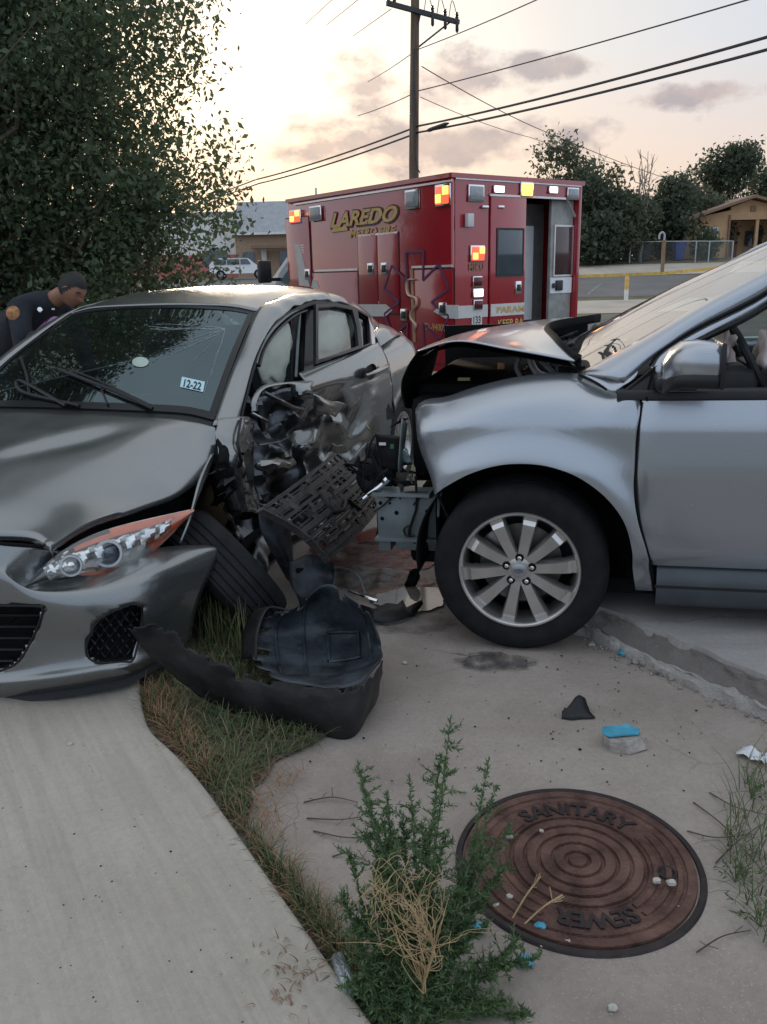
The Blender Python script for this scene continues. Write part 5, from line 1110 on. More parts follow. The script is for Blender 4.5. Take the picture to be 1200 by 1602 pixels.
# roof
rl=[V(-1.105,-.295,1.372),V(-1.35,-.300,1.408),V(-1.62,-.300,1.424),V(-2.1,-.300,1.402),V(-2.5,-.31,1.325),V(-2.78,-.33,1.245)]
rcn=[V(-1.10,YC,1.412),V(-1.36,YC,1.455),V(-1.62,YC,1.472),V(-2.1,YC,1.462),V(-2.5,YC,1.415),V(-2.80,YC,1.335)]
Rf=[full([rl[i],rl[i].lerp(rcn[i],.25)+V(0,0,.018),rl[i].lerp(rcn[i],.6)+V(0,0,.014),rcn[i]]) for i in range(6)]
RfG=[[p+V(0,0,.004*mnoise.noise(p*3.3)) for p in r_] for r_ in surf(Rf,6,6)]
MB().grid(RfG,flip=True).build('roof',m_gry,sed,smooth=180,thick=.008)
MB().grid(surf([full([rl[5],rl[5].lerp(rcn[5],.5)+V(0,0,.01),rcn[5]]),full([V(-3.15,-.36,1.075),V(-3.18,-.6,1.10),V(-3.2,YC,1.11)])],6,6),flip=True).build('rear_window',MATS['side_glass'],sed,smooth=180,thick=.004)
# left pillar and roof rail
inn=[V(-.285,-.148,.946),V(-.50,-.188,1.075),V(-.70,-.222,1.19),V(-1.105,-.298,1.374),V(-1.35,-.305,1.411),V(-1.62,-.305,1.427),V(-2.1,-.305,1.405),V(-2.5,-.31,1.330),V(-2.8,-.31,1.235),V(-3.05,-.28,1.12)]
z1=lambda cx,cy,Y: M.on(330+cx*.26667,430+cy*.26667,Y)
outr=[z1(160,900,-.075),z1(205,700,-.105),z1(270,470,-.14),z1(370,290,-.19),z1(450,222,-.205),z1(545,172,-.215),z1(640,150,-.215),z1(790,178,-.21),z1(900,245,-.19),z1(948,330,-.15)]
a_=spline(inn,7); b_=spline(outr,7); G=[]
for k in range(len(a_)):
    u=k/(len(a_)-1); r_=[]
    for j in range(9):
        t=j/8; p=a_[k].lerp(b_[k],t); p.y+=.022*math.sin(math.pi*t); p.z+=.012*math.sin(math.pi*t); bk=clampf(.28,.42,u)*(1-clampf(.75,.9,u))
        p+=mnoise.noise_vector(V(p.x*9,p.y*2,p.z*4))*.016*bk*t; r_.append(p)
    G.append(r_)
MB().grid(G).build('roof_rail',m_gry,sed,smooth=45,thick=.006)
# weather strip below the rail
G=[[b_[k]+V(0,.004,0),b_[k]+V(0,.006,-.02),b_[k]+V(0,-.03,-.035)] for k in range(len(b_))]; MB().grid(G).build('door_seal',m_blk,sed,thick=.004)
# right side mirror image of the rail (kept plain)
MB().grid([[mir(p) for p in (a_[k],a_[k].lerp(b_[k],.5)+V(0,.02,.01),b_[k])] for k in range(len(a_))],flip=True).build('right_roof_rail',m_gry,sed,thick=.006)
def My(x,z): return float(np.interp(z,[.15,.25,.4,.6,.75,.86,.95,1.0,1.06],[-.10,-.04,-.012,.0,.004,-.008,-.04,-.07,-.12]))
MB().grid([[V(x,2*YC-My(x,z),z) for z in (.22,.4,.6,.8,.95,1.0)] for x in [.2-.2*i for i in range(18)]]).build('right_side',m_gry,sed,thick=.02)
for x in (.0,-2.64):
    w2=MB().lathe([(0,-.02),(.2,-.02),(.215,0),(.30,0),(.315,-.05),(.315,-.19),(.2,-.2)],32,V(x,2*YC+.02,.32),(0,-1,0)).build('wheel',m_tyre,sed)
# crush field on the left side
def crush(x,z):
    c=clampf(-2.15,-1.15,x)*(.06+.17*(1-clampf(.72,.98,z)))
    return c
def crum(p,a,s,sd=0): 
    n1=mnoise.noise(p*s+V(sd,0,0)); n2=abs(mnoise.noise(p*s*2.1+V(0,sd,5)))
    return a*(n1*.9-n2*.9)
def folds(p,a,sd):
    """sharp creases, as in buckled sheet metal"""
    w=mnoise.noise(p*3.1+V(sd,0,0))*.9; s=0
    for kx,kz,am,ph in ((2.1,1.2,1.0,.1),(-1.3,3.0,.8,.4),(3.6,4.1,.22,.7),(.6,6.2,.16,.2)):
        f=(kx*p.x+kz*p.z+ph+w*(.5+.2*kz)+sd*.37)%1.0; s+=am*(abs(f-.5)*2-.5)
    return a*s*.5
# rear door
G=[]
for i in range(49):
    x=-1.24-1.175*i/48; row=[]
    for j in range(41):
        z=.30+.735*j/40; zt=z+.035*clampf(-1.24,-2.4,x)*0
        y=My(x,z)-crush(x,z); m=clampf(-2.25,-1.35,x)*(1-clampf(.80,.93,z))*(.35+.65*clampf(.3,.5,z))
        y+=crum(V(x*1.2,0,z),.035*m,5.0,1)+folds(V(x,0,z),.11*m,1); 
        zc=.90+.02*(x+1.24); y+=-.012*(1-clampf(0,.05,abs(z-zc)))*0+(.012 if z>zc else 0)*clampf(zc,zc+.02,z)
        row.append(V(x,y,z+.03*(-(x+1.24))/1.2*clampf(.85,1.03,z)))
    G.append(row)
rdoor=MB().grid(G,flip=True).build('rear_door',m_gry,sed,smooth=38,thick=.012)
# handle
h0=z1(895,590,.008); h1=z1(1030,525,.008)
MB().lathe([(.0,-.016),(.075,-.012),(.088,.004),(.092,.004)],28,h0.lerp(h1,.32)+V(0,-.004,0),(0,1,0)).map(lambda v:V(h0.lerp(h1,.32).x+(v.x-h0.lerp(h1,.32).x)*1.15,v.y,h0.lerp(h1,.32).z+(v.z-h0.lerp(h1,.32).z)*.52)).build('handle_cup',m_blk,rdoor)
MB().tube(spline([h0+V(0,.012,0),h0.lerp(h1,.3)+V(0,.032,0),h0.lerp(h1,.75)+V(0,.032,0),h1+V(0,.012,0)],5),[.012]*4+[.016]*8+[.012]*4,8,flat=.8).build('handle',m_gry,rdoor)
# black window surround of rear door, pillars, glass
def z1p(pts,Y0,Y1):  # Y by height: belt -> roof
    out=[]
    for cx,cy in pts:
        t=1-min(1,max(0,(cy-170)/330)); out.append(z1(cx,cy,Y0+(Y1-Y0)*t))
    return out
def frame_strip(outer,inner,name,mat,par,th=.02):
    n=len(outer); mb=MB()
    mb.add(outer+inner,[(i,(i+1)%n,n+(i+1)%n,n+i) for i in range(n)]); return mb.build(name,mat,par,smooth=0,thick=th)
Wo=z1p([(600,178),(720,172),(835,195),(862,300),(875,435),(740,480),(600,530)],-.075,-.215); Wi=z1p([(613,200),(720,190),(815,212),(840,310),(852,425),(735,468),(613,505)],-.078,-.218)
frame_strip(Wo,Wi,'window_frame',m_blk2,rdoor); MB().poly([p+V(0,-.008,0) for p in Wi]).build('rear_door_glass',m_sgl,rdoor,smooth=0)
Qo=z1p([(832,196),(925,250),(945,405),(862,438)],-.078,-.215); Qi=z1p([(846,215),(912,255),(920,408),(872,428)],-.08,-.217)
frame_strip(Qo,Qi,'quarter_frame',m_blk2,sed); MB().poly([p+V(0,-.006,0) for p in Qi]).build('quarter_glass',glass('tinted_quarter_glass',(.25,.27,.25),.03),sed,smooth=0)
P=z1p([(915,250),(950,330),(955,405),(935,408),(925,300)],-.07,-.20); MB().poly([p+V(0,.008,0) for p in P]).build('bright_pillar_trim',m_silver,sed,smooth=0,thick=.004)
# centre pillar, leaning inwards
bp=[z1(475,225,-.24),z1(525,215,-.24),z1(545,610,-.16),z1(455,625,-.20)]
MB().prism([z1(470,225,-.25),z1(600,185,-.235),z1(608,530,-.15),z1(560,700,-.18),z1(480,640,-.22)],(0,-.06,0)).build('centre_pillar',m_blk2,sed,smooth=0,bevel=.006)
MB().prism([z1(560,205,-.222),z1(600,190,-.222),z1(602,600,-.128),z1(545,610,-.135)],(0,-.012,0)).build('pillar_cover',m_frit,sed,smooth=0)
MB().tube([z1(520,225,-.225),z1(508,420,-.19),z1(498,600,-.16)],.008,6).build('seat_belt_guide',m_steel,sed)
# bent front door window frame
for off,mat_,r_ in (((0,0),m_steel,.010),((16,14),m_blk2,.014)):
    pts=[(262,520),(285,440),(330,360),(390,290),(470,225),(540,195)]; MB().tube(spline([z1(cx+off[0],cy+off[1],-.135-.09*(i/5)) for i,(cx,cy) in enumerate(pts)],6),r_,8,flat=.6).build('front_window_frame',mat_,sed)
# front door: crushed inner shell
G=[]
for i in range(41):
    x=-.44-.80*i/40; row=[]
    for j in range(37):
        z=.22+.74*j/36; p=V(x,0,z); y=My(x,z)-.16-.10*math.sin(math.pi*i/40)+crum(p,.08,4.2,3)+folds(p,.15,3)
        row.append(V(x+crum(p,.03,6,9),y,z+.03*mnoise.noise(V(x*5,0,2))*(j/36)))
    G.append(row)
MB().grid(G,flip=True).build('front_door',m_crush,sed,smooth=30,thick=.01)
# bright torn skin flaps and folds on both doors
def flap(pts,name,mat,par,jit=.012,sd=0): 
    return MB().grid(surf(pts,4,4)).jitter(jit,14,sd).build(name,mat,par,smooth=40,thick=.004)
f1=lambda cx,cy,Y: M.on(330+cx*.225,640+cy*.225,Y)
m_gryb=m_gry
flap([[z1(455,640,-.10),z1(520,630,-.09),z1(598,625,-.06)],[z1(480,690,-.12),z1(530,690,-.06),z1(595,680,-.05)],[z1(500,740,-.14),z1(540,735,-.10),z1(590,715,-.08)]],'torn_skin',m_gryb,sed,.014,2)
flap([[z1(600,690,-.01),z1(690,735,-.0),z1(805,755,-.03)],[z1(600,760,-.02),z1(690,770,.01),z1(770,790,-.03)],[z1(600,830,-.06),z1(680,820,-.02),z1(720,830,-.05)]],'torn_skin',m_gryb,rdoor,.010,4)
flap([[f1(290,370,-.05),f1(420,350,-.03),f1(560,345,-.05)],[f1(330,420,-.06),f1(430,390,.0),f1(570,375,-.04)],[f1(390,470,-.10),f1(450,420,-.06),f1(560,400,-.07)]],'torn_skin',m_gryb,sed,.02,6)
flap([[f1(320,230,-.10),f1(420,225,-.08),f1(560,190,-.10)],[f1(330,250,-.08),f1(430,245,-.05),f1(550,205,-.07)]],'folded_rib',m_crush,sed,.01,8)
flap([[f1(590,240,-.02),f1(660,240,-.0),f1(700,270,-.02)],[f1(600,285,-.03),f1(650,270,.01),f1(690,285,-.03)]],'torn_skin',m_gryb,rdoor,.012,9)
flap([[f1(830,240,.0),f1(900,250,.0),f1(950,250,-.02)],[f1(800,300,-.02),f1(870,290,.0),f1(940,300,-.03)]],'torn_skin',m_crush,rdoor,.012,12)
# bent door intrusion bar and door top edge
MB().tube(spline([z1(255,800,-.06),z1(255,735,-.07),z1(300,665,-.09),z1(400,640,-.11),z1(500,632,-.11),z1(595,628,-.08)],6),[.013]*31,8,flat=.6).build('bent_door_rim',m_gryb,sed)
MB().tube(spline([z1(240,810,-.05),z1(280,830,-.03),z1(320,850,-.04)],5),.014,7,flat=.5).build('bent_door_rim',m_gryb,sed)
MB().tube(spline([z1(310,690,-.14),z1(410,740,-.10),z1(480,775,-.12),z1(540,790,-.14)],6),.012,7).build('intrusion_bar',m_crush,sed)
MB().tube(spline([f1(1080,240,.03),f1(1010,310,.04),f1(965,400,.05),f1(950,470,.05)],6),.008,6).build('trailing_trim',m_steel,sed)
# hinge pillar and remains of the front wing
G=surf([[mp(340,655,-.125),mp(362,655,-.085),mp(385,655,-.075),mp(398,660,-.10)],[mp(338,690,-.09),mp(360,690,-.05),mp(378,700,-.04),mp(392,700,-.12)],[mp(345,720,-.06),mp(365,728,-.02),mp(382,735,-.05),mp(395,740,-.14)],[mp(350,760,-.10),mp(368,765,-.06),mp(386,770,-.06),mp(400,775,-.14)],[mp(360,800,-.14),mp(376,800,-.08),mp(392,802,-.08),mp(410,805,-.15)]],6,6)
MB().grid(G).map(lambda v:v+mnoise.noise_vector(v*13)*.016).build('hinge_pillar',m_gry,sed,smooth=35,thick=.006)
MB().tube(spline([mp(377,655,-.06),mp(372,690,-.02),mp(376,715,-.01),mp(379,740,-.04)],5),.006,6).build('torn_seal',m_blk,sed)
G=surf([[mp(333,700,-.10),mp(346,690,-.08),mp(372,712,-.03)],[mp(334,730,-.10),mp(350,725,-.03),mp(382,728,-.02)],[mp(335,760,-.14),mp(352,760,-.06),mp(380,750,-.05)],[mp(338,790,-.2),mp(350,785,-.14),mp(366,782,-.12)]],6,6)
MB().grid(G).map(lambda v:v+mnoise.noise_vector(v*20)*.028).build('torn_inner_wing',m_bay,sed,smooth=20,thick=.008)
rg=np.random.default_rng(17)
for i in range(16):
    x,y=rg.uniform(338,380),rg.uniform(715,785); p=mp(x,y,-.05); mb=MB(); q=mp(x+rg.normal(0,10),y+rg.normal(0,9),-.02); q2=mp(x+rg.normal(0,10),y+rg.normal(0,10),-.07)
    mb.add([p,q,q2,(p+q)/2+V(0,.015,.01)],[(0,1,3),(3,1,2),(0,3,2)]).build('torn_shard',(m_bay,m_blk,m_crush)[i%3],sed,smooth=0,thick=.003)
# strip of wing left between hood and lamp
G=surf([[mp(337,708,-.085),mp(331,712,-.075)],[mp(325,745,-.06),mp(314,748,-.055)],[mp(308,785,-.035),mp(303,790,-.03)],[mp(300,812,-.02),mp(294,822,-.015)],[mp(290,840,-.03),mp(283,850,-.03)]],5,3)
MB().grid(G).build('wing_strip',m_gry,sed,smooth=60,thick=.008)
# sill and underbody
MB().grid(surf([[V(-.45,-.12,.28),V(-.45,-.06,.2),V(-.45,-.1,.14)],[V(-1.3,-.28,.28),V(-1.3,-.22,.2),V(-1.3,-.26,.14)],[V(-2.2,-.10,.28),V(-2.2,-.04,.2),V(-2.2,-.1,.14)]],8,4)).jitter(.05,5).build('sill',m_crush,sed,thick=.01)
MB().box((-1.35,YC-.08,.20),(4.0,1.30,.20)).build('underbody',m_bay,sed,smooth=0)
# rear quarter, trunk and tail
archc=(-2.66,.34)
G=[]
for i in range(37):
    x=-2.43-1.12*i/36; row=[]; dx=x-archc[0]; zl=archc[1]+math.sqrt(max(0,.345**2-dx*dx)) if abs(dx)<.345 else .30; zt=1.065-.02*(i/36)-.10*max(0,(i-26)/10)**2
    for j in range(21):
        z=zl+(zt-zl)*j/20; y=My(x,min(z,1.02))-.05*max(0,(z-.98)/.08)-.28*max(0,(-3.05-x)/.5)**2; y+=.014*(1-clampf(.345,.42,math.hypot(dx,z-archc[1]))); row.append(V(x,y,z))
    G.append(row)
MB().grid(G,flip=True).build('rear_quarter',m_gry,sed,smooth=50,thick=.008)
# shoulder up to the C-pillar
G=surf([[V(-2.42,-.075,1.03),V(-2.44,-.11,1.09),z1(935,395,-.12)],[V(-2.7,-.075,1.055),V(-2.72,-.13,1.12),z1(960,330,-.17)],[V(-3.0,-.11,1.05),V(-3.0,-.18,1.10),V(-2.98,-.26,1.13)],[V(-3.3,-.20,1.0),V(-3.28,-.26,1.04),V(-3.2,-.33,1.06)]],6,6)
MB().grid(G).build('shoulder',m_gry,sed,smooth=60,thick=.006)
MB().grid(surf([full([V(-3.12,-.30,1.075),V(-3.15,-.6,1.10),V(-3.16,YC,1.105)]),full([V(-3.45,-.32,1.06),V(-3.5,-.6,1.085),V(-3.52,YC,1.09)]),full([V(-3.56,-.34,1.0),V(-3.62,-.6,1.0),V(-3.64,YC,1.0)]),full([V(-3.58,-.34,.7),V(-3.66,-.6,.7),V(-3.68,YC,.7)])],5,6),flip=True).build('trunk_lid',m_gry,sed,smooth=60,thick=.01)
m_tail=pm('red_tail_lens',(.42,.03,.025),.15,var=.2,scale=20,coat=.6)
MB().grid(surf([[V(-3.28,-.17,1.02),V(-3.42,-.24,1.02),V(-3.52,-.34,1.01)],[V(-3.30,-.155,.93),V(-3.45,-.22,.93),V(-3.56,-.33,.92)],[V(-3.36,-.165,.84),V(-3.47,-.23,.84),V(-3.57,-.34,.84)]],5,5)).build('tail_lamp',m_tail,sed,smooth=60,thick=.02,offset=1)
MB().grid(surf([[V(-3.10,-.05,.62),V(-3.40,-.16,.62),V(-3.60,-.45,.62),V(-3.66,YC,.62)],[V(-3.10,-.03,.48),V(-3.42,-.14,.48),V(-3.62,-.42,.48),V(-3.70,YC,.48)],[V(-3.05,-.06,.30),V(-3.38,-.18,.30),V(-3.58,-.45,.28),V(-3.66,YC,.28)]],4,6)).build('rear_bumper',m_gry,sed,smooth=60,thick=.01)
# rear wheel
def alloy(parent,loc,ax,rt=.315,rr=.215,spk=10):
    w=bpy.data.objects.new('wheel',None); col.objects.link(w); w.parent=parent; w.location=loc; w.rotation_euler=V(0,1,0).rotation_difference(Vector(ax)).to_euler()
    pr=[(rr-.004,-.01),(rr+.006,.004),(rr+.03,.012),(rt-.03,.010),(rt-.012,-.002),(rt-.003,-.018)]
    for k in range(5): pr+=[(rt,-.024-k*.031),(rt,-.046-k*.031),(rt-.007,-.048-k*.031),(rt-.007,-.053-k*.031)]
    pr+=[(rt-.003,-.185),(rt-.02,-.2),(rt-.05,-.212),(rr+.02,-.205),(rr-.004,-.19)]
    MB().lathe(pr,80,(0,0,0),(0,1,0)).build('tyre',m_tyre2,w,smooth=35)
    rm=MB().lathe([(rr+.004,-.008),(rr+.002,.004),(rr-.008,.004),(rr-.016,-.02),(rr-.03,-.15),(0,-.15)],48,(0,0,0),(0,1,0)).build('rim',m_alloy,w,smooth=40)
    for k in range(spk):
        Mr=Matrix.Rotation(2*math.pi*k/spk,3,'Y'); rows=[[Mr@V(r_,yy-.03,-wd),Mr@V(r_,yy,-wd*.8),Mr@V(r_,yy,wd*.8),Mr@V(r_,yy-.03,wd)] for r_,wd,yy in ((.02,.016,-.03),(.1,.014,-.012),(rr-.008,.019,-.006))]; MB().grid(rows).build('spoke',m_alloy,rm,smooth=30)
    MB().lathe([(0,-.02),(.03,-.02),(.05,-.03),(.05,-.06)],20,(0,0,0),(0,1,0)).build('hub',m_alloy,rm); return w
m_tyre2=pm('worn_tyre_rubber',(.016,.0165,.018),.8,spec=.25,var=.35,scale=9,bump=.3,bscale=140)
alloy(sed,(-2.66,-.01,.335),(0,1,0))
MB().grid([[V(archc[0]+.36*math.cos(R(a)),y,archc[1]+.36*math.sin(R(a))) for y in (-.02,-.25)] for a in range(0,181,12)],flip=True).build('rear_arch_liner',m_bay,sed,thick=.006)
# front wheel: knocked round on its broken strut, tread towards the road
_a=V(.72,.42,.56); _c=M.l(atY(379,872,3.50)); fw=alloy(sed,tuple(_c),(_a.dot(M.x),_a.dot(M.y),_a.dot(M.z)),rt=.30)
# headlamp
hl=bpy.data.objects.new('headlamp',None); col.objects.link(hl); hl.parent=sed
t3=lambda cx,cy:(cx*.3,780+cy*.3)
def hx(cx,cy,X,lift=0): p=M.onx(*t3(cx,cy),X); return p+V(lift,lift*.6,lift*.5)
topc=[(125,455,.775),(215,365,.735),(320,275,.665),(470,195,.545),(640,140,.41),(850,90,.26),(1010,55,.15)]
botc=[(135,462,.775),(250,430,.735),(400,405,.645),(560,390,.515),(700,345,.40),(830,250,.29),(1012,70,.152)]
Tt=spline([hx(*p) for p in topc],5);Bt=spline([hx(*p) for p in botc],5)
def lampsurf(lift,ins=0.0):
    G=[]
    for k in range(len(Tt)):
        u=k/(len(Tt)-1); r_=[]
        for j in range(11):
            t=ins+(1-2*ins)*j/10; p=Tt[k].lerp(Bt[k],t); b=math.sin(math.pi*t)*(.020+.018*math.sin(math.pi*u)); p=p+V(.75,.6,.25)*(b+lift); r_.append(p)
        G.append(r_)
    return G
MB().grid(lampsurf(.012)).build('lens',glass('lamp_lens',(.93,.95,.95),.02,1.0,.02),hl,smooth=180)
m_refl=pm('lamp_reflector',(.86,.87,.88),.22,metal=.95,var=.35,scale=16,detail=3)
m_lampblk=pm('lamp_bezel',(.03,.031,.033),.3,var=.2)
m_org=pm('orange_reflector',(.50,.085,.02),.18,var=.25,scale=12,coat=.7)
def lampfn(u,t,lift):
    f=u*(len(Tt)-1); k=min(len(Tt)-2,int(f)); fr=f-k; a=Tt[k].lerp(Tt[k+1],fr); b=Bt[k].lerp(Bt[k+1],fr); p=a.lerp(b,t); bb=math.sin(math.pi*t)*(.020+.018*math.sin(math.pi*u)); return p+V(.75,.6,.25)*(bb+lift)
def lamppatch(u0,u1,t0,t1,lift,mat,name,nu=14,nt=8,fn=None):
    G=[[lampfn(u0+(u1-u0)*i/nu,(t0+(t1-t0)*j/nt) if fn is None else fn(i/nu,j/nt),lift) for j in range(nt+1)] for i in range(nu+1)]; return MB().grid(G).build(name,mat,hl,smooth=60)
lamppatch(0,.18,0,1,-.004,m_lampblk,'bezel'); 
G=[[lampfn(.17+.73*i/30,.02+.96*j/14,-.02-.012*abs(math.sin(i*.9+j*.4))) for j in range(15)] for i in range(31)]; MB().grid(G).build('reflector',m_refl,hl,smooth=20)
lamppatch(.40,.90,0.0,.20,-.002,m_org,'amber_strip'); lamppatch(.88,1.0,.0,1.0,-.004,m_org,'turn_signal'); lamppatch(.78,.90,.72,1.0,-.003,m_org,'amber_strip'); lamppatch(.36,.62,.90,1.0,-.002,m_org,'amber_strip')
lamppatch(.0,.6,.0,.08,-.001,m_lampblk,'bezel')
nrm=V(.78,.58,.22).normalized()
for u,t,r_ in ((.55,.52,.041),(.34,.56,.031)):
    c=lampfn(u,t,-.02); 
    MB().lathe([(r_*1.28,.002),(r_*1.22,.014),(r_,.014),(r_*.94,.0),(r_*.9,-.02)],32,c,nrm).build('projector_bezel',pm('lamp_ring_grey',(.40,.41,.42),.3,metal=.8,var=.2),hl)
    MB().lathe([(0,.010),(r_*.35,.006),(r_*.7,-.004),(r_*.92,-.016)],28,c,nrm).build('projector_lens' if r_>.036 else 'bulb_shield',(glass('projector_glass',(.35,.42,.5),.02,1,0) if False else pm('projector_dark',(.06,.08,.11),.06,var=.3,scale=30,spec=.9)) if r_>.036 else m_refl,hl)
# lamp housing behind
MB().grid(lampsurf(-.045)).build('housing',pm('lamp_silver',(.45,.46,.47),.3,metal=.7,var=.3,scale=14),hl,smooth=180)
# front bumper
def bxr(px_,py_,X): return M.onx(px_,py_,X)
Bm=[[bxr(-190,815,.80),bxr(-80,838,.815),bxr(0,850,.79),bxr(82,858,.64),bxr(165,880,.44),bxr(250,856,.26),mp(340,852,.0)],
    [bxr(-190,848,.84),bxr(-80,868,.845),bxr(0,882,.825),bxr(38,921,.780),bxr(150,908,.60),bxr(246,870,.355),mp(347,857,.03)],
    [bxr(-190,880,.87),bxr(-80,895,.865),bxr(0,905,.85),bxr(62,925,.79),bxr(155,922,.66),bxr(243,898,.46),mp(336,884,.035)],
    [bxr(-190,945,.88),bxr(-80,948,.875),bxr(0,949,.855),bxr(70,953,.80),bxr(150,958,.70),bxr(234,945,.53),mp(320,918,.03)],
    [bxr(-190,1000,.86),bxr(-80,1004,.855),bxr(0,1004,.84),bxr(66,1004,.79),bxr(145,1005,.71),bxr(226,990,.56),mp(307,955,.02)],
    [bxr(-190,1050,.85),bxr(-80,1052,.845),bxr(0,1050,.835),bxr(72,1043,.795),bxr(148,1034,.72),bxr(216,1020,.60),mp(301,985,.01)],
    [bxr(-190,1078,.87),bxr(-80,1076,.865),bxr(0,1072,.855),bxr(75,1064,.82),bxr(152,1052,.74),bxr(215,1040,.63),mp(299,998,.005)],
    [bxr(-190,1098,.83),bxr(-80,1098,.825),bxr(0,1093,.81),bxr(80,1084,.775),bxr(152,1072,.70),bxr(213,1056,.60),mp(292,1008,.0)]]
BG=surf(Bm,9,10)
def proj(p):
    w=M.w(p.x,p.y,p.z)-CAM; return CXP+FPX*w.dot(_r)/w.dot(_f),CYP-FPX*w.dot(_u)/w.dot(_f)
def inside(pt,poly):
    x,y=pt; c=False; n=len(poly)
    for i in range(n):
        x0,y0=poly[i];x1,y1=poly[i-1]
        if (y0>y)!=(y1>y) and x<(x1-x0)*(y-y0)/(y1-y0)+x0: c=not c
    return c
gr_poly=[(-260,946),(55,947),(67,950),(66,962),(50,1000),(28,1035),(0,1049),(-40,1056),(-260,1058)]
fog_poly=[t3(*q) for q in ((690,550),(735,560),(738,640),(700,830),(640,850),(520,855),(455,820),(460,740),(510,640),(600,585))]
nv=len(BG[0]); fs=[]; keep=[]
for i in range(len(BG)-1):
    for j in range(nv-1):
        c=(BG[i][j]+BG[i][j+1]+BG[i+1][j]+BG[i+1][j+1])/4; q=proj(c)
        if inside(q,gr_poly) or inside(q,fog_poly): continue
        fs.append((i*nv+j,(i+1)*nv+j,(i+1)*nv+j+1,i*nv+j+1))
bum=MB().add([p for r_ in BG for p in r_],fs).build('front_bumper',m_gry,sed,smooth=60,thick=.004)
def bpt(px_,py_,lift=.004):
    """point on the bumper skin under a sight line (nearest grid vertex region, refined)"""
    best=None
    for i in range(len(BG)-1):
        for j in range(nv-1):
            q=proj(BG[i][j]); d=(q[0]-px_)**2+(q[1]-py_)**2
            if best is None or d<best[0]: best=(d,i,j)
    p=BG[best[1]][best[2]]; return M.onx(px_,py_,p.x)+V(.75,.55,.1).normalized()*lift
def rim(poly,r_,name,mat,lift=.002):
    P=[bpt(*q,lift) for q in poly if q[0]>-150]; return MB().tube(spline(P,4),r_,6).build(name,mat,bum)
rim(fog_poly+[fog_poly[0]],.004,'recess_lip',m_blk); rim([(-140,947),(-60,947),(0,947),(55,948),(66,951),(65,964),(50,1000),(28,1035),(0,1049),(-40,1055),(-140,1057)],.004,'grille_lip',m_blk)
def inset(poly,lift,name,mat):
    P=[bpt(*q,lift) for q in poly]; c=sum(P,V(0,0,0))/len(P); n=len(P); return MB().add(P+[c],[(i,(i+1)%n,n) for i in range(n)]).build(name,mat,bum,smooth=0)
inset(fog_poly,-.05,'fog_recess',m_bay); inset([(max(-150,x),y) for x,y in gr_poly],-.07,'grille_back',m_bay)
def rec_wall(poly,name,depth):
    P=[bpt(*q,0) for q in poly]; Q=[bpt(*q,-depth) for q in poly]; n=len(P); return MB().add(P+Q,[(i,(i+1)%n,n+(i+1)%n,n+i) for i in range(n)]).build(name,m_blk,bum,smooth=0)
rec_wall(fog_poly,'recess_wall',.05); rec_wall([(max(-150,x),y) for x,y in gr_poly],'grille_wall',.07)
# honeycomb bars of the fog recess and slats of the grille
mb=MB()
fb=[(142+i*13,950) for i in range(9)]
segs=[]
for i in range(14):
    for s in (1,-1):
        x0=100+i*16; pts=[]
        for k in range(24):
            y=945+k*4.2; x=x0+s*(y-990)*.75; 
            if inside((x,y),fog_poly): pts.append(bpt(x,y,-.03))
        if len(pts)>1: mb.tube(pts,.0035,4)
o=mb.build('recess_mesh',m_blk,bum); o['kind']='stuff'
for y in (966,984,1002,1020,1038):
    x1=max(x for x in range(-150,70) if inside((x,y),gr_poly)); P=[bpt(x,y,-.03) for x in np.linspace(-150,x1,7)]; MB().tube(P,.010,6,flat=.5).build('grille_slat',m_blk,bum)
# lower lip of black plastic
Lp=[BG[-1][j] for j in range(nv)]; MB().grid([[p+V(.002,.002,.004),p+V(.014,.01,-.014),p+V(-.05,-.04,-.012)] for p in Lp]).build('lower_lip',m_blk,bum,smooth=60)
# nose panel seam under the hood edge
MB().tube([p+V(.004,0,.002) for p in BG[0][:int(nv*.52)]],.006,5).build('nose_seam',m_bay,bum)
# cabin: dash, seats, steering wheel, airbags
MB().grid(surf([full([V(-.36,-.22,.93),V(-.36,-.5,.955),V(-.34,YC,.96)]),full([V(-.75,-.25,.96),V(-.75,-.5,.985),V(-.75,YC,.99)]),full([V(-.95,-.25,.85),V(-.95,-.5,.88),V(-.95,YC,.88)]),full([V(-.95,-.25,.5),V(-.95,-.5,.5),V(-.95,YC,.5)])],4,5),flip=True).build('dashboard',m_blk,sed)
m_seat2=pm('dark_seat_fabric',(.05,.05,.052),.9,var=.25,scale=20,bump=.3)
for y in (-.55,-1.22):
    st=MB().box((-1.45,y,.55),(.5,.5,.2),bev=.06).box((-1.78,y,.9),(.18,.48,.62),Matrix.Rotation(R(-14),3,'Y'),bev=.07).build('seat',m_seat2,sed); MB().box((-1.88,y,1.27),(.10,.27,.17),bev=.04).build('headrest',m_seat2,st)
MB().box((-2.5,YC,.85),(.2,1.3,.65),bev=.08).build('rear_seat',m_seat2,sed)
G=[]
for k in range(28):
    a=2*math.pi*k/28; G.append(V(-1.02,-.50,.97)+(V(0,1,0)*math.cos(a)+V(.40,0,.91)*math.sin(a))*.18)
MB().tube(G+[G[0],G[1]],.016,8,cap=False).build('steering_wheel',m_blk,sed)
m_bag2=pm('curtain_airbag_cloth',(.50,.53,.47),.85,var=.12,scale=5,bump=.35,bscale=22)
c=z1(375,440,-.24); bag('curtain_airbag',c,(.20,.035,.165),sed,m_bag2,4,.35,7,M=Matrix.Rotation(R(28),3,'Y'))
c=z1(715,340,-.25); bag('curtain_airbag',c,(.33,.04,.135),sed,m_bag2,12,.3,6,M=Matrix.Rotation(R(6),3,'Y'))
MB().box((-1.02,YC,1.33),(.03,.2,.06),bev=.01).build('rear_view_mirror',m_blk,sed)
G=[]
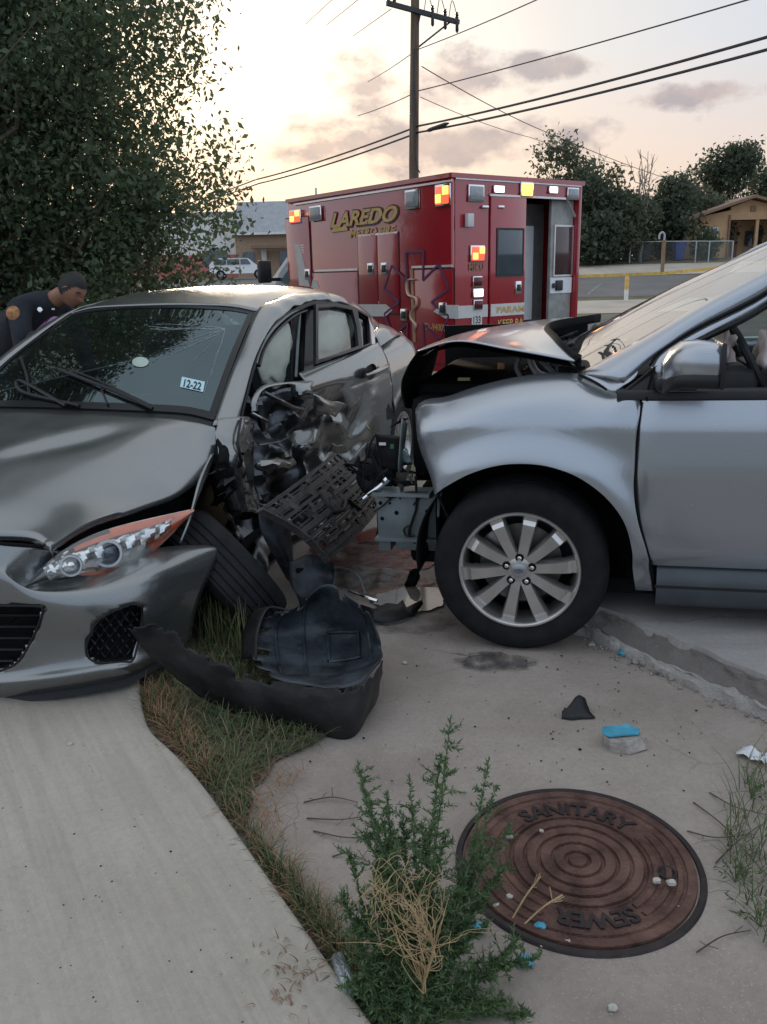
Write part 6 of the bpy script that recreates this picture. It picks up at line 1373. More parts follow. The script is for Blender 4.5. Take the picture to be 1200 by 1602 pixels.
for i in range(15):
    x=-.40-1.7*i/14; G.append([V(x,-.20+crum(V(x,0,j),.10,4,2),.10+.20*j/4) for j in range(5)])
MB().grid(G,flip=True).build('underbody_shade_sheet',m_bay,sed,smooth=25,thick=.008)  # dark upright sheet added to stand in for the shade under the body
rg=np.random.default_rng(44)
for i in range(18):
    x,y=rg.uniform(395,560),rg.uniform(770,850); Y0=.02; p=mp(x,y,Y0); q=mp(x+rg.normal(0,16),y+rg.normal(0,11),Y0+.04); q2=mp(x+rg.normal(0,16),y+rg.normal(0,12),Y0-.06)
    MB().add([p,q,q2,(p+q)/2+V(0,.02,.012)],[(0,1,3),(3,1,2),(0,3,2)]).build('torn_shard',(m_bay,m_blk,m_crush,m_gry)[i%4],sed,smooth=0,thick=.004)
# ================================================================ manhole cover
mc=gz(904,1348); man=thing('manhole_cover','rusty round sanitary sewer manhole cover set in the concrete','manhole cover',loc=(mc.x,mc.y,-.001)); man.scale=(1.03,1.03,.62)
m_rust=pm('rusty_iron',(.072,.030,.023),.6,metal=.35,var=.35,scale=11,bump=.5,bscale=160,c2=(.175,.095,.072)); m_rustd=pm('dark_iron',(.035,.026,.025),.6,metal=.4,var=.3,scale=20,bump=.3)
prof=[(0,.014)]
def groove(r,w=.0058,d=.012): return [(r-w,.014),(r-w*.7,.014-d),(r+w*.7,.014-d),(r+w,.014)]
for r_ in (.028,.062,.097,.131,.164): prof+=groove(r_)
prof+=[(.170,.014),(.172,.0075),(.236,.0075),(.238,.014),(.250,.014),(.252,.006),(.259,.006),(.261,.015),(.282,.015),(.284,-.01)]
MB().lathe(prof,110).build('cover_plate',m_rust,man,smooth=40)
MB().lathe([(.288,-.02),(.288,.008),(.290,.011),(.301,.011),(.303,.008),(.307,-.01)],110).build('frame_ring',m_rustd,man,smooth=40)
# raised ridges between the two words
def arc_ridge(r,a0,a1,w=.008,h=.0075):
    n=max(6,int(abs(a1-a0)/4)); G=[]
    for i in range(n+1):
        a=R(a0+(a1-a0)*i/n); d=V(math.sin(a),math.cos(a),0); G.append([d*(r-w)+V(0,0,.0072),d*(r-w*.8)+V(0,0,.0075+h),d*(r+w*.8)+V(0,0,.0075+h),d*(r+w)+V(0,0,.0072)])
    return MB().grid(G).build('ridge',m_rust,man,smooth=30)
for r_ in (.187,.2165):
    arc_ridge(r_,66,150); arc_ridge(r_,215,322)
def arc_text(txt,mid,half,r0,r1):
    uv,fs=text_mesh(txt,0,.02); P=[]
    for k,z in enumerate((.0072,.0145)):
        for u,v in uv:
            a=R(mid-half+2*half*u); r_=r0+(r1-r0)*v; P.append(V(math.sin(a)*r_,math.cos(a)*r_,z))
    n=len(uv); F=[tuple(i+n for i in f) for f in fs]
    cnt={}
    for f in fs:
        for i in range(len(f)):
            e=(f[i],f[(i+1)%len(f)]); cnt[e]=1
    for (a,b) in list(cnt):
        if (b,a) not in cnt: F.append((a,b,b+n,a+n))
    return MB().add(P,F).build('raised_lettering',m_rustd,man,smooth=0)
arc_text('SANITARY',11,44,.180,.230); arc_text('SEWER',181,27,.180,.230)
MB().lathe([(0,.0082),(.016,.0082),(.019,.016),(.024,.016)],20,V(.205,-.055,0)).build('lifting_hole',m_rustd,man)
# ================================================================ debris
m_shell=pm('liner_plastic',(.010,.013,.017),.45,spec=.35,var=.35,scale=9,bump=.45,bscale=40,c2=(.050,.060,.072)); m_strip=pm('scuffed_black_plastic',(.008,.0085,.0095),.5,spec=.3,var=.4,scale=5,bump=.35,bscale=30,c2=(.028,.027,.027))
ln=thing('wheel_arch_liner','torn black wheel arch liner lying on grass in front of the sedan','wheel arch liner',loc=gz(470,1100)); LO=Vector(ln.location)
def gl(*a): return gz(*a)-LO
bot=[(200,985,.305),(248,1040,.15),(318,1094,.04),(400,1128,.004),(480,1142,.004),(543,1155,.004),(580,1112,.02),(597,1058,.06)]
mid=[(208,980,.32),(256,1012,.22),(328,1062,.13),(410,1096,.10),(490,1110,.10),(556,1112,.10),(587,1080,.11),(599,1046,.13)]
top=[(222,976,.335),(264,984,.30),(336,1030,.23),(422,1060,.195),(503,1075,.195),(562,1068,.195),(591,1048,.19),(599,1032,.19)]
sg=surf([[gl(*p) for p in bot],[gl(*p)+V(0,-.02,0) for p in mid],[gl(*p) for p in top],[gl(x,y-4,z-.004)+V(0,.03,0) for x,y,z in top]],6,8)
def ragged(G,edges,depth,seed,cell=3):
    """grid with torn bites out of the named edges"""
    nu=len(G);nv=len(G[0]); mb=MB(); fs=[]
    for i in range(nu-1):
        for j in range(nv-1):
            cut=False
            for e in edges:
                d={'top':nu-2-i,'bottom':i,'left':j,'right':nv-2-j}[e]; al=j if e in('top','bottom') else i
                if d<depth*(max(0,mnoise.noise(V(al*.42/cell*3,seed,d*.05)))*1.8): cut=True
            if not cut: fs.append((i*nv+j,i*nv+j+1,(i+1)*nv+j+1,(i+1)*nv+j))
    mb.add([p for r_ in G for p in r_],fs); return mb
sg=surf([[gl(*p) for p in bot],[gl(*p)+V(0,-.02,0) for p in mid],[gl(*p) for p in top]],10,12)
ragged(sg,('top','left'),4,3.3).map(lambda v:v+mnoise.noise_vector(v*8)*.011+mnoise.noise_vector(v*24)*.004).build('outer_flange',m_strip,ln,smooth=45,thick=.004)
sh=[[gl(415,1058,.195),gl(455,1068,.195),gl(510,1075,.195),gl(562,1067,.195),gl(597,1034,.19)],
    [gl(398,1030,.13),gl(450,1040,.10),gl(508,1042,.09),gl(562,1034,.10),gl(597,1018,.14)],
    [gl(392,1000,.13),gl(446,1000,.11),gl(506,996,.11),gl(560,994,.12),gl(592,998,.18)],
    [gl(398,974,.17),gl(448,974,.17),gl(504,955,.21),gl(555,962,.22),gl(584,978,.22)],
    [gl(408,957,.22),gl(455,957,.24),gl(506,915,.335),gl(546,936,.31),gl(574,958,.27)]]
SG=surf(sh,8,8)
ragged(SG,('top','left'),4,7.7).map(lambda v:v+mnoise.noise_vector(v*7)*.010+mnoise.noise_vector(v*20)*.003).build('inner_shell',m_shell,ln,smooth=45,thick=.004)
# embossed panel and folded left wing of the shell
mb=MB(); i0,i1,j0,j1=9,17,17,24
ring_=[SG[i0][j] for j in range(j0,j1+1)]+[SG[i][j1] for i in range(i0+1,i1+1)]+[SG[i1][j] for j in range(j1-1,j0-1,-1)]+[SG[i][j0] for i in range(i1-1,i0,-1)]
mb.tube([p+V(0,-.006,.006) for p in ring_]+[ring_[0]+V(0,-.006,.006)],.007,6,cap=False).build('embossed_rim',m_shell,ln)
for j in (6,12,28):
    MB().tube([SG[i][min(j,len(SG[0])-1)]+V(0,-.004,.004) for i in range(4,len(SG)-1)],.006,5).build('embossed_rib',m_shell,ln)
wg=[[gl(378,1030,.08),gl(400,1030,.13)],[gl(380,990,.12),gl(404,985,.17)],[gl(395,958,.17),gl(420,950,.23)],[gl(415,948,.19),gl(452,953,.25)]]
MB().grid(surf(wg,5,5)).build('shell_wing',m_strip,ln,smooth=60,thick=.006)
for cx,cy in ((440,985),(560,1010),(535,960)):
    pass
# ---- detached grille leaning on the sedan's door
gq=[M.w(*M.on(405,798,.22)),M.w(*M.on(524,712,.06)),M.w(*M.on(592,792,.20)),M.w(*M.on(508,882,.36))]
G0=gq[0]; 
def gp(u,v,h=0): 
    a=gq[0].lerp(gq[1],u); b=gq[3].lerp(gq[2],u); p=a.lerp(b,v); n=(gq[1]-gq[0]).cross(gq[3]-gq[0]).normalized(); 
    if n.y>0: n=-n
    return p+n*h-G0
grl=thing('detached_grille','detached black plastic grille leaning on the crushed sedan door','grille',loc=G0)
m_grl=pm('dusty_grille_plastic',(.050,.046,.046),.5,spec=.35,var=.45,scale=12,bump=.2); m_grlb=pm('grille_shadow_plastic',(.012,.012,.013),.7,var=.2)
def bow(u,v,h=0): return gp(u,v,h+.055*math.sin(math.pi*u)*(.6+.4*v)+.03*math.sin(math.pi*v))
def gbar(u0,v0,u1,v1,w,h,name='bar',n=7):
    mb=MB(); P=[bow(u0+(u1-u0)*k/n,v0+(v1-v0)*k/n,.004) for k in range(n+1)]; nn_=(gp(.5,.5,1)-gp(.5,.5,0)).normalized(); rows=[]
    for k,q in enumerate(P):
        t=(P[min(k+1,n)]-P[max(k-1,0)]).normalized(); sd_=t.cross(nn_).normalized(); rows.append([q-sd_*w/2-nn_*h/2,q+sd_*w/2-nn_*h/2,q+sd_*w/2+nn_*h/2,q-sd_*w/2+nn_*h/2])
    mb.grid(rows,closev=True).poly(rows[0]).poly(rows[-1][::-1]); return mb.build(name,m_grl,grl,smooth=0)
rg=np.random.default_rng(23)
vb=[.015,.13,.25,.37,.49,.60,.70,.80,.90,.985]
for k,v in enumerate(vb):
    u0=rg.uniform(0,.03); u1=rg.uniform(.95,1.0)
    if k in (2,5,8): u1=rg.uniform(.72,.86)
    if k in (3,7): u0=rg.uniform(.08,.2)
    gbar(u0,v+rg.normal(0,.004),u1,v+rg.normal(0,.010),rg.choice([.014,.020,.026]),rg.choice([.016,.026]))
    if k<9: gbar(max(0,rg.uniform(-.1,.1)),v+.055,rg.uniform(.85,1.0),v+.055,.006,.012,'thin_bar')
for a,b in zip(vb[:-1],vb[1:]):
    for k in range(10):
        u=(k+.5)/10+rg.normal(0,.022); u=min(.97,max(.02,u))
        if rg.random()<.75: gbar(u,a,u+rg.normal(0,.01),b,rg.choice([.006,.010,.022,.038]),rg.choice([.010,.018]),'cross_rib',2)
gbar(.0,0,.02,1,.014,.03,'end_rail'); gbar(1.,0,.98,.8,.014,.03,'end_rail')
for k in range(26):
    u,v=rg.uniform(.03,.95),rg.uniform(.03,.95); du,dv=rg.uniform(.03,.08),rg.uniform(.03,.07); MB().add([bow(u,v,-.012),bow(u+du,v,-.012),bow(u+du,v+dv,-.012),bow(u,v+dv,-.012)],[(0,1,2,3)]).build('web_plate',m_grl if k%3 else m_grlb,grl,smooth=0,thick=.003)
c=bow(.36,.42,.018); nrm=(gp(.5,.5,1)-gp(.5,.5,0)).normalized()
MB().lathe([(0,.006),(.048,.006),(.052,.0),(.056,.0),(.056,.010),(.062,.010),(.062,-.02)],36,c,nrm).build('badge_boss',m_grl,grl,smooth=30)
e1=(gp(1,.5)-gp(0,.5)).normalized(); e2=nrm.cross(e1)
for a in (20,150,265): MB().lathe([(0,.0085),(.008,.0085),(.008,.004)],12,c+(e1*math.cos(R(a))+e2*math.sin(R(a)))*.030,nrm).build('boss_hole',m_grlb,grl)
MB().tube(spline([bow(.28,.52,.02),bow(.36,.60,.03),bow(.46,.52,.03),bow(.50,.62,.02),bow(.56,.78,.01)],5),.010,6).build('broken_clip',m_grlb,grl)
# ---- curved dark panel behind the wheel
pn=thing('arch_panel_scrap','curved dark panel scrap standing between the front wheel and grille','car part',loc=gz(430,905)); PO_=Vector(pn.location)
pl=lambda x,y,Y: M.w(*M.on(x,y,Y))-PO_
MB().grid(surf([[pl(402,788,.04),pl(425,803,.08),pl(452,818,.10)],[pl(408,830,.06),pl(432,840,.11),pl(455,850,.12)],[pl(430,870,.09),pl(448,880,.14),pl(460,890,.15)],[pl(450,905,.11),pl(462,915,.16),pl(475,920,.17)]],5,5)).build('panel',m_shell,pn,smooth=60,thick=.006)
MB().tube(spline([pl(402,787,.04),pl(418,793,.07),pl(436,808,.09),pl(453,817,.10)],5),.005,5).build('rolled_edge',m_grl,pn)
bx=thing('broken_plastic_box','broken black plastic box on the ground behind the torn liner','car part',loc=gz(485,930)); BO=Vector(bx.location)
bl_=lambda x,y,z: gz(x,y,z)-BO
MB().grid(surf([[bl_(452,880,.22),bl_(485,868,.24),bl_(520,882,.2)],[bl_(455,905,.16),bl_(488,895,.18),bl_(522,905,.15)],[bl_(462,930,.10),bl_(492,925,.1),bl_(520,925,.08)],[bl_(470,950,.02),bl_(495,950,.02),bl_(515,945,.02)]],5,5)).jitter(.014,12).build('shell',m_shell,bx,smooth=30,thick=.006)
MB().box(bl_(474,897,.17),(.07,.03,.06),Matrix.Rotation(R(25),3,'Z'),bev=.01).build('connector',m_bay,bx)
MB().tube(spline([bl_(500,890,.18),bl_(535,888,.14),bl_(560,900,.08),bl_(572,930,.02)],6),.006,6).build('loose_wire',m_steel,bx)
MB().tube(spline([bl_(545,925,.02),bl_(565,932,.025),bl_(590,940,.015)],5),.007,6).build('loose_tube',m_chrome,bx)
sk=thing('torn_rubber_skirt','jagged black rubber strip lying behind the torn liner','car part',loc=gz(610,960)); SO=Vector(sk.location); sl_=lambda x,y,z: gz(x,y,z)-SO
A_=[sl_(563,945,.03),sl_(585,952,.05),sl_(605,943,.06),sl_(622,945,.05),sl_(630,938,.05),sl_(636,950,.04),sl_(660,938,.05)]; B_=[sl_(568,965,.005),sl_(585,975,.005),sl_(605,977,.005),sl_(622,974,.005),sl_(635,970,.005),sl_(648,964,.01),sl_(662,945,.03)]
MB().grid([[a,(a+b)/2+V(0,-.008,.005),b] for a,b in zip(A_,B_)]).build('strip',m_strip,sk,smooth=30,thick=.006)
# hanging black scrap beside the crossover's tyre
o=MB().grid(surf([[V(-.03,0,.085),V(.015,0,.095)],[V(-.035,0,.05),V(.025,-.01,.06)],[V(-.05,0,.015),V(.0,-.01,.01)],[V(-.025,0,0),V(-.01,0,0)]],5,5)).jitter(.012,24).build('rubber_scrap',m_bay,None,thick=.006); o.location=gz(650,918,.0); tag(o,'ragged black rubber scrap beside the crossover tyre','car part')
# small black fragment, blue painted concrete chunk, white wrapper
o=MB().grid(surf([[V(-.055,-.02,.002),V(-.01,-.03,.004),V(.06,-.025,.004)],[V(-.045,.0,.02),V(.0,.01,.045),V(.05,.0,.015)],[V(-.01,.03,.02),V(.015,.045,.05),V(.045,.05,.04)],[V(.0,.05,.004),V(.01,.06,.004),V(.03,.06,.004)]],4,4)).jitter(.006,30).build('plastic_fragment',m_strip,None,smooth=30,thick=.004); o.location=gz(900,1120); tag(o,'bent black plastic fragment lying left of the blue chunk','car part')
m_chunk=pm('broken_concrete',(.30,.27,.24),.95,var=.3,scale=25,bump=.8,bscale=60); m_bluept=pm('blue_road_paint',(.06,.30,.42),.6,var=.25,scale=18,bump=.3)
def rock(name,loc,s,seed,mat,flat=.6,n=9):
    mb=MB(); G=[]
    for i in range(n+1):
        t=math.pi*i/n; rw=[]
        for k in range(2*n):
            a=2*math.pi*k/(2*n); d=V(math.sin(t)*math.cos(a),math.sin(t)*math.sin(a),math.cos(t)); e=d*1.0
            f=1+.35*mnoise.noise(d*1.3+V(seed*3.1,0,0))+.15*mnoise.noise(d*3+V(0,seed*2.7,0)); q=max(abs(d.x),abs(d.y),abs(d.z)); rw.append(V(d.x*s,d.y*s*.8,d.z*s*flat)*f/q**.6)
        G.append(rw)
    mb.grid(G,closev=True); zmin=min(v[2] for v in mb.v); mb.map(lambda v:v-V(0,0,zmin+.002)); o=mb.build(name,mat,None,smooth=30); o.location=loc; return o
ch=thing('concrete_chunk','chunk of broken concrete with bright blue painted top','concrete chunk',loc=gz(972,1165))
MB().prism([V(-.062,-.01,.0),V(-.045,-.042,.0),V(.0,-.05,0),V(.05,-.03,0),V(.062,.01,0),V(.05,.035,0),V(-.05,.03,0)],(0,0,.038)).map(lambda v:v+V(.018,-.012,0)*(1 if v.z<.02 and v.x>-.02 else 0)+mnoise.noise_vector(v*23)*.014).build('body',m_chunk,ch,smooth=0,bevel=.002)
MB().prism([V(-.066,-.004,.043),V(-.05,-.026,.043),V(.048,-.020,.043),V(.060,.012,.043),V(.030,.040,.043),V(-.052,.036,.043)],(0,0,.004)).map(lambda v:v+mnoise.noise_vector(v*25)*.004).build('painted_face',m_bluept,ch,smooth=0)
w=MB(); G=[]
for i in range(9):
    for_=[]
    G.append([V(-.045+.09*i/8,-.03+.06*j/8,.006+.010*abs(mnoise.noise(V(i*.5,j*.5,2)))+.012*math.sin(i*.7)**2) for j in range(9)])
o=w.grid(G).build('paper_wrapper',pm('white_paper',(.66,.67,.70),.7,var=.08,scale=30),None,smooth=60,thick=.002); o.location=gz(1180,1186); o.rotation_euler=(0,0,R(-48)); tag(o,'crumpled white paper wrapper on the ground at right edge','wrapper')
for i,(x,y,s,lab) in enumerate(((978,1024,.026,'blue painted concrete chip lying at the foot of the kerb'),(747,1457,.018,'blue concrete chip half hidden beside the green weed'),(822,1507,.017,'blue concrete chip below the manhole cover'),(845,1452,.014,'small blue chip at the lower edge of manhole cover'))):
    o=rock('blue_chip',gz(x,y),s,i+40,m_bluept,.45); tag(o,lab,'concrete chip','blue painted concrete chips')
rocks=[(1010,1040,.030,'grey rock in the kerb crack next to the blue chip'),(1035,1053,.032,'larger grey rock at the kerb foot right of the blue chip'),(995,1037,.018,'small round rock just right of the blue chip'),(962,1010,.016,'small rock at the kerb foot near the tyre'),(925,1010,.014,'small rock closest behind the crossover tyre'),(1053,1062,.02,'pale rock at the end of the broken kerb crack')]
for i,(x,y,s,lab) in enumerate(rocks): tag(rock('rubble_rock',gz(x,y,.0),s,i+60,m_chunk,.55),lab,'rock','loose rocks along the kerb foot')
m_peb=pm('pale_pebble',(.42,.40,.365),.85,var=.2,scale=40)
for i,(x,y,s,lab) in enumerate(((797,1310,.012,'white pebble resting on the upper left of manhole cover'),(633,1038,.012,'white pebble beside the torn liner'),(798,1405,.011,'white pebble at the left lower edge of manhole cover'),(776,1420,.012,'white pebble between weed and manhole cover'),(1027,1380,.012,'pebble in the lifting hole of the manhole cover'),(1050,1383,.013,'second pebble in the lifting hole of manhole cover'),(110,1165,.010,'lone white pebble on the left slab'),(958,1578,.012,'white pebble near the bottom picture edge'),(847,1300,.007,'tiny pale pebble beside the lettering on manhole cover'),(888,1476,.010,'pale pebble at the bottom rim of the manhole cover'))):
    zz=.016 if i in (0,4,5,8) else ZS if i==6 else .0; tag(rock('pebble',gz(x,y,zz),s*.8,i+80,m_peb,.6,6),lab,'pebble','pale pebbles on the ground')
cn=MB().lathe([(0,0),(.016,0),(.017,.006),(.017,.105),(.014,.112),(0,.112)],16).build('crushed_can',pm('dull_can',(.34,.38,.40),.35,metal=.7,var=.4,scale=40),None); cn.location=gz(528,1500,.03); cn.rotation_euler=(R(78),R(10),R(15)); tag(cn,'small crushed silver can between the slab edge and weed','can')
# grit: tiny stones and black specks
def grit(name,label,n,polyf,smin,smax,mat,seed,z=.003):
    rg=np.random.default_rng(seed); vs=[];fs=[]
    base=np.array([(1,0,0),(-1,0,0),(0,1,0),(0,-1,0),(0,0,1),(0,0,-1)],float); tri=[(0,2,4),(2,1,4),(1,3,4),(3,0,4),(2,0,5),(1,2,5),(3,1,5),(0,3,5)]
    k=0
    while k<n:
        p=polyf(rg)
        if p is None: continue
        s=rg.uniform(smin,smax)*rg.uniform(.4,1); a=rg.uniform(0,6.28); c,s_=math.cos(a),math.sin(a); b=base*np.array([s*rg.uniform(.7,1.3),s*rg.uniform(.6,1.1),s*.55]); b=b@np.array([[c,s_,0],[-s_,c,0],[0,0,1]]); vs.append(b+np.array([p.x,p.y,p.z+z])); fs.append(np.array(tri)+k*6); k+=1
    o=npmesh(name,np.concatenate(vs),np.concatenate(fs),mat); o['kind']='stuff'; o['label']=label; o['category']=name.split('_')[-1]; return o
def kerbfoot(rg):
    t=rg.random()**.8; x=900+330*t; y=985+140*t+rg.normal(8,9); return gz(x,y,0)
grit('kerb_gravel','loose gravel along the foot of the broken kerb',330,kerbfoot,.003,.011,m_chunk,1)
def apr(rg): return gz(rg.uniform(600,1200),rg.uniform(1000,1600),0)
grit('light_grit','pale grit scattered on the apron concrete',260,apr,.0012,.0045,m_peb,2); grit('dark_grit','black plastic and glass specks scattered on the apron',170,lambda rg: gz(rg.normal(850,160),rg.normal(1110,70),0),.002,.007,m_bay,3)
grit('slab_grit','dark specks scattered on the left slab',60,lambda rg: (lambda p: p if p.x<-.3-(.3)*0 and (p-e0).dot(V(-dirv.y,dirv.x,0))*1<10 and p.x<e0.x+(p.y-e0.y)*(dirv.x/dirv.y)-.03 else None)(gz(rg.uniform(0,560),rg.uniform(1130,1600),ZS)),.0012,.004,m_bay,4,.001)
# ================================================================ grass and weeds
def blademat(name,cols):
    m=bpy.data.materials.new(name); m.use_nodes=True; nt=m.node_tree; b=nt.nodes['Principled BSDF']; g=nt.nodes.new('ShaderNodeNewGeometry'); r=nt.nodes.new('ShaderNodeValToRGB'); nt.links.new(g.outputs['Random Per Island'],r.inputs[0]); e=r.color_ramp.elements
    while len(e)<len(cols): e.new(.5)
    for i,(el,c) in enumerate(zip(e,cols)): el.position=i/(len(cols)-1); el.color=(*c,1)
    nt.links.new(r.outputs[0],b.inputs['Base Color']); b.inputs['Roughness'].default_value=.7; MATS[name]=m; return m
def blades(name,label,P,len0,len1,w,lean,mat,seed,dirbias=None):
    rg=np.random.default_rng(seed); n=len(P); L_=rg.uniform(len0,len1,n); az=rg.uniform(0,2*np.pi,n) if dirbias is None else rg.normal(dirbias,.9,n); ln_=np.clip(rg.normal(lean,.3,n),.05,1.35)
    d=np.stack([np.cos(az),np.sin(az),np.zeros(n)],1); sd=np.stack([-np.sin(az),np.cos(az),np.zeros(n)],1); segs=4; V_=[]
    for s in range(segs+1):
        t=s/segs; h=L_*t; bend=ln_*(.35+.65*t)
        c=P+d*(h*np.sin(bend))[:,None]+np.stack([np.zeros(n)]*2+[h*np.cos(bend)],1); ww=(w*(1-t)**.7+.0004)*rg.uniform(.9,1.1,n); V_+= [c-sd*ww[:,None],c+sd*ww[:,None]]
    V_=np.stack(V_,1).reshape(-1,3); k=(segs+1)*2; b=np.arange(n)[:,None]*k; F=np.concatenate([b+np.array([[2*s,2*s+1,2*s+3,2*s+2]]) for s in range(segs)],0)
    o=npmesh(name,V_,F,mat); o['kind']='stuff'; o['label']=label; o['category']='grass'; return o
def polysample(poly,n,seed,z=.004,avoid=None):
    rg=np.random.default_rng(seed); xs=[p[0] for p in poly]; ys=[p[1] for p in poly]; out=[]
    while len(out)<n:
        x,y=rg.uniform(min(xs),max(xs)),rg.uniform(min(ys),max(ys))
        if inside((x,y),poly): p=gz(x,y,z); out.append((p.x,p.y,p.z))
    return np.array(out)
m_soil=pm('soil_and_litter',(.085,.060,.042),.95,var=.45,scale=25,bump=1.0,bscale=70,c2=(.14,.105,.07))
bed=[(215,1030),(225,1100),(245,1150),(300,1205),(335,1245),(420,1370),(500,1482),(590,1605),(650,1605),(565,1510),(515,1455),(472,1400),(432,1335),(392,1285),(395,1235),(430,1190),(510,1150),(560,1100),(480,1000),(400,940),(330,930)]
P=[q+V(mnoise.noise(q*14)*.02,mnoise.noise(q*14+V(4,4,4))*.02,0) for q in [gz(bed[i][0]+(bed[(i+1)%len(bed)][0]-bed[i][0])*k/6,bed[i][1]+(bed[(i+1)%len(bed)][1]-bed[i][1])*k/6,.010) for i in range(len(bed)) for k in range(6)]]; bm=bmesh.new(); vv_=[bm.verts.new(p) for p in P]; [bm.faces.new([vv_[i] for i in t]) for t in mgeo.tessellate_polygon([P])]; me=bpy.data.meshes.new('soil_bed'); bm.to_mesh(me); bm.free(); me.materials.append(m_soil); o=bpy.data.objects.new('soil_bed',me); col.objects.link(o); struct(o)
m_gr=blademat('grass_blades',[(.030,.055,.018),(.050,.085,.026),(.065,.10,.03),(.10,.11,.045),(.22,.16,.08)])
m_gb=blademat('brown_grass',[(.20,.105,.05),(.26,.15,.075),(.16,.085,.045),(.30,.20,.11)])
patch=[(222,1088),(250,1070),(330,1000),(400,965),(470,1000),(530,1120),(500,1165),(425,1195),(385,1235),(385,1290),(345,1255),(300,1200),(240,1140)]
blades('grass','green and tan grass tuft between the slab and the torn liner',polysample(patch,3400,1),.03,.11,.0013,1.0,m_gr,2)
blades('upright_grass','longer grass standing behind the torn liner under the sedan',polysample([(310,1010),(330,950),(400,930),(420,985),(380,1040)],420,3),.10,.24,.0020,.35,m_gr,4)
blades('brown_grass','rusty brown dead grass at the rounded slab corner',polysample([(222,1090),(262,1085),(300,1150),(345,1235),(320,1225),(270,1165),(232,1130)],900,5),.03,.11,.0011,1.0,m_gb,6)
blades('edge_grass','thin mixed grass growing along the slab edge',polysample([(330,1245),(420,1330),(480,1400),(560,1500),(600,1602),(585,1602),(500,1480),(420,1368)],900,7),.03,.09,.0013,.7,m_gr,8)
blades('edge_litter','dry straw scattered along the slab edge and soil',polysample([(400,1215),(500,1190),(440,1250),(450,1330),(510,1410),(570,1490),(575,1580),(500,1480),(420,1368),(345,1262)],420,9,.012),.03,.10,.0010,1.35,m_gb,10)
blades('right_grass','sparse dry grass at the right picture edge',polysample([(1165,1190),(1215,1180),(1230,1500),(1190,1480),(1150,1380),(1130,1310)],260,11),.04,.14,.0013,.85,m_gr,12)
blades('slab_clippings','dry clippings scattered on the slab corner',np.array([tuple(gz(x,y,ZS+.002)) for x,y in [(rg_.normal(455,26),rg_.normal(1525,36)) for rg_ in [np.random.default_rng(77)] for _ in range(60)]]),.01,.03,.0014,1.45,m_gb,13)
# ---- feathery green weed
m_weed=leafmat('weed_leaflets',(.060,.118,.052),(.145,.22,.095),.35); m_stem=pm('weed_stem',(.10,.125,.05),.7,var=.25); m_dry=pm('dry_stem',(.36,.25,.13),.8,var=.3,scale=20)
base=gz(640,1612,.0); wd=thing('green_weed','feathery green weed growing in the crack beside the manhole','weed',loc=base); WO=base
def leaflets(name,segs,n_per,ll,lw,mat,parent,seed):
    rg=np.random.default_rng(seed); A=np.array([tuple(a) for a,b in segs]);B=np.array([tuple(b) for a,b in segs]); n=len(A)*n_per; t=rg.random((n,1)); i=np.repeat(np.arange(len(A)),n_per); cen=A[i]*(1-t)+B[i]*t; ax=(B-A)[i]; ax/=np.linalg.norm(ax,axis=1)[:,None]+1e-9
    d=rg.normal(0,1,(n,3))*.8+ax*.9; d[:,2]+=.25; d/=np.linalg.norm(d,axis=1)[:,None]; q=rg.normal(0,1,(n,3)); w=np.cross(d,q); w/=np.linalg.norm(w,axis=1)[:,None]; s=rg.uniform(.6,1.3,(n,1)); L_=d*ll*s; W_=w*lw*s*.5
    v=np.stack([cen,cen+L_*.45+W_,cen+L_,cen+L_*.45-W_],1).reshape(-1,3); b=np.arange(n)[:,None]*4; f=np.concatenate([b+np.array([[0,1,2]]),b+np.array([[0,2,3]])],0); return npmesh(name,v,f,mat,parent)
rg=np.random.default_rng(31)
tips=[(705,1125,1.62,1),(690,1180,1.60,.8),(560,1195,1.70,.9),(575,1245,1.6,.8),(605,1240,1.62,.9),(640,1215,1.72,.5),(765,1190,1.66,.5),(775,1235,1.7,.5),(545,1330,1.55,.8),(535,1400,1.5,.8),(660,1290,1.52,1),(700,1300,1.55,1),(620,1320,1.5,1),(740,1330,1.55,1),(800,1290,1.62,.9),(795,1350,1.58,.9),(760,1400,1.5,1),(810,1470,1.48,.8),(835,1500,1.46,.8),(770,1520,1.42,1),(700,1420,1.45,1),(590,1420,1.44,1),(560,1500,1.40,1),(640,1450,1.42,1),(680,1520,1.40,1),(600,1540,1.38,1),(740,1570,1.38,1),(830,1590,1.36,.7),(650,1380,1.48,1),(720,1480,1.42,1),(600,1290,1.60,1),(570,1300,1.58,1),(590,1350,1.52,1),(630,1275,1.6,1),(680,1350,1.5,1),(730,1380,1.52,1),(770,1320,1.6,1),(560,1440,1.46,1),(545,1540,1.37,1),(580,1580,1.36,1),(620,1500,1.4,1),(690,1460,1.43,1),(760,1450,1.46,1),(720,1540,1.38,1),(790,1570,1.37,1),(660,1560,1.36,1),(610,1460,1.43,1),(740,1430,1.48,1)]
stems=MB(); segs=[]
for x,y,Y,dn in tips:
    tip=atY(x,y,Y)-WO; b=V(rg.normal(0,.03),rg.normal(0,.02),0); mid=b.lerp(tip,.5)+V(rg.normal(0,.015),rg.normal(0,.015),.02); P=spline([b,mid,tip],10); stems.tube(P,[.0026-.0018*i/(len(P)-1) for i in range(len(P))],5)
    Lt=(tip-b).length
    for k in range(4,len(P)-1):
        for r_ in range(2):
            if rg.random()>dn: continue
            q=P[k]; an=rg.uniform(0,6.28); e=q+V(math.cos(an)*.055,math.sin(an)*.045,rg.uniform(.0,.05))*rg.uniform(.5,1.25)*(1.15-.6*k/len(P)); stems.tube([q,q.lerp(e,.5)+V(0,0,.004),e],[.0011,.0009,.0005],3); segs.append((q,e))
    segs+=list(zip(P[8:-1],P[9:]))
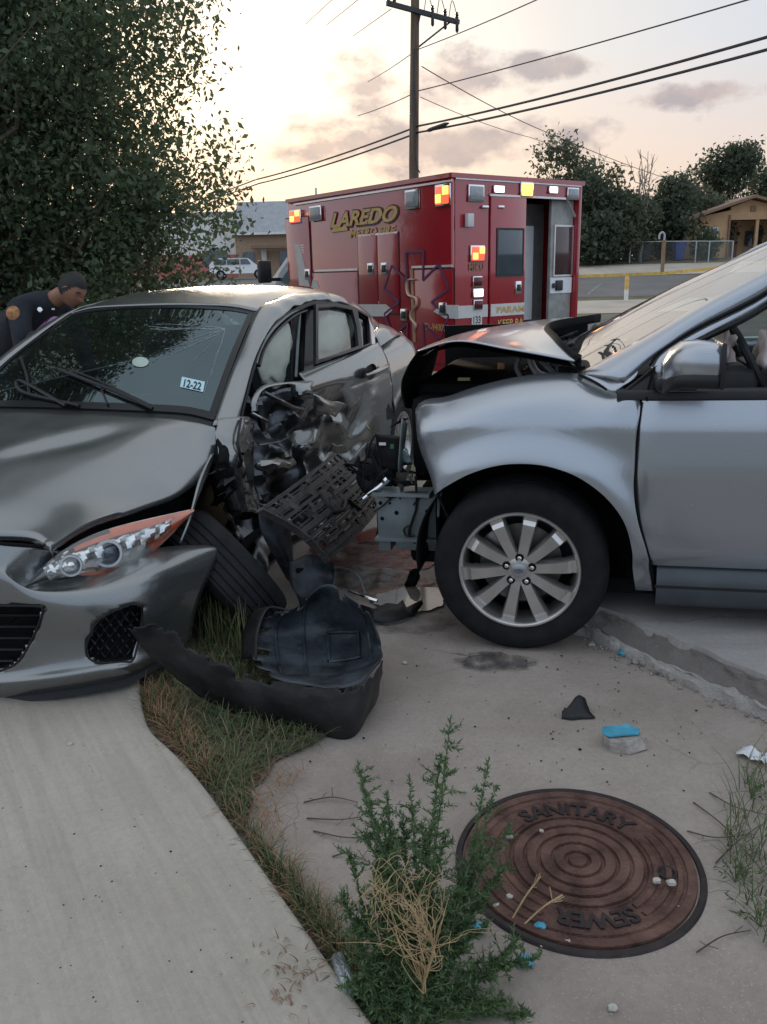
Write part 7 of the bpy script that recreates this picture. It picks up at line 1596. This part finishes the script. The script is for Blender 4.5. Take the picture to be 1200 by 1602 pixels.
stems.build('stems',m_stem,wd); leaflets('leaflets',segs,26,.0130,.0032,m_weed,wd,5)
# ---- dry tangled weed in front of it
dw=thing('dry_weed','tangled tan dead weed stems in front of the green weed','weed',loc=gz(655,1625,0)); DO=Vector(dw.location)
mb=MB(); main=[atY(655,1600,1.33)-DO,atY(665,1530,1.34)-DO,atY(678,1480,1.35)-DO,atY(650,1430,1.36)-DO]
mb.tube([V(0,0,0)]+spline(main,5),[.004]*5+[.003]*12 if False else .0032,6)
for i in range(60):
    s=spline(main,5)[rg.integers(4,16)]; P=[s]; 
    tx,ty=rg.normal(640,48),rg.normal(1425,46); e=atY(tx,ty,1.37+rg.normal(0,.03))-DO
    for k in range(1,5): P.append(s.lerp(e,k/4)+Vector(rg.normal(0,.013,3)))
    mb.tube(spline(P,4),[.0011-.00004*q_ for q_ in range(17)],4)
for i in range(26):
    a=atY(rg.normal(625,40),rg.normal(1410,30),1.40)-DO; P=[a+Vector((math.cos(t)*.035,math.sin(t)*.02,math.sin(t*1.3)*.03))+Vector(rg.normal(0,.006,3)) for t in np.linspace(rg.uniform(0,3),rg.uniform(3,6),6)]; mb.tube(spline(P,4),.0007,4)
mb.build('stems',m_dry,dw)
# a second dry stalk leaning over the cover
ds=thing('dry_stalk','two dry stalks leaning over the lower left of manhole cover','weed',loc=gz(800,1440)); D2=Vector(ds.location)
for a,b in (((800,1440),(845,1372)),((818,1448),(880,1400))):
    p=gz(*a,.004)-D2; q=gz(*b,.05)-D2; mb=MB(); mb.tube(spline([p,p.lerp(q,.5)+V(0,0,.008),q],5),.0022,5)
    for k in range(5): e=q+Vector(rg.normal(0,.014,3)); mb.tube([p.lerp(q,.75),e],.0012,4)
    mb.build('stalk',m_dry,ds)
# twigs on the ground, each its own
m_twig=pm('dark_twig',(.075,.055,.042),.9,var=.3)
tw=[([(475,1255),(520,1247),(560,1255)],'dark twig right of the brown grass, uppermost'),([(480,1280),(530,1282),(565,1278)],'dark twig below the uppermost one'),([(490,1300),(540,1310),(575,1308)],'dark twig level with the weed tips'),([(520,1340),(545,1335),(580,1350)],'dark twig lowest of the four beside weed'),([(1085,1255),(1130,1290),(1165,1330),(1200,1370)],'long thin twig at right pointing towards manhole cover'),([(1075,1300),(1120,1310),(1180,1305)],'thin twig at right lying nearly level'),([(1110,1240),(1150,1262),(1200,1275)],'thin twig at right edge above the others'),([(1120,1350),(1150,1320),(1190,1290)],'thin twig crossing the long one at right'),([(1090,1490),(1130,1465),(1175,1455)],'thin twig at right below manhole cover'),([(705,655+0),(710,660)],None)]
for pts,lab in tw:
    if lab is None: continue
    P=[gz(x,y,.004+.008*(i%2)) for i,(x,y) in enumerate(pts)]; o0=P[0]; mb=MB(); Q=spline([p-o0 for p in P],5); mb.tube(Q,[.0022-.0012*i/(len(Q)-1) for i in range(len(Q))],5)
    for k in range(3): q=Q[rg.integers(2,len(Q)-1)]; mb.tube([q,q+Vector((rg.normal(0,.02),rg.normal(0,.02),.006))],.0010,4)
    o=mb.build('twig',m_twig); o.location=o0; tag(o,lab,'twig','twigs lying on the ground')
# small seedlings
for i,(x,y,lab) in enumerate(((708,1135,None),(1175,1250,'small green seedling at the right edge above twigs'),(1150,1380,'small green seedling at right of the manhole cover'),(1190,1450,'small green seedling at the lower right edge'))):
    if lab is None: continue
    b=gz(x,y); t=thing('seedling',lab,'weed',loc=b,group='small seedlings in the concrete'); mb=MB(); sg=[]
    for k in range(7):
        e=V(rg.normal(0,.04),rg.normal(0,.03),rg.uniform(.03,.09)); mb.tube(spline([V(0,0,0),e*.5+V(0,0,.01),e],4),.0012,4); sg.append((e*.3,e))
    mb.build('stems',m_stem,t); leaflets('leaflets',sg,14,.014,.004,m_weed,t,60+i)
# ================================================================ police officer behind the sedan
hc=atY(113,452,5.9); per=thing('person','police officer in dark uniform leaning down beside the sedan','person',loc=(hc.x-.5,5.95,gh(hc.x-.5,5.95))); PP=Vector(per.location)
L3=lambda x,y,z: V(x,y,z)-PP
hx_,hz_=hc.x,hc.z
def skin_mesh(name,verts,edges,radii,root,mat,parent,sub=2):
    bm=bmesh.new(); ly=bm.verts.layers.skin.verify(); vs=[bm.verts.new(v) for v in verts]
    for a,b in edges: bm.edges.new((vs[a],vs[b]))
    for v,r_ in zip(vs,radii): v[ly].radius=(r_,r_) if isinstance(r_,float) else r_
    vs[root][ly].use_root=True
    me=bpy.data.meshes.new(name); bm.to_mesh(me); bm.free(); o=bpy.data.objects.new(name,me); col.objects.link(o)
    md=o.modifiers.new('skin','SKIN'); md.use_smooth_shade=True; s=o.modifiers.new('sub','SUBSURF'); s.levels=sub; s.render_levels=sub
    dg=bpy.context.evaluated_depsgraph_get(); m2=bpy.data.meshes.new_from_object(o.evaluated_get(dg)); bpy.data.objects.remove(o)
    vv=[v.co.copy() for v in m2.vertices]; ff=[tuple(p.vertices) for p in m2.polygons]; bpy.data.meshes.remove(m2); return vv,ff
m_skin=pm('skin',(.28,.135,.085),.55,var=.12,scale=18); m_uni=pm('navy_uniform',(.012,.014,.022),.8,var=.25,scale=20,bump=.2); m_hair=pm('black_hair',(.008,.007,.007),.6,var=.3,scale=60,bump=.6,bscale=150)
pel=L3(hx_-.62,6.05,.93); ch1=L3(hx_-.50,6.0,1.10); chest=L3(hx_-.31,5.97,1.275); nb=L3(hx_-.14,5.94,1.365); nt_=L3(hx_-.06,5.915,1.405)
rs=L3(hx_-.33,5.78,1.315); re=L3(hx_-.30,5.68,1.02); rw=L3(hx_-.16,5.62,1.16); ls=L3(hx_-.18,6.13,1.32); le=L3(hx_-.10,6.24,1.04); lw_=L3(hx_-.02,6.16,.80)
gr_z=PP.z
rh=pel+V(.02,-.10,-.05); rk=L3(hx_-.50,5.92,.48+gr_z); ra=L3(hx_-.60,5.93,.08+gr_z); rt=L3(hx_-.42,5.90,.04+gr_z); lh=pel+V(.02,.10,-.05); lk=L3(hx_-.45,6.16,.48+gr_z); la=L3(hx_-.62,6.18,.08+gr_z); lt=L3(hx_-.44,6.16,.04+gr_z)
# uniform: torso, sleeves, trousers in one surface
vv,ff=skin_mesh('uniform',[pel,ch1,chest,nb,rs,re,rw,ls,le,lw_,rh,rk,ra,lh,lk,la],[(0,1),(1,2),(2,3),(2,4),(4,5),(5,6),(2,7),(7,8),(8,9),(0,10),(10,11),(11,12),(0,13),(13,14),(14,15)],[.16,.165,.18,.085,.085,.062,.045,.085,.062,.045,.105,.075,.05,.105,.075,.05],0,m_uni,per)
# body (skin): neck, head with face, hands, one continuous surface per region joined in one mesh
hv,hf=skin_mesh('neck',[chest,nb,nt_,L3(hx_,5.9,hz_),ls,le,lw_,lw_+(lw_-le).normalized()*.05],[(0,1),(1,2),(2,3),(0,4),(4,5),(5,6),(6,7)],[.07,.065,.06,.07,.05,.04,.028,.025],0,None,None)
body=MB().add(hv,hf)
fwd=V(.72,-.30,-.62).normalized(); up=V(.6,-.2,.75); up=(up-fwd*up.dot(fwd)).normalized(); sdv=up.cross(fwd)
HC=L3(hx_,5.9,hz_)
def headpt(f,s,u): return HC+fwd*f+sdv*s+up*u
G=[]
for i in range(25):
    t=math.pi*i/24; rw_=[]
    for k in range(32):
        a=2*math.pi*k/32; d=V(math.sin(t)*math.cos(a),math.sin(t)*math.sin(a),math.cos(t)); f,s,u=d.x*.098,d.y*.076,d.z*.120
        if d.z<-.1: s*=1-.25*(-d.z-.1); f*=1+.06*(-d.z)
        fr=max(0,d.x)
        f+=.024*math.exp(-(d.y/.16)**2-((d.z+.14)/.16)**2)*(fr>0)     # nose
        f+=.010*math.exp(-((d.z-.18)/.10)**2-(d.y/.6)**2)*fr           # brow
        f-=.012*math.exp(-((abs(d.y)-.36)/.16)**2-((d.z-.04)/.10)**2)*(fr>0)   # eye sockets
        f+=.008*math.exp(-(d.y/.28)**2-((d.z+.48)/.08)**2)*(fr>0)+.010*math.exp(-(d.y/.3)**2-((d.z+.80)/.14)**2)*(fr>0)  # lips, chin
        rw_.append(headpt(f,s,u))
    G.append(rw_)
body.grid(G,closev=True)
for s in (-1,1):
    body.add(*(lambda P:(P,[(0,1,2,3),(0,3,4,5),(0,5,6,7)] ))([headpt(-.005,s*.074,.0),headpt(.012,s*.082,.03),headpt(-.01,s*.092,.036),headpt(-.026,s*.094,.02),headpt(-.026,s*.092,-.01),headpt(-.008,s*.084,-.03),headpt(.006,s*.08,-.028),headpt(.010,s*.078,.0)]))
def hand(mb,w,d,n):
    """palm and five fingers curling round n"""
    d=d.normalized(); n=(n-d*n.dot(d)).normalized(); s=d.cross(n)
    mb.grid([[w+d*t+s*(a*wd)+n*(b*.014) for a,b in ((-1,-1),(1,-1),(1,1),(-1,1))] for t,wd in ((-.02,.026),(.03,.036),(.075,.041),(.095,.040))],closev=True)
    for k,(o,l) in enumerate(((-.031,.066),(-.011,.076),(.010,.072),(.029,.058))):
        p=w+d*.09+s*o; mb.tube([p-d*.01,p+d*l*.45+n*.004,p+d*l*.75+n*l*.30,p+d*l*.80+n*l*.65],[.0095,.009,.0085,.006],7)
    p=w+d*.02+s*.030; mb.tube([p-s*.01,p+s*.025+d*.03+n*.01,p+s*.022+d*.06+n*.03],[.012,.011,.008],7)
hand(body,lw_+(lw_-le).normalized()*.03,(lw_-le),V(0,-.4,-1))
bo_=body.build('body',m_skin,per,smooth=180); rm_=bo_.modifiers.new('remesh','REMESH'); rm_.mode='VOXEL'; rm_.voxel_size=.0055; rm_.use_smooth_shade=True
dg=bpy.context.evaluated_depsgraph_get(); me2=bpy.data.meshes.new_from_object(bo_.evaluated_get(dg)); bo_.modifiers.clear(); bo_.data=me2
u=MB().add(vv,ff).map(lambda v:v+mnoise.noise_vector(v*9)*.006).build('uniform',m_uni,per,smooth=180)
g=MB(); hand(g,rw+(rw-re).normalized()*.03,(rw-re)+V(.06,0,0),V(1,0,-.2)); g.build('glove',pm('purple_glove',(.22,.11,.22),.5,var=.15),per,smooth=60)
# short hair: the part of the scalp above an uneven hairline
hairf=[];HG=[]
for i in range(37):
    t=math.pi*i/36; rw_=[]
    for k in range(48):
        a=2*math.pi*k/48; d=V(math.sin(t)*math.cos(a),math.sin(t)*math.sin(a),math.cos(t)); f,s_,u=d.x*.098,d.y*.076,d.z*.120
        if d.z<-.1: s_*=1-.25*(-d.z-.1)
        g_=1.035+.02*mnoise.noise(d*14); rw_.append((headpt(f*g_-.001,s_*g_,u*g_),d))
    HG.append(rw_)
for i in range(36):
    for k in range(48):
        d=HG[i][k][1]; lim=float(np.interp(d.x,[-1,-.2,.15,.45,1],[-.55,-.42,.12,.50,.60]))+.05*mnoise.noise(d*9)
        if d.z>lim: hairf.append((i*48+k,i*48+(k+1)%48,(i+1)*48+(k+1)%48,(i+1)*48+k))
MB().add([q[0] for r_ in HG for q in r_],hairf).build('hair',m_hair,per,smooth=180)
for s in (-1,1): MB().tube([headpt(.088,s*.018,.030),headpt(.086,s*.035,.034),headpt(.074,s*.052,.026)],.005,5).build('eyebrow',m_hair,per); MB().lathe([(0,.004),(.008,.002),(.011,-.003)],12,headpt(.080,s*.030,.008),fwd).build('eye',pm('eye_dark',(.03,.02,.02),.2),per)
# shoulder patch, badge, collar pin, radio
def onarm(t,off): return rs.lerp(re,t)+off
c=rs+V(-.015,-.078,-.03); MB().lathe([(0,.008),(.038,.006),(.048,0),(.048,-.01)],20,c,V(-.15,-1,.25)).build('shoulder_patch',pm('gold_patch',(.36,.17,.07),.7,var=.5,scale=30,detail=3),per)
MB().lathe([(0,.006),(.016,.004),(.02,-.004)],10,L3(hx_-.20,5.80,1.30),V(.3,-1,.3)).build('badge',m_chrome,per)
MB().box(L3(hx_-.12,5.83,1.30),(.02,.006,.012)).build('collar_pin',m_chrome,per)
for a,t_ in ((ra,rt),(la,lt)): MB().box((a+t_)/2+V(0,0,-.0),(.28,.10,.09),bev=.03).build('boot',m_blk,per)
